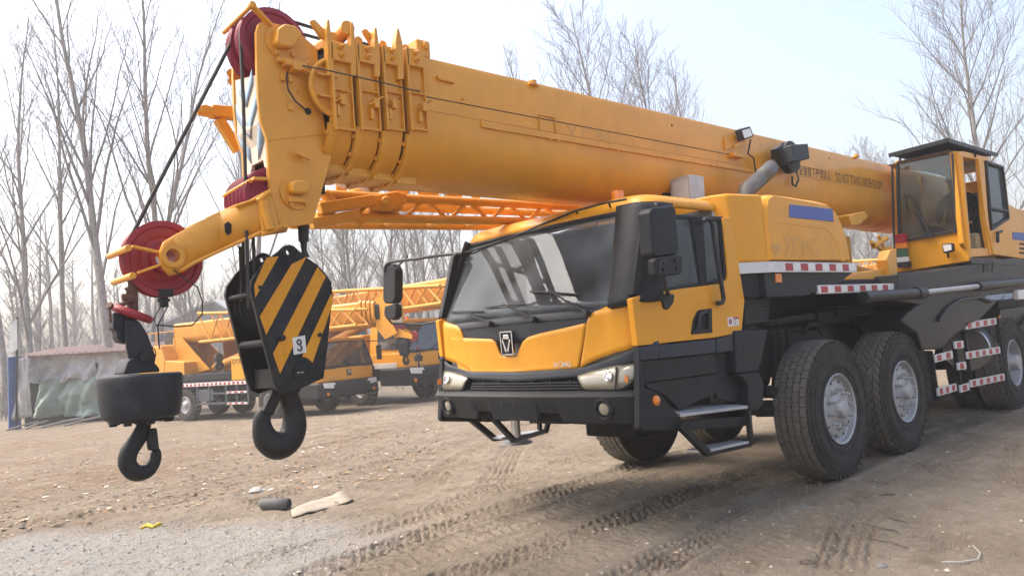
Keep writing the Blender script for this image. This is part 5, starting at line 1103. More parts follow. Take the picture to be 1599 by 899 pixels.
for dy in (-.075, .055):
    m = MB(); m.prism(WY(YM2+dy, [z6(*p) for p in [(630, 192), (694, 194), (704, 205), (738, 255), (782, 372), (780, 398), (758, 424), (728, 432), (684, 426), (650, 392), (634, 330)]]), (0, .022, 0)); build(m, 'clevis_plate', BALLM, AH, bv=.006)
m = MB(); m.prism(WY(YM2-.045, [z6(*p) for p in [(568, 150), (640, 165), (690, 185), (700, 260), (690, 300), (640, 310), (600, 300), (588, 280), (585, 245), (568, 235)]]), (0, .09, 0)); m.prism(WY(YM2-.09, [z6(*p) for p in [(618, 462), (640, 400), (660, 380), (770, 395), (800, 432), (805, 450)]]), (0, .18, 0)); build(m, 'socket_body', BALLM, AH, bv=.02)
c = W(*z6(722, 375), y=YM2-.08); m = MB(); m.lathe([(0, .03), (.028, .03), (.03, 0)], c, (0, -1, 0), 16); m.ring(c+Vector((0, -.02, .012)), Vector((.2, 1, 0)), .05, .003, 20, 5); build(m, 'clevis_pin', HOOKM, AH)
cR = W(*z6(662, 158), y=YM2); axr = Vector((.42, -.20, 1)).normalized(); m = MB(); m.ring(cR, axr, .088, .022, 36, 10); m.lathe([(0, .012), (.08, .014), (.085, -.012), (0, -.014)], cR, axr, 24); build(m, 'red_stop_ring', REDS, AH)
m = MB(); m.tube([W(*z6(545, 115), y=YM2-.06), W(*z6(556, 125), y=YM2-.05)], .018, 8); m.tube([W(*z6(548, 120), y=YM2-.06), W(*z6(553, 205), y=YM2-.06)], .007, 6); build(m, 'stop_chain', RUST, AH)
m = MB(); m.tube([W(*z6(663, 165), y=YM2), W(*z6(664, 60), y=YM2), W(*z6(668, 0), y=YM2), W(207, 436, y=YM2)], [.03, .024, .026, .02], 10)
for (x0, y0, x1, y1) in ((610, 70, 688, 82), (612, 82, 690, 90), (605, 115, 655, 95)): m.tube([W(*z6(x0, y0), y=YM2-.02), W(*z6(x1, y1), y=YM2-.02)], .013, 8)
m.tube([W(*z6(628, 30), y=YM2-.02), W(*z6(640, 45), y=YM2-.02), W(*z6(636, 70), y=YM2-.02)], .008, 6); build(m, 'rope_wedge', RUST, AH)
hook('hook', [zz2(*p) for p in [(178, 690), (172, 712), (155, 745), (128, 785), (124, 825), (150, 852), (188, 846), (212, 815), (216, 785), (212, 772)]], [20, 22, 24, 26, 26, 26, 22, 18, 15, 8], YM2, AH, HOOKM, .00172)
m = MB(); m.bar(W(*zz2(200, 708), y=YM2-.02), W(*zz2(208, 778), y=YM2-.02), .05, .05, (0, 1, 0)); build(m, 'latch', HOOKM, AH, bv=.01)
m = MB(); c = W(*zz2(178, 690), y=YM2); m.tube([c+Vector((0, 0, .04)), c], .05, 14); build(m, 'hook_nut', HOOKM, AH)
# ================================================================ ground
def vnoise(x, y, seed):
    r_ = np.random.default_rng(seed); T = r_.random((256, 256)); xi = np.floor(x).astype(int); yi = np.floor(y).astype(int); fx = x-xi; fy = y-yi
    fx = fx*fx*(3-2*fx); fy = fy*fy*(3-2*fy); a = T[xi % 256, yi % 256]; b = T[(xi+1) % 256, yi % 256]; c = T[xi % 256, (yi+1) % 256]; d = T[(xi+1) % 256, (yi+1) % 256]
    return (a*(1-fx)+b*fx)*(1-fy)+(c*(1-fx)+d*fx)*fy
def fbm(x, y, seed, o=4):
    s = 0; a = .5
    for i in range(o): s = s+a*(vnoise(x*2**i, y*2**i, seed+i)-.5); a *= .5
    return s
def sstep(a, b, v): t = np.clip((v-a)/(b-a), 0, 1); return t*t*(3-2*t)
def gbase(x, y): return -.43*sstep(8, 25, np.asarray(y, float))-.12*sstep(25, 40, np.asarray(y, float))
def grough(x, y):
    h = .07*fbm(x*.35, y*.35, 11, 3)+.035*fbm(x*1.4, y*1.4, 21, 4)+.028*fbm(x*6, y*6, 31, 4)
    pad = 1-np.exp(-(((x-9)/5.5)**4+((y-4.36)/2.0)**4))      # ground packed flat under the crane
    return h*(.25+.75*pad)
tracks = [  # centre line in the yard, width, depth, tread kind
    ([(2.0, 4.75), (3.4, 5.0), (5.0, 5.12), (6.6, 5.25), (9, 5.3)], .34, .035, 0), ([(2.0, 4.35), (3.6, 4.62), (5.4, 4.72), (7, 4.75)], .30, .018, 1),
    ([(3.0, 2.95), (4.4, 3.12), (5.6, 3.26), (6.7, 3.32), (8.2, 3.32), (12, 3.3)], .33, .030, 0), ([(3.1, 2.45), (4.6, 2.75), (6.2, 2.86), (8.5, 2.95), (12, 2.9)], .34, .022, 1),
    ([(4.6, 1.5), (5.5, 2.1), (7.0, 2.55), (9.5, 2.7), (14, 2.6)], .34, .028, 1), ([(6.6, 1.3), (6.9, 1.8), (7.7, 2.2), (9.5, 2.35), (14, 2.2)], .34, .028, 0), ([(7.6, 1.4), (8.1, 1.75), (9.4, 2.0), (13, 1.9)], .3, .025, 1),
    ([(1.0, 9.3), (2.6, 8.7), (4.4, 8.9), (7, 9.8)], .32, .025, 1), ([(2.2, 7.3), (3.6, 7.7), (5.5, 8.5), (9.5, 9.6)], .30, .018, 0), ([(3.2, 5.9), (4.4, 6.3), (5.6, 7.4), (8.2, 9.0)], .32, .022, 1), ([(4.2, 5.6), (5.2, 6.1), (6.8, 7.6), (9.5, 9.2)], .32, .020, 0), ([(3.0, 11.5), (6, 11.2), (10, 12.5), (14, 14)], .5, .04, 1), ([(2.2, 4.0), (3.6, 3.9), (5.2, 4.0), (7, 4.1)], .32, .02, 0), ([(2.6, 3.4), (3.8, 3.55), (5.2, 3.72), (7, 3.7)], .30, .02, 1), ([(2.0, 5.6), (3.4, 5.5), (5.0, 5.8), (7.5, 6.6), (11, 8)], .34, .025, 0), ([(4.0, 2.0), (5.2, 2.45), (6.6, 2.7), (9, 2.75)], .32, .02, 0)]
def gtracks(x, y):
    h = np.zeros_like(x)
    for pts, w, dep, kind in tracks:
        P_ = np.array(pts, float); d = np.r_[0, np.cumsum(np.hypot(*np.diff(P_, axis=0).T))]; s = np.arange(0, d[-1], .12)
        # smooth the centre line
        cx = np.interp(s, d, P_[:, 0]); cy = np.interp(s, d, P_[:, 1]); k = np.ones(9)/9
        cx = np.convolve(np.pad(cx, 4, 'edge'), k, 'valid'); cy = np.convolve(np.pad(cy, 4, 'edge'), k, 'valid')
        idx = np.where((x > cx.min()-.4) & (x < cx.max()+.4) & (y > cy.min()-.4) & (y < cy.max()+.4))[0]
        for ch in np.array_split(idx, max(1, len(idx)//20000)):
            if len(ch) == 0: continue
            dx = x[ch][:, None]-cx[None]; dy = y[ch][:, None]-cy[None]; j = (dx*dx+dy*dy).argmin(1)
            tx = np.gradient(cx)[j]; ty = np.gradient(cy)[j]; L_ = np.hypot(tx, ty); tx /= L_; ty /= L_
            ddx = x[ch]-cx[j]; ddy = y[ch]-cy[j]; lat = ddx*(-ty)+ddy*tx; al = s[j]+ddx*tx+ddy*ty; a = np.abs(lat)
            ins = 1-sstep(w/2-.03, w/2+.02, a); berm = np.exp(-((a-w/2-.05)/.04)**2)
            jx_ = .035*fbm(x[ch]*6, y[ch]*6, 91, 2); brk = np.clip(.15+2.6*vnoise(x[ch]*2.6+9, y[ch]*2.6, 93)*vnoise(x[ch]*9, y[ch]*9, 94), 0, 1.2)
            if kind == 0: pat = np.clip(.5+1.1*np.sin(2*np.pi*((lat+jx_)/(w/5))+.9*np.sin(2*np.pi*al/.09)), 0, 1)*np.clip(.9+1.2*np.sin(2*np.pi*(al+jx_)/.09+np.floor(lat/(w/5))*2.2), 0, 1)
            else: pat = np.clip(.5+1.2*np.sin(2*np.pi*((al+jx_)/.10+.9*a/w)), 0, 1)
            wear = np.clip(.35+1.3*(vnoise(cx[j]*1.7+3, cy[j]*1.7, 77)), 0, 1.25)
            fade = sstep(0, .6, s[j])*(1-sstep(s[-1]-.6, s[-1], s[j]))
            h[ch] += fade*wear*(ins*(-dep*.45+.030*brk*(pat-.4)+.02*fbm(x[ch]*11, y[ch]*11, 97, 3))+berm*dep*.22)
    return h
def gz(x, y): x = np.atleast_1d(np.asarray(x, float)); y = np.atleast_1d(np.asarray(y, float)); return gbase(x, y)+grough(x, y)
def gz1(x, y): return float(gz(x, y)[0])
NT, NR_ = 760, 820
th_in = np.linspace(YAW-.68, YAW+.70, NT); th_out = np.linspace(YAW+.70, YAW-.68+2*np.pi, 70)[1:-1]; TH = np.r_[th_in, th_out]
RR = np.r_[np.array([.02, .8, 1.6, 2.1]), np.geomspace(2.6, 32, NR_), np.geomspace(33, 900, 40)]
tt, rr_ = np.meshgrid(TH, RR); gx_ = (rr_*np.sin(tt)).ravel(); gy_ = (rr_*np.cos(tt)).ravel()
far = sstep(45, 70, np.hypot(gx_, gy_))
gzv = gbase(gx_, gy_)+grough(gx_, gy_)*(1-far*.6); near = (gx_ > -1) & (gx_ < 15) & (gy_ > .5) & (gy_ < 15); tz = np.zeros_like(gzv); tz[near] = gtracks(gx_[near], gy_[near])
# fine clods and ruts
fine = .024*fbm(gx_*16, gy_*16, 41, 3)*(np.hypot(gx_, gy_) < 20); gzv = gzv+tz+fine
nT = len(TH); nR = len(RR)
ii = (np.arange(nR-1)[:, None]*nT+np.arange(nT)[None]); jj = (np.arange(nR-1)[:, None]*nT+(np.arange(nT)[None]+1) % nT)
quads = np.stack([ii, jj, jj+nT, ii+nT], -1).reshape(-1, 4)
gm = bpy.data.meshes.new('ground'); gm.vertices.add(len(gx_)); gm.vertices.foreach_set('co', np.c_[gx_, gy_, gzv].ravel())
gm.loops.add(quads.size); gm.loops.foreach_set('vertex_index', quads[:, ::-1].ravel()); gm.polygons.add(len(quads)); gm.polygons.foreach_set('loop_start', np.arange(len(quads))*4); gm.polygons.foreach_set('use_smooth', np.ones(len(quads), bool)); gm.update(); gm.validate()
gv = sstep(0, .5, 1.25-np.hypot((gx_-1.35)/1.75, (gy_-6.1)/2.0)+.9*fbm(gx_*.9, gy_*.9, 51, 4))
lf = sstep(6.5, 12, gy_)*(1-sstep(26, 40, gy_))*np.clip(1.1-(gx_-1)/9, 0, 1)*np.clip(.6+2.2*fbm(gx_*.6, gy_*.6, 61, 3), 0, 1.3)
for nm, arr in (('gravel', gv), ('leaf', lf), ('track', np.clip(-tz*22, 0, .55))):
    at = gm.attributes.new(nm, 'FLOAT', 'POINT'); at.data.foreach_set('value', arr.astype(np.float32))
ground = bpy.data.objects.new('ground', gm); scene.collection.objects.link(ground); tag(ground, kind='structure')
def ground_mat():
    m = bpy.data.materials.new('bare_soil'); m.use_nodes = True; nt = m.node_tree; N = nt.nodes; L = nt.links; b = N['Principled BSDF']; b.inputs['Roughness'].default_value = .95; b.inputs['Specular IOR Level'].default_value = .15
    tc = N.new('ShaderNodeTexCoord')
    def nz(sc, det=8, ro=.62):
        n = N.new('ShaderNodeTexNoise'); n.inputs['Scale'].default_value = sc; n.inputs['Detail'].default_value = det; n.inputs['Roughness'].default_value = ro; L.new(tc.outputs['Object'], n.inputs['Vector']); return n.outputs[0]
    def mr(v, a, b_, c=0, d=1): n = N.new('ShaderNodeMapRange'); n.inputs[1].default_value = a; n.inputs[2].default_value = b_; n.inputs[3].default_value = c; n.inputs[4].default_value = d; L.new(v, n.inputs[0]); return n.outputs[0]
    def mx(f, a, c, mode='MIX'):
        n = N.new('ShaderNodeMix'); n.data_type = 'RGBA'; n.blend_type = mode
        if isinstance(f, float): n.inputs[0].default_value = f
        else: L.new(f, n.inputs[0])
        for v, k in ((a, 6), (c, 7)):
            if isinstance(v, tuple): n.inputs[k].default_value = (*v, 1)
            else: L.new(v, n.inputs[k])
        return n.outputs[2]
    def attr(nm): n = N.new('ShaderNodeAttribute'); n.attribute_name = nm; return n.outputs['Fac']
    def mul(a, c): n = N.new('ShaderNodeMath'); n.operation = 'MULTIPLY'; L.new(a, n.inputs[0]); L.new(c, n.inputs[1]); return n.outputs[0]
    c = mx(mr(nz(.9), .35, .65), (.198, .163, .122), (.275, .234, .182))
    c = mx(mr(nz(3.5), .5, .72), c, (.160, .128, .094)); c = mx(mr(nz(11), .55, .75, 0, .75), c, (.34, .29, .225)); c = mx(mr(nz(38), .58, .74, 0, .7), c, (.16, .125, .095)); c = mx(mr(nz(120, 3), .62, .74, 0, .6), c, (.50, .45, .38))
    lfm = mul(attr('leaf'), mr(nz(5.5), .36, .62)); c = mx(lfm, c, (.175, .115, .070)); c = mx(mul(attr('leaf'), mr(nz(24, 4), .58, .72)), c, (.27, .16, .085)); c = mx(mul(attr('leaf'), mr(nz(33, 3), .66, .74)), c, (.50, .47, .42))
    gvc = mx(mr(nz(60, 4), .4, .65), (.235, .230, .212), (.37, .36, .335)); gvc = mx(mr(nz(140, 2), .6, .7), gvc, (.13, .13, .125)); c = mx(mul(attr('gravel'), mr(nz(7), .25, .5)), c, gvc)
    c = mx(mul(attr('track'), mr(nz(9), .3, .7, .2, .8)), c, (.235, .185, .14))
    L.new(c, b.inputs['Base Color'])
    h = N.new('ShaderNodeMath'); h.operation = 'ADD'; L.new(nz(9, 12, .72), h.inputs[0]); L.new(mr(nz(70, 6), 0, 1, 0, .55), h.inputs[1])
    bp_ = N.new('ShaderNodeBump'); bp_.inputs['Strength'].default_value = .9; bp_.inputs['Distance'].default_value = .055; L.new(h.outputs[0], bp_.inputs['Height']); L.new(bp_.outputs[0], b.inputs['Normal']); return m
gm.materials.append(ground_mat())
# ---------------------------------------------------------------- loose stuff on it
def scatter(name, n, fx, mats, size, flat, seed, kindl):
    r_ = np.random.default_rng(seed); mb = MB(); P_ = fx(r_, n); zz_ = gz(P_[:, 0], P_[:, 1])
    for (x, y), z in zip(P_, zz_):
        s = min(size*2.2, size*math.exp(r_.normal()*.55)); a = r_.random()*6.28; mb.mat(int(r_.integers(len(mats)))); ca, sa = math.cos(a), math.sin(a); e = .4+.6*r_.random()
        if flat:
            k = r_.normal(size=4)*s*.25; pts = [(-s, -s*e), (s, -s*e*.7), (s*.8, s*e), (-s*.7, s*e*.8)]
            mb.add([(x+p*ca-q*sa, y+p*sa+q*ca, z+.008+max(0, k[i])) for i, (p, q) in enumerate(pts)], [(0, 1, 2, 3)])
        else:
            j = lambda: .7+.6*r_.random(); b_ = [(s*j(), 0), (0, s*j()*e), (-s*j(), 0), (0, -s*j()*e)]
            vs = [(x+p*ca-q*sa, y+p*sa+q*ca, z+s*.15) for p, q in b_]+[(x+r_.normal()*s*.2, y+r_.normal()*s*.2, z+s*.75*j())]
            mb.add(vs, [(0, 1, 4), (1, 2, 4), (2, 3, 4), (3, 0, 4)])
    o = build(mb, name, mats, smooth=False, recalc=False); tag(o, kindl, name.split('_')[-1], kind='stuff'); return o
def polar(r0, r1, a0, a1):
    def f(r_, n): th = YAW+a0+(a1-a0)*r_.random(n); q = r0*(r1/r0)**r_.random(n); return np.c_[q*np.sin(th), q*np.cos(th)]
    return f
def gvf(r_, n): a = r_.random(n)*6.28; q = np.sqrt(r_.random(n)); return np.c_[1.5+1.75*q*np.cos(a), 6.1+1.9*q*np.sin(a)]
LM = [mat('litter_pale', (.52, .49, .43), .8), mat('litter_brown', (.16, .09, .05), .9), mat('litter_tan', (.34, .24, .14), .9), mat('litter_dark', (.07, .06, .05), .9), mat('litter_leaf', (.26, .14, .06), .9)]
scatter('ground_litter', 6500, polar(8.5, 27, -.68, -.10), [LM[0], LM[1], LM[1], LM[2], LM[3], LM[4], LM[2], LM[3], LM[1], LM[2]], .015, True, 5, 'scattered leaves, paper scraps and rubbish on the bare soil')
CM = [mat('clod_tan', (.33, .27, .20), .95), mat('clod_dark', (.20, .155, .115), .95), mat('clod_pale', (.44, .39, .32), .95)]
scatter('soil_clods', 3000, polar(3.0, 16, -.62, .66), CM, .009, False, 6, 'small crumbled clods of soil over the yard')
SM = [mat('stone_grey', (.28, .275, .26), .9), mat('stone_dark', (.15, .15, .15), .9), mat('stone_pale', (.40, .39, .365), .9)]
scatter('loose_gravel', 3500, gvf, SM, .007, False, 8, 'patch of loose grey gravel in the near corner')
# ---- single pieces lying about
def lie(name, label, cat, mb, mt_, group=None, **k): o = build(mb, name, mt_, **k); tag(o, label, cat, group); return o
def gp(px, py, dz=0.): 
    p = W(px, py, z=0.)
    for _ in range(6): p = W(px, py, z=gz1(p.x, p.y))
    return p+Vector((0, 0, dz))
CARD = mat('weathered_board', (.29, .255, .205), .9, var=.3, vscale=8, dirt=.4, dcol=(.22, .17, .12))
m = MB(); q = [gp(454, 798), gp(536, 768), gp(552, 783), gp(456, 809)]; rows = []
for i in range(9):
    t = i/8; rows.append([lerp(lerp(q[0], q[1], t), lerp(q[3], q[2], t), s_)+Vector((0, 0, .016+.009*math.sin(t*7)+.007*math.sin(s_*4+t*3)+.005*math.sin(t*23+s_*9))) for s_ in np.linspace(0, 1, 5)])
m.grid(rows); lie('cardboard_sheet', 'curled pale brown sheet lying on the soil below the hook block', 'sheet', m, CARD, solid=.008, recalc=False)
m = MB(); a, b = gp(404, 795, .055), gp(452, 795, .05); m.tube([a, lerp(a, b, .15), lerp(a, b, .6), b], [.02, .05, .058, .055], 14, False); lie('pipe_piece', 'short grey rounded pipe end lying beside the pale sheet', 'pipe', m, mat('old_pipe', (.10, .10, .10), .8, var=.3), solid=.006, recalc=False)
YR = mat('yellow_plastic', (.55, .42, .03), .6)
m = MB(); pts = [gp(219, 826, .012), gp(230, 823, .02), gp(240, 824, .012), gp(248, 821, .02), gp(254, 819, .012)]; m.tube(pts, [.008, .02, .014, .018, .006], 7); lie('plastic_strap', 'bright yellow scrap of plastic strap on the gravel', 'strap', m, YR)
m = MB(); m.tube([gp(1471, 880, .012), gp(1500, 880, .012), gp(1527, 876, .012), gp(1531, 866, .012), gp(1519, 854, .012)], .004, 6); lie('bent_wire', 'bent pale wire on the soil near the right corner', 'wire', m, mat('pale_wire', (.38, .38, .36), .5))
WB = mat('black_wire', (.07, .06, .05), .8)
for px, py, lab, wide in ((1263, 880, 'small dark loop of wire lying in the open soil', .06), (1386, 774, 'dark wire loop lying on the soil right of the front wheels', .07)):
    m = MB(); c = gp(px, py, .012); m.ring(c, (.1, .1, 1), wide*.8, .0035, 20, 5); lie('wire_loop', lab, 'wire', m, WB)
for k, (pl_, lab) in enumerate((([(1345, 820), (1362, 824), (1380, 828), (1398, 830), (1403, 834)], 'longest dark wire scrap in the tangle on the right-hand soil'), ([(1355, 842), (1372, 848), (1392, 850), (1418, 858)], 'thin dark wire below the longest wire scrap'), ([(1388, 812), (1400, 816), (1420, 818)], 'short dark wire above the longest wire scrap'), ([(1018, 868), (1030, 874), (1046, 880), (1060, 879)], 'brown twig-like wire in the soil at the bottom middle'))):
    m = MB(); rr2 = random.Random(k); m.tube([gp(a, b, .010+.01*rr2.random()) for a, b in pl_], .004, 5); lie('wire_scrap', lab, 'wire', m, WB)
for k, (px, py, s, lab) in enumerate(((1255, 791, .035, 'dark blue-grey stone in front of the front wheel'), (1377, 885, .035, 'small dark stone at the bottom right'), (400, 768, .08, 'dark clod above the pale curled sheet'))):
    m = MB(); rr2 = random.Random(k+9); c = gp(px, py); vs = []
    m.lathe([(0, s*.7), (s*.5, s*.6), (s*.9, s*.25), (s, 0), (s*.7, -s*.3)], c, (rr2.random()*.4, rr2.random()*.4, 1), 9); lie('stone', lab, 'stone', m, SM[2] if 'pale' in lab else SM[1], ang=60)
# ================================================================ trees
BARK = mat('poplar_bark', (.27, .26, .245), .9, var=.35, vscale=5, dirt=.3, dcol=(.10, .09, .08), bump=.4, bscale=25)
TWIG = mat('bare_twigs', (.19, .178, .165), .9, var=.3, vscale=3)
def make_tree(seed, H, spread=1., nb=16, fork=.0, lean=0., dens=1., first=.26):
    r_ = random.Random(seed); trunk = MB(); crown = MB()
    def limb(mb, p, d, L_, r0, nseg, sides, bend, tip=.15):
        pts = [p.copy()]; rs = [r0]; d = d.normalized()
        for i in range(nseg):
            d = (d+Vector((r_.gauss(0, bend), r_.gauss(0, bend), r_.gauss(0, bend*.5)+.05*(1-d.z)*3)).normalized()*0+Vector((r_.gauss(0, bend), r_.gauss(0, bend), .06*(1-d.z)))).normalized()
            pts.append(pts[-1]+d*L_/nseg); rs.append(r0*(1-(1-tip)*(i+1)/nseg))
        mb.tube(pts, rs, sides, False); return pts, rs
    R0 = H*.0080*r_.uniform(.9, 1.15)
    tp, tr = limb(trunk, Vector((0, 0, -.4)), Vector((lean, lean*.3, 1)), H*.93, R0, 14, 8, .035, .10)
    def at(pts, rs, t): q = t*(len(pts)-1); i = min(int(q), len(pts)-2); f_ = q-i; return pts[i].lerp(pts[i+1], f_), rs[i]*(1-f_)+rs[i+1]*f_, (pts[i+1]-pts[i]).normalized()
    for b in range(nb):
        t = first+(.93-first)*(b/nb)**.95+r_.uniform(-.01, .01); p, r0, d = at(tp, tr, t); az = b*2.4+r_.uniform(-.5, .5)
        ang = r_.uniform(.36, .62)*spread*(1.15-.3*t); side = Vector((math.cos(az), math.sin(az), 0)); bd = d*math.cos(ang)+side*math.sin(ang)
        L_ = H*r_.uniform(.26, .42)*(1.18-t)*1.15; bp2, br2 = limb(crown, p, bd, L_, r0*r_.uniform(.38, .55), 8, 5, .07, .12)
        nsb = int(9*dens)+1
        for s_ in range(nsb):
            t2 = .2+.75*s_/nsb; p2, r2, d2 = at(bp2, br2, t2); a2 = r_.uniform(0, 6.28); u_, w_ = perp(d2); sd2 = u_*math.cos(a2)+w_*math.sin(a2); an = r_.uniform(.4, .8); d3 = d2*math.cos(an)+sd2*math.sin(an)+Vector((0, 0, .15))
            L2 = L_*r_.uniform(.25, .45)*(1.1-.5*t2); q2, qr = limb(crown, p2, d3, L2, max(.0105, r2*.45), 4, 3, .10, .25)
            for k in range(int(6*dens)):
                t3 = .25+.7*k/5; p3, r3, d4 = at(q2, qr, t3); a3 = r_.uniform(0, 6.28); u_, w_ = perp(d4); d5 = d4*.8+(u_*math.cos(a3)+w_*math.sin(a3))*.55+Vector((0, 0, .2))
                limb(crown, p3, d5, L2*r_.uniform(.3, .6), .0075, 2, 3, .12, .6)
    return trunk, crown
TREES = []
def tree_proto(seed, H, **k):
    tm, cm = make_tree(seed, H, **k); root = empty('poplar_tree', (0, 0, 0), local=True)
    t_ = build(tm, 'trunk', BARK, root, recalc=False, ang=80); c_ = build(cm, 'crown', TWIG, root, recalc=False, ang=80); return [root, False]
protos = [tree_proto(100+i, h, spread=s, nb=n, dens=dn, first=f) for i, (h, s, n, dn, f) in enumerate(((22, .72, 20, .9, .24), (20, .82, 20, .9, .2), (22, .66, 18, .9, .3), (17, 1.1, 30, 1.2, .14), (19, .75, 18, .8, .28), (14, 1.0, 24, 1.1, .12), (23, .7, 22, .9, .26)))]
def place_tree(k, px, depth, label, sc=1., rz=0., group=None, base=None):
    pr_ = protos[k]
    o = pr_[0] if not pr_[1] else cp(pr_[0]); pr_[1] = True
    d = (_R*(px-799.5)-_U*0+_F*FPX)/FPX; g = d*depth; 
    o.location = (g.x, g.y, gz1(g.x, g.y)); o.rotation_euler.z = rz; o.scale = (sc, sc, sc); tag(o, label, 'tree', group); return o
tl = [(6, 170, 30, 'tall bare poplar left of the hanging ball weight, straight trunk', 1.02, .3), (0, 237, 31.5, 'right-hand of the paired bare poplars behind the shed roof', 1.02, 1.4), (2, 222, 34, 'left-hand of the paired bare poplars behind the shed roof', .98, 2.2), (1, 44, 35, 'bare poplar rising by the blue post at the left edge', 1.05, 4.0), (4, 2, 40, 'bare poplar trunk cut by the left picture edge', 1.1, 5.1), (2, 100, 40, 'thin bare poplar deep behind the left shed end', 1.0, .8),
      (0, 398, 37, 'bare poplar right behind the boom head', 1.05, 3.3), (4, 375, 42, 'thin bare poplar between rope and boom head', 1.12, 2.0), (5, 300, 44, 'low bare tree behind the grey gabled roof', .95, 1.0),
      (3, 545, 46, 'low bare tree right of the hook block under the jib', 1.0, .2), (4, 600, 50, 'bare tree seen between hook block and far mirror', .95, 1.2), (5, 640, 44, 'bare tree behind the parked crane booms', 1.05, 2.6), (2, 668, 48, 'bare tree left of the carrier cab windscreen', .9, 3.9), (1, 720, 50, 'bare tree just above the carrier cab roof edge', .9, 4.8), (5, 500, 52, 'bare tree behind the black and yellow hook block', 1.1, 5.5),
      (3, 965, 38, 'bare spreading tree above the middle of the boom', 1.22, .9), (3, 1055, 40, 'bare tree above the boom, right of the spreading one', 1.12, 2.1), (4, 880, 42, 'thin bare tree above the boom, leftmost there', 1.08, 3.1), (4, 1110, 47, 'slender bare tree above the boom near the work lamp', 1.06, 4.2),
      (3, 1545, 36, 'big bare many-branched tree behind the operator cab', 1.18, 2.9), (4, 1625, 44, 'bare tree cut by the right picture edge', .95, .5), (5, 1185, 48, 'small distant bare tree left of the hose reel', 1.0, 1.1), (5, 1238, 52, 'small distant bare tree just right of the hose reel', 1.05, 2.6), (3, 1318, 54, 'small distant bushy tree above the warning lettering', .84, 3.6), (5, 1362, 48, 'small distant bushy tree left of the operator cab roof', 1.0, 4.6), (5, 1282, 50, 'small distant bare tree over the start of the warning lettering', .96, 5.0), (5, 1400, 52, 'small distant bare tree touching the operator cab shade', 1.0, .7), (4, 1440, 60, 'distant bare tree directly above the operator cab', .8, 5.6)]
for k, px, dp, lab, sc, rz in tl: place_tree(k, px, dp, lab, sc, rz, 'bare trees round the yard')
# the wood behind, one mass
m = MB(); r_ = random.Random(55); NWD = 210
for i in range(NWD):
    px = r_.uniform(-250, 1850); dp = r_.uniform(58, 125); d = (_R*(px-799.5)+_F*FPX)/FPX*dp; x, y = d.x, d.y; z = gz1(x, y)-.3; H = r_.uniform(9, 15) if px < 760 else r_.uniform(9, 16)
    def seg(a, b, r0, r1): m.tube([a, b], [r0, r1], 3, False)
    top = Vector((x+r_.gauss(0, .4), y+r_.gauss(0, .4), z+H)); b0 = Vector((x, y, z)); m.tube([b0, b0.lerp(top, .5)+Vector((r_.gauss(0, .15), r_.gauss(0, .15), 0)), top], [.17, .11, .03], 4, False)
    for q in range(26):
        t = r_.uniform(.12, .95); p = b0.lerp(top, t); az = r_.uniform(0, 6.28); L_ = H*r_.uniform(.15, .35)*(1.1-t*.7); e = p+Vector((math.cos(az)*L_*.5, math.sin(az)*L_*.5, L_*.85)); seg(p, e, .05, .018)
        for w in range(5):
            t2 = r_.uniform(.2, .95); p2 = p.lerp(e, t2); az = r_.uniform(0, 6.28); L2 = L_*r_.uniform(.2, .45); seg(p2, p2+Vector((math.cos(az)*L2*.6, math.sin(az)*L2*.6, L2*.7)), .026, .016)
wood = build(m, 'distant_wood', TWIG, recalc=False, smooth=True); tag(wood, 'thin grey mass of leafless woodland behind the yard', 'wood', kind='stuff')
# undergrowth at the foot of the wood
m = MB(); r_ = random.Random(56)
for i in range(2600):
    px = r_.uniform(-200, 760); dp = r_.uniform(34, 70); d = (_R*(px-799.5)+_F*FPX)/FPX*dp; x, y = d.x, d.y; z = gz1(x, y); L_ = r_.uniform(.8, 3.2); az = r_.uniform(0, 6.28); p = Vector((x, y, z-.1)); e = p+Vector((math.cos(az)*L_*.35, math.sin(az)*L_*.35, L_)); m.tube([p, p.lerp(e, .5)+Vector((0, 0, .1)), e], [.018, .013, .006], 3, False)
    for w in range(3): p2 = p.lerp(e, r_.uniform(.3, .9)); m.tube([p2, p2+Vector((r_.gauss(0, .35), r_.gauss(0, .35), r_.uniform(.2, .6)))], [.010, .005], 3, False)
ug = build(m, 'undergrowth', TWIG, recalc=False); tag(ug, 'dry leafless scrub at the foot of the wood', 'scrub', kind='stuff')
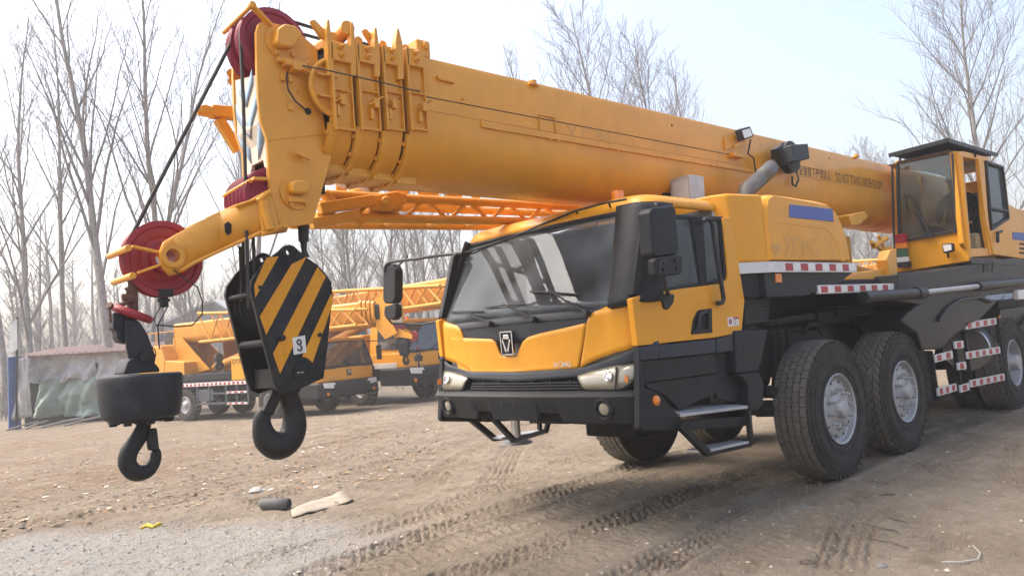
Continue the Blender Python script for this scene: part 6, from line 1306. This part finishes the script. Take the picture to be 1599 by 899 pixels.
# ================================================================ shed, post, gabled store
SH = empty('tarpaulin_shed', (8.0, 32.4, gz1(8, 32.4))); tag(SH, 'low shed with red-edged sheet roof, grey and green tarpaulins hung over its wall', 'shed')
dS = 29.
def D(px, py, dp=dS): return Vector((0, 0, CAMH))+(_R*(px-799.5)-_U*(py-449.5)+_F*FPX)*(dp/FPX)
TGR = mat('grey_tarp', (.44, .445, .455), .8, var=.25, vscale=2.5, dirt=.4, dcol=(.12, .11, .10)); TGN = mat('green_tarp', (.30, .38, .33), .8, var=.25, vscale=2.5, dirt=.35, dcol=(.13, .13, .11)); TWH = mat('pale_rag', (.50, .49, .47), .85, var=.2)
def drape(name, tl_, tr_, bl, br, mt_, parent, seed, amp=.12, dp=dS, nx=48, ny=20, sag=.0):
    A_, B_, C_, D_ = D(*tl_, dp), D(*tr_, dp), D(*bl, dp), D(*br, dp); r2 = random.Random(seed); ph = [r2.uniform(0, 6.28) for _ in range(6)]; nrm = Vector((-_F.x, -_F.y, 0)).normalized(); rows = []
    for j in range(ny+1):
        v = j/ny; row = []
        for i in range(nx+1):
            u = i/nx; p = lerp(lerp(A_, B_, u), lerp(C_, D_, u), v); k = math.sin(u*9+ph[0])*.4+math.sin(u*21+ph[1]+v*2)*.3+math.sin(v*7+ph[2]+u*5)*.35+math.sin(u*34+v*9+ph[3])*.22+.35*mnoise.noise(Vector((u*13, v*8, seed*3.1)))+.2*mnoise.noise(Vector((u*30, v*17, seed*1.7)))
            p = p+nrm*amp*k*(.35+.65*v); p.z -= sag*math.sin(math.pi*u*3+ph[4])**2*(1 if 0 < v < 1 else 1)*v; row.append(p)
        rows.append(row)
    mm = MB().grid(rows); return build(mm, name, mt_, parent, recalc=False, solid=.01, ang=70)
m = MB(); a0, a1 = D(38, 655, dS+.4), D(262, 648, dS+.4); a0.z -= .4; a1.z -= .4; m.prism([a0, a1, D(262, 548, dS+.4), D(38, 558, dS+.4)], Vector((_F.x, _F.y, 0)).normalized()*2.5); build(m, 'wall', CHAS, SH)
drape('grey_tarpaulin', (36, 556), (150, 549), (42, 594), (152, 588), TGR, SH, 1, .26, sag=.15); drape('grey_tarpaulin', (150, 549), (262, 543), (152, 592), (262, 586), TGR, SH, 2, .26, sag=.12)
drape('green_tarpaulin', (62, 592), (165, 586), (55, 652), (165, 648), TGN, SH, 3, .34); drape('grey_tarpaulin', (165, 588), (262, 584), (165, 650), (262, 646), TGR, SH, 4, .34)
RSH = mat('red_roof_sheet', (.36, .26, .23), .7, var=.3, vscale=4, dirt=.5, dcol=(.30, .28, .26)); 
r0, r1 = D(30, 556, dS-.3), D(268, 542, dS-.3); bk = Vector((_F.x, _F.y, 0)).normalized()*2.7+Vector((0, 0, .28))
for i in range(24):
    p, q = lerp(r0, r1, i/24), lerp(r0, r1, (i+.96)/24); m = MB(); md = (p+q)/2+Vector((0, 0, .045)); m.prism([p, p+(q-p)*.3, md-(q-p)*.12, md+(q-p)*.12, q-(q-p)*.3, q, q-Vector((0, 0, .02)), p-Vector((0, 0, .02))], bk); build(m, 'roof_sheet', RSH, SH)
m = MB(); m.bar(r0-Vector((0, 0, .05)), r1-Vector((0, 0, .05)), .06, .06); build(m, 'eaves_rail', RUST, SH)
m = MB(); b0 = D(17, 660, dS-.8); b0.z = gz1(b0.x, b0.y)-.1; t0 = D(16, 557, dS-.8); m.bar(b0, t0, .16, .16, (1, 0, 0)); m.bar(b0+Vector((.24, -.1, 0)), t0+Vector((.24, -.1, 0)), .1, .1, (1, 0, 0)); m.prism([b0, b0+Vector((.24, -.1, 0)), t0+Vector((.24, -.1, 0)), t0], (.02, .04, 0)); o = build(m, 'blue_post', mat('blue_sheet', (.025, .085, .27), .5, var=.25, dirt=.3)); tag(o, 'upright blue panel post at the left edge by the shed', 'post')
o = drape('hanging_rag', (30, 560), (42, 556), (20, 655), (48, 650), TWH, None, 9, .16, dS-.9, 10, 14); tag(o, 'torn white cloth hanging beside the blue post', 'rag')
SB = empty('sign_board', tuple(D(22, 660, dS-1.0))); tag(SB, 'weathered pale sign board on a post left of the shed', 'sign')
m = MB(); p0 = D(25, 665, dS-1.); p0.z = gz1(p0.x, p0.y)-.1; m.tube([p0, D(27, 495, dS-1.)], .035, 8); build(m, 'post', CHAS, SB)
m = MB(); m.prism([D(14, 508, dS-1.05), D(26, 498, dS-1.2), D(27, 545, dS-1.2), D(15, 552, dS-1.05)], Vector((.03, .05, 0))); build(m, 'board', mat('sign_paint', (.42, .46, .47), .6, var=.2, dirt=.3), SB)
for i, (a, b, s) in enumerate((((65, 672), (130, 652), .05), ((40, 668), (75, 660), .04), ((100, 662), (165, 651), .04), ((10, 655), (60, 672), .035))):
    m = MB(); p = D(*a, 27); q = D(*b, 28.); p.z = gz1(p.x, p.y)+.05; q.z = gz1(q.x, q.y)+.22; m.tube([p, lerp(p, q, .5)+Vector((0, 0, .03)), q], s, 6); tag(build(m, 'fallen_pole', BARK), ['long pole lying aslant before the green tarpaulin', 'short pole at the foot of the white rag', 'pole leaning against the shed base on the right', 'thin pole lying furthest left by the blue post'][i], 'pole', 'poles lying before the shed')
GB = empty('gabled_store', (14, 44, gz1(14, 44))); tag(GB, 'grey gabled tarpaulin-roofed store behind the parked crane', 'building'); dG = 46.
gR = Vector((_F.x, _F.y, 0)).normalized()*8
TG2 = mat('pale_grey_sheet', (.46, .47, .50), .8, var=.2, vscale=2, dirt=.25)
gw = [D(232, 545, dG), D(380, 530, dG), D(380, 500, dG), D(238, 508, dG)]; gw[0].z = gz1(gw[0].x, gw[0].y)-.3; gw[1].z = gz1(gw[1].x, gw[1].y)-.3
m = MB(); m.prism(gw, gR); build(m, 'wall', TG2, GB)
e0, e1, rd0, rd1 = D(228, 513, dG-.4), D(250, 500, dG-.4), D(331, 467, dG-.4), D(392, 508, dG-.4)
m = MB(); m.prism([D(228, 513, dG-.4), D(331, 467, dG-.4), D(331, 471, dG-.4), D(230, 517, dG-.4)], gR); rf = build(m, 'roof', TG2, GB); m = MB(); m.prism([D(331, 467, dG-.4), D(392, 506, dG-.4), D(391, 510, dG-.4), D(331, 471, dG-.4)], gR); build(m, 'roof', TG2, GB)
m = MB(); m.prism([D(236, 511, dG), D(331, 471, dG), D(384, 504, dG)], gR); build(m, 'gable', TG2, GB)
# ================================================================ parked cranes behind
def parked(label):
    root = empty('truck_crane', (0, 0, 0), local=True); tag(root, label, 'truck crane', 'cranes parked at the back of the yard')
    w = 1.22
    def bx(name, a, b, mt_, parent=root, bv=.02): m = MB(); m.box(a, b); return build(m, name, mt_, parent, bv=bv)
    DK = mat('slate_frame', (.055, .066, .085), .6, var=.25, vscale=4, dirt=.35, dcol=(.14, .12, .10)) if 'slate_frame' not in MT else MT['slate_frame']
    bx('chassis', (-4.6, -.5, .65), (3.9, .5, 1.05), CHAS); dk = bx('deck', (-4.6, -w, 1.12), (2.6, w, 1.22), DK)
    for s in (-1, 1):
        st = bx('guard_strip', (-4.6, s*(w+.015)-.01, 1.10), (2.5, s*(w+.015)+.01, 1.20), WHT, dk, 0)
        if s < 0:
            for k in range(34): m = MB(); m.box((-4.5+k*.205, -w-.032, 1.115), (-4.4+k*.205, -w-.02, 1.185)); build(m, 'red_square', RED, dk)
    for x in (-2.9, -1.6, 2.4):
        for s in (-1, 1):
            m = MB(); o_ = Vector((x, s*1.22, .515)); ax = Vector((0, -s, 0)); m.lathe([(.26, .05), (.33, .01), (.42, 0), (.49, .02), (.515, .05), (.515, .25), (.49, .28), (.3, .28)], o_, ax, 36); t_ = build(m, 'wheel', RUB, root)
            m = MB(); m.lathe([(.27, .06), (.275, .02), (.26, .015), (.24, .08), (.14, .07), (.1, .0), (.06, -.03), (0, -.03)], o_, ax, 28); rm = build(m, 'rim', STL, t_)
            m = MB()
            for q in range(24): a = 2*math.pi*q/24; c = o_+Vector((math.cos(a), 0, math.sin(a)))*.51+ax*.13; m.obox(c, Vector((math.cos(a), 0, math.sin(a)))*.012, Vector((-math.sin(a), 0, math.cos(a)))*.04, ax*.10)
            build(m, 'tread', RUBT, t_, smooth=False)
    for s in (-1, 1):
        bx('outrigger_box', (-.95, s*w-.25*(s > 0), .62), (-.15, s*w+.25*(s < 0), .98), DK); m = MB()
        for z in (.55, .85): m.bar((-.9, s*w, z), (1.5, s*w, z), .03, .06)
        for x in (-.9, -.3, .5, 1.0, 1.5): m.bar((x, s*w, .5), (x, s*w, 1.1), .05, .05, (0, 1, 0))
        lad_ = build(m, 'side_guard', DK, root)
        for z in (.50, .84): bx('rung', (.55, s*(w+.02)-.012, z), (1.45, s*(w+.02)+.012, z+.06), WHT, lad_, 0)
        for z in (.50, .84):
            for k in range(3): bx('red_square', (.62+k*.28, s*(w+.036)-.004, z+.008), (.76+k*.28, s*(w+.036)+.004, z+.052), RED, lad_, 0)
        bx('fender', (1.75, s*w-.3*(s > 0), 1.0), (3.05, s*w+.3*(s < 0), 1.12), BLKP)
    # carrier cab
    def sec(x0, x1, z, hw): return [Vector((x1, -hw, z)), Vector((x1, -hw*.8, z)), Vector((x1, hw*.8, z)), Vector((x1, hw, z))]
    cabo = bx('carrier_cab', (2.7, -1.15, 1.0), (4.05, 1.15, 1.15), INT); 
    m = MB(); m.prism([(4.35, -1.14, 1.0), (4.42, -1.05, 1.0), (4.47, -.5, 1.0), (4.47, .5, 1.0), (4.42, 1.05, 1.0), (4.35, 1.14, 1.0), (2.8, 1.14, 1.0), (2.8, -1.14, 1.0)], (0, 0, .42)); build(m, 'cab_front', YEL, cabo, bv=.05, seg=3)
    m = MB(); m.prism([(4.40, -1.18, .55), (4.52, -1.05, .55), (4.58, -.5, .55), (4.58, .5, .55), (4.52, 1.05, .55), (4.40, 1.18, .55), (3.3, 1.18, .55), (3.3, -1.18, .55)], (0, 0, .46)); bmp = build(m, 'bumper', BLK, cabo, bv=.06, seg=3)
    m = MB(); m.box((4.55, -.75, .78), (4.60, .75, .92)); build(m, 'grille', DARK, bmp)
    for z in (.60, .70): bx('bumper_lip', (4.575, -.85, z), (4.60, .85, z+.025), BLKP, bmp, .005)
    for s in (-1, 1):
        m = MB(); m.prism([(4.525, s*1.08, .86), (4.555, s*.72, .82), (4.565, s*.66, .90), (4.55, s*.70, .99), (4.51, s*1.10, 1.0)], (.03, 0, 0)); build(m, 'headlight', LENSW, bmp, bv=.008)
        m = MB(); m.lathe([(0, .02), (.05, .015), (.055, 0)], (4.54, s*.95, .68), (1, 0, 0), 14); build(m, 'fog_lamp', AMB, bmp)
        m = MB(); m.prism([(2.85, s*1.13, 1.40), (4.33, s*1.13, 1.40), (4.12, s*1.08, 2.2), (2.9, s*1.08, 2.2)], (0, -s*.05, 0)); build(m, 'door', YEL, cabo, bv=.02)
        m = MB(); m.prism([(3.25, s*1.145, 1.52), (4.18, s*1.145, 1.48), (4.02, s*1.105, 2.12), (3.25, s*1.105, 2.12)], (0, -s*.01, 0)); build(m, 'side_window', MT['bg_glass'], cabo)
        m = MB(); m.tube([(4.2, s*1.1, 2.1), (4.5, s*1.35, 2.1), (4.5, s*1.35, 1.95)], .02, 6); build(m, 'mirror_arm', RUBS, cabo); bx('mirror', (4.44, s*1.35-.09, 1.52), (4.52, s*1.35+.09, 1.96), BLKP, cabo)
    m = MB(); m.prism([(4.40, -1.06, 1.42), (4.46, -.5, 1.42), (4.46, .5, 1.42), (4.40, 1.06, 1.42), (4.12, 1.02, 2.14), (4.17, .5, 2.16), (4.17, -.5, 2.16), (4.12, -1.02, 2.14)], (-.03, 0, 0)); build(m, 'windscreen', MT['bg_glass'], cabo)
    m = MB()
    for s in (-1, 1): m.bar((4.38, s*1.09, 1.38), (4.10, s*1.05, 2.18), .07, .09, (0, 1, 0)); m.bar((4.47, s*.0+s*.3, 1.44), (4.36, s*.3+.45, 1.66), .012, .02)
    m.bar((4.44, -1.07, 1.41), (4.44, 1.07, 1.41), .05, .07); build(m, 'screen_frame', BLKP, cabo)
    m = MB(); m.prism([(4.18, -1.06, 2.16), (4.23, -.5, 2.17), (4.23, .5, 2.17), (4.18, 1.06, 2.16), (2.8, 1.06, 2.16), (2.8, -1.06, 2.16)], (0, 0, .09)); build(m, 'roof', YEL, cabo, bv=.03, seg=3)
    for y in (-.6, .6): m = MB(); m.lathe([(.055, 0), (.05, .1), (0, .11)], (3.9, y, 2.25), (0, 0, 1), 12); build(m, 'beacon', AMB, cabo)
    m = MB(); m.box((4.465, -.095, 1.14), (4.485, .095, 1.32)); bd_ = build(m, 'badge', BLKP, cabo, bv=.01)
    m = MB(); m.prism([(4.486, -.05, 1.29), (4.486, .05, 1.29), (4.486, .06, 1.25), (4.486, -.06, 1.25)], (.012, 0, 0)); m.prism([(4.486, -.07, 1.24), (4.486, -.04, 1.24), (4.486, 0, 1.165), (4.486, .04, 1.24), (4.486, .07, 1.24), (4.486, 0, 1.155)], (.012, 0, 0)); build(m, 'emblem', CHR, bd_)
    text_mesh('lettering', 'XCMG', CHR, cabo, (4.475, -.85, 1.06), (0, 1, 0), (0, 0, 1), .06, .012)
    # hood block behind the cab
    m = MB(); m.prism([(.75, -w, 1.22), (2.65, -w, 1.22), (2.65, -w, 1.95), (.85, -w, 1.93), (.76, -w, 1.8)], (0, .75, 0)); hd_ = build(m, 'engine_hood', YEL, root, bv=.04, seg=3)
    text_mesh('model_lettering', 'QY35K5', INK, hd_, (.84, -w-.002, 1.70), (1, 0, 0), (0, 0, 1), .17, .002, None, .02)
    m = MB(); m.prism([(1.3, w, 1.22), (2.65, w, 1.22), (2.65, w, 1.95), (1.6, w, 1.95), (1.35, w, 1.7)], (0, -.75, 0)); build(m, 'engine_hood', YEL, root, bv=.04, seg=3)
    # superstructure
    sp = bx('turntable', (-4.2, -1.1, 1.25), (.6, 1.1, 1.48), CHAS)
    m = MB(); m.prism([(-4.4, -.95, 1.48), (-3.0, -.95, 1.48), (-2.9, -.95, 2.0), (-3.1, -.95, 2.5), (-4.3, -.95, 2.45)], (0, 1.9, 0)); build(m, 'counterweight_body', YEL2, root, bv=.04)
    m = MB(); m.prism([(-3.0, -.95, 1.48), (-1.9, -.95, 1.48), (-1.9, -.95, 1.9), (-2.9, -.95, 2.0)], (0, .6, 0)); build(m, 'machinery_cover', YEL2, root, bv=.03)
    for s in (-1, 1): m = MB(); m.prism([(-3.2, s*.42, 1.48), (-2.0, s*.42, 1.48), (-1.3, s*.42, 1.6), (-2.7, s*.42, 2.75), (-3.1, s*.42, 2.75)], (0, s*.05, 0)); build(m, 'turret_plate', YEL2, root)
    oc2 = bx('operator_cab', (-1.75, .45, 1.48), (-.35, 1.15, 1.62), YEL); m = MB(); m.prism([(-1.75, 1.15, 1.6), (-.45, 1.15, 1.6), (-.35, 1.15, 1.9), (-.62, 1.15, 2.75), (-1.7, 1.15, 2.78)], (0, -.05, 0)); build(m, 'cab_side', YEL2, oc2, bv=.02)
    m = MB(); m.prism([(-1.35, 1.165, 1.95), (-.5, 1.165, 1.95), (-.72, 1.165, 2.66), (-1.35, 1.165, 2.68)], (0, -.01, 0)); build(m, 'side_window', MT['bg_glass'], oc2); m = MB(); m.prism([(-.38, 1.12, 1.9), (-.38,   .5, 1.9), (-.62,   .5, 2.72), (-.62, 1.12, 2.72)], (-.02, 0, 0)); build(m, 'front_window', MT['bg_glass'], oc2); bx('cab_back', (-1.75, .46, 1.6), (-1.70, 1.12, 2.76), YEL2, oc2); bx('roof', (-1.8, .42, 2.76), (-.55, 1.18, 2.82), YEL2, oc2)
    for x, z in ((-.15, 1.95), (-.15, 1.7)): m = MB(); m.lathe([(0, -.06), (.13, -.05), (.15, .05), (.1, .06), (0, .05)], (x, -.95, z), (1, 0, 0), 16); build(m, 'work_lamp', RUBS, root)
    m = MB(); m.tube([(-1.6, 0, 1.62), (1.4, 0, 2.35)], .14, 16); build(m, 'lift_cylinder', YEL2, root)
    # boom
    def uloop(x, hw, zt, zb): return [Vector((x, -hw+.05, zt)), Vector((x, -hw, zt-.05)), Vector((x, -hw, zb+.3))]+[Vector((x, -hw*math.cos(a), zb+.3-.3*math.sin(a))) for a in np.linspace(.2, math.pi-.2, 9)]+[Vector((x, hw, zb+.3)), Vector((x, hw, zt-.05)), Vector((x, hw-.05, zt))]
    def ub(name, x0, x1, hw, zt, zb, mt_, parent=root):
        A_, B_ = uloop(x0, hw, zt, zb), uloop(x1, hw, zt, zb); n = len(A_); m = MB(); m.add(A_+B_, [tuple(range(n)), tuple(range(2*n-1, n-1, -1))]+[(i, (i+1) % n, n+(i+1) % n, n+i) for i in range(n)]); return build(m, name, mt_, parent, ang=30)
    bo = ub('boom', -3.2, 5.3, .36, 3.22, 2.46, YEL2)
    for i in range(4): ub('section_head', 5.32+i*.15, 5.42+i*.15, .365-.012*i, 3.25-.015*i, 2.45+.015*i, YEL2); 
    ub('inner_section', 5.2, 6.0, .28, 3.12, 2.52, CHAS)
    for s in (-1, 1): m = MB(); m.prism([(5.88, s*.24, 3.26), (6.2, s*.24, 3.42), (6.42, s*.24, 3.35), (6.5, s*.24, 2.85), (6.45, s*.24, 2.5), (6.6, s*.24, 2.25), (6.15, s*.24, 2.1), (5.85, s*.24, 2.42)], (0, -s*.025, 0)); hd2 = build(m, 'head_plate', YEL2, root)
    m = MB(); m.box((6.42, -.215, 2.5), (6.44, .215, 3.16)); fr_ = build(m, 'front_plate', CREAM, root)
    for z in (3.0, 2.8):
        for s in (-1, 1): m = MB(); m.prism([(6.442, 0, z-.16), (6.442, s*.21, z), (6.442, s*.21, z+.08), (6.442, 0, z-.08)], (.004, 0, 0)); build(m, 'chevron_stripe', BLK, fr_)
    for y in (-.1, .1): m = MB(); sheave(m, (6.26, y, 3.28), .19, .07); build(m, 'upper_sheave', REDS, root)
    for j in range(4): m = MB(); sheave(m, (6.42, -.15+j*.1, 2.36), .14, .08, .03); build(m, 'lower_sheave', MAG, root)
    m = MB(); m.prism([(6.45, -.14, 2.42), (7.0, -.1, 2.18), (7.02, -.1, 2.05), (6.4, -.14, 2.15)], (0, .02, 0)); m.prism([(6.45, .14, 2.42), (7.0, .1, 2.18), (7.02, .1, 2.05), (6.4, .14, 2.15)], (0, -.02, 0)); build_each(m, 'rooster_arm', YEL2, root)
    m = MB(); sheave(m, (6.98, 0, 2.12), .15, .06); build(m, 'rooster_sheave', REDS, root)
    # lattice jib along the near side
    def ch(x, k): t = (x+1.0)/6.8; h_ = .92-.45*t; return [(x, -.50, 2.50+.04*t), (x, -.98, 2.50+.04*t), (x, -.50, 2.50+h_), (x, -.98, 2.50+h_)][k]
    jb = None
    for k in range(4): m = MB(); m.tube([ch(-1.0, k), ch(5.8, k)], .046, 8); o_ = build(m, 'jib' if k == 0 else 'chord', YELJ, root if k == 0 else jb); jb = o_ if k == 0 else jb
    NS = 13
    for i in range(NS):
        xa, xb = -1+6.8*i/NS, -1+6.8*(i+1)/NS
        for k0, k1 in ((1, 3), (0, 1), (2, 3), (0, 2)):
            a, b = (k0, k1) if i % 2 else (k1, k0); m = MB(); m.tube([ch(xa, a), ch(xb, b)], .028, 6); build(m, 'lacing', YELJ, jb)
    m = MB(); m.tube([(6.5, -.05, 2.4), (6.6, -.05, 1.9)], .012, 5); m.tube([(7.08, 0, 2.1), (7.1, 0, 1.75)], .012, 5); build_each(m, 'hoist_rope', ROPE, root)
    m = MB(); m.tube([(-3.6, -.3, 2.72), (-3.6, .3, 2.72)], .26, 20); build(m, 'winch_drum', ROPE, root)
    m = MB()
    for z in (2.5, 2.95): m.bar((-4.3, -.9, z), (-2.4, -.9, z), .03, .03)
    for x in (-4.3, -3.4, -2.4): m.bar((x, -.9, 2.4), (x, -.9, 2.95), .03, .03, (0, 1, 0))
    build(m, 'handrail', YEL2, root)
    return root
MT['bg_glass'] = mat('cab_dark_glass', (.035, .042, .046), .06, var=.2, coat=.6, rvar=.03, spec=.9)
PK = parked('parked yellow crane with QY35K5 lettering, behind the two big hanging hooks')
def put(o, x, y, ang, label=None):
    o.location = (x, y, float(gbase(x, y))+.0+min(0, gz1(x, y)-float(gbase(x, y)))); o.rotation_euler.z = ang
    if label: o['label'] = label
AF = math.atan2(-.963, .27)
put(PK, 10.64, 24.43, AF)
PB = cp(PK); PB.scale = (1.2,)*3; put(PB, 14.7, 25.1, math.atan2(-.999, .05), 'parked yellow crane half hidden behind the carrier cab, right of the other')
PC_ = cp(PK); put(PC_, 30.0, 12.0, AF-.5, 'parked yellow crane mostly hidden behind the operator cab at far right')
for o_ in [c for r in (PB, PC_) for h in r.children for c in h.children if c.name.startswith('model_lettering')]: bpy.data.objects.remove(o_)
bpy.context.view_layer.update()
def hangers(o, lab1, lab2, s1=.62, s2=.6):
    mw = o.matrix_world
    h = cp(HB); p = mw @ Vector((6.6, -.05, 1.62)); h.location = p; h.scale = (s1,)*3; h.rotation_euler.z = 2.2; tag(h, lab1, 'hook block', 'hooks of the parked cranes')
    a = cp(AH); p = mw @ Vector((7.1, 0, 1.45)); a.location = p; a.scale = (s2,)*3; a.rotation_euler.z = 1.0; tag(a, lab2, 'crane hook', 'hooks of the parked cranes')
hangers(PK, 'small striped hook block of the parked crane behind the large one', 'small ball-weight hook of the parked crane behind the large hook block')
# ================================================================ operator
PS = empty('person', (11.75, 3.57, 1.98)); tag(PS, 'person in a dark jacket sitting in the operator cab', 'person')
CLO = mat('dark_jacket', (.018, .019, .024), .85, var=.3, bump=.2, bscale=40); SKN = mat('skin', (.42, .22, .15), .55, var=.1); HAIR = mat('dark_hair', (.012, .010, .009), .7); TRO = mat('dark_trousers', (.02, .022, .03), .9, var=.2)
def skin_mesh(name, nodes, edges, mt_, parent, root_i=0):
    co = np.array([n[:3] for n in nodes], float); c = co.mean(0); me = bpy.data.meshes.new(name); me.from_pydata((co-c).tolist(), edges, []); me.materials.append(mt_)
    o = bpy.data.objects.new(name, me); scene.collection.objects.link(o); o.parent = parent; o.location = tuple(c-ORI[parent.name]); ORI[o.name] = c
    sm = o.modifiers.new('skin', 'SKIN'); lay = me.skin_vertices[0] if me.skin_vertices else None
    for i, n in enumerate(nodes):
        r = n[3] if isinstance(n[3], tuple) else (n[3], n[3]); me.skin_vertices[0].data[i].radius = r
    me.skin_vertices[0].data[root_i].use_root = True; sm.use_smooth_shade = True
    ss = o.modifiers.new('sub', 'SUBSURF'); ss.levels = ss.render_levels = 2; return o
px_, py_ = 11.75, 3.57
N_ = [(px_, py_, 2.42, (.15, .12)), (px_+.03, py_, 2.62, (.15, .12)), (px_+.06, py_, 2.82, (.17, .12)), (px_+.06, py_, 2.92, (.12, .09)), (px_+.04, py_, 3.0, .055), (px_+.0, py_, 3.06, .05),
      (px_+.07, py_-.19, 2.87, .07), (px_+.02, py_-.25, 2.64, .055), (px_-.16, py_-.24, 2.50, .045), (px_-.26, py_-.22, 2.50, .035),
      (px_+.07, py_+.19, 2.87, .07), (px_+.02, py_+.25, 2.64, .055), (px_-.22, py_+.2, 2.54, .045), (px_-.30, py_+.18, 2.55, .035),
      (px_-.04, py_-.1, 2.40, .09), (px_-.42, py_-.12, 2.42, .075), (px_-.46, py_-.12, 2.12, .055), (px_-.47, py_-.12, 2.02, .045), (px_-.58, py_-.12, 2.01, .035),
      (px_-.04, py_+.1, 2.40, .09), (px_-.42, py_+.12, 2.42, .075), (px_-.46, py_+.12, 2.12, .055), (px_-.47, py_+.12, 2.02, .045), (px_-.58, py_+.12, 2.01, .035)]
E_ = [(0, 1), (1, 2), (2, 3), (3, 4), (4, 5), (3, 6), (6, 7), (7, 8), (8, 9), (3, 10), (10, 11), (11, 12), (12, 13), (0, 14), (14, 15), (15, 16), (16, 17), (17, 18), (0, 19), (19, 20), (20, 21), (21, 22), (22, 23)]
body = skin_mesh('body', N_, E_, CLO, PS)
m = MB(); hc = Vector((px_-.02, py_, 3.14)); m.lathe([(0, -.125), (.04, -.12), (.065, -.08), (.078, -.02), (.082, .03), (.07, .08), (.04, .108), (0, .115)], hc, (0, 0, 1), 20)
m.prism([hc+Vector((-.075, -.013, -.02)), hc+Vector((-.105, 0, -.03)), hc+Vector((-.075, .013, -.02)), hc+Vector((-.075, 0, .03))], (0.01, 0, 0))
for s in (-1, 1): m.lathe([(0, .012), (.02, .008), (.028, -.006), (.02, -.015)], hc+Vector((.01, s*.082, -.005)), (0, s, 0), 10)
hdp = build(m, 'head', SKN, PS, ang=70)
m = MB(); m.lathe([(.084, .02), (.088, .05), (.078, .09), (.045, .122), (0, .13)], hc+Vector((.012, 0, 0)), (.25, 0, 1), 20); build(m, 'hair', HAIR, hdp)
for s in (-1, 1):
    m = MB(); m.lathe([(0, .006), (.011, .004), (.012, 0)], hc+Vector((-.076, s*.03, .005)), (-1, 0, 0), 8); build(m, 'eye', HAIR, hdp)
m = MB(); m.box(hc+Vector((-.078, -.022, -.062)), hc+Vector((-.070, .022, -.054))); build(m, 'mouth', mat('lips', (.28, .10, .08), .6), hdp)
for s, wr in ((-1, Vector((px_-.27, py_-.22, 2.50))), (1, Vector((px_-.31, py_+.18, 2.55)))):
    n = [(*wr, .028), (*(wr+Vector((-.05, 0, 0))), (.04, .02)), (*(wr+Vector((-.085, 0, 0))), (.042, .018))]; e = [(0, 1), (1, 2)]
    for q in range(4):
        b0 = wr+Vector((-.10, (q-1.5)*.021, 0)); L_ = (.055, .065, .06, .048)[q]; i0 = len(n); n += [(*b0, .010), (*(b0+Vector((-L_*.6, 0, -.012))), .009), (*(b0+Vector((-L_*.75, 0, -.04))), .008)]; e += [(2, i0), (i0, i0+1), (i0+1, i0+2)]
    i0 = len(n); n += [(*(wr+Vector((-.05, -s*-.04, .0))), .011), (*(wr+Vector((-.085, -s*-.055, -.02))), .009)]; e += [(1, i0), (i0, i0+1)]
    skin_mesh('hand', n, e, SKN, PS)
m = MB(); m.tube([(px_-.37, py_-.22, 2.0), (px_-.36, py_-.22, 2.50)], .012, 8); m.lathe([(0, -.03), (.022, -.02), (.024, .01), (.0, .03)], (px_-.365, py_-.22, 2.50), (0, 0, 1), 12); build(m, 'control_lever', RUBS, oc_)
# ================================================================ haze
m = MB(); m.box((-160, -60, -2.2), (220, 220, 26)); hz = build(m, 'haze', [], None, smooth=False); tag(hz, 'thin pale winter haze over the yard', 'haze', kind='stuff')
hm = bpy.data.materials.new('haze_air'); hm.use_nodes = True; nt = hm.node_tree; nt.nodes.remove(nt.nodes['Principled BSDF']); pv = nt.nodes.new('ShaderNodeVolumePrincipled'); pv.inputs['Color'].default_value = (.96, .95, .94, 1); pv.inputs['Density'].default_value = .0028; pv.inputs['Anisotropy'].default_value = .2
nt.links.new(pv.outputs[0], nt.nodes['Material Output'].inputs['Volume']); hz.data.materials.clear(); hz.data.materials.append(hm)
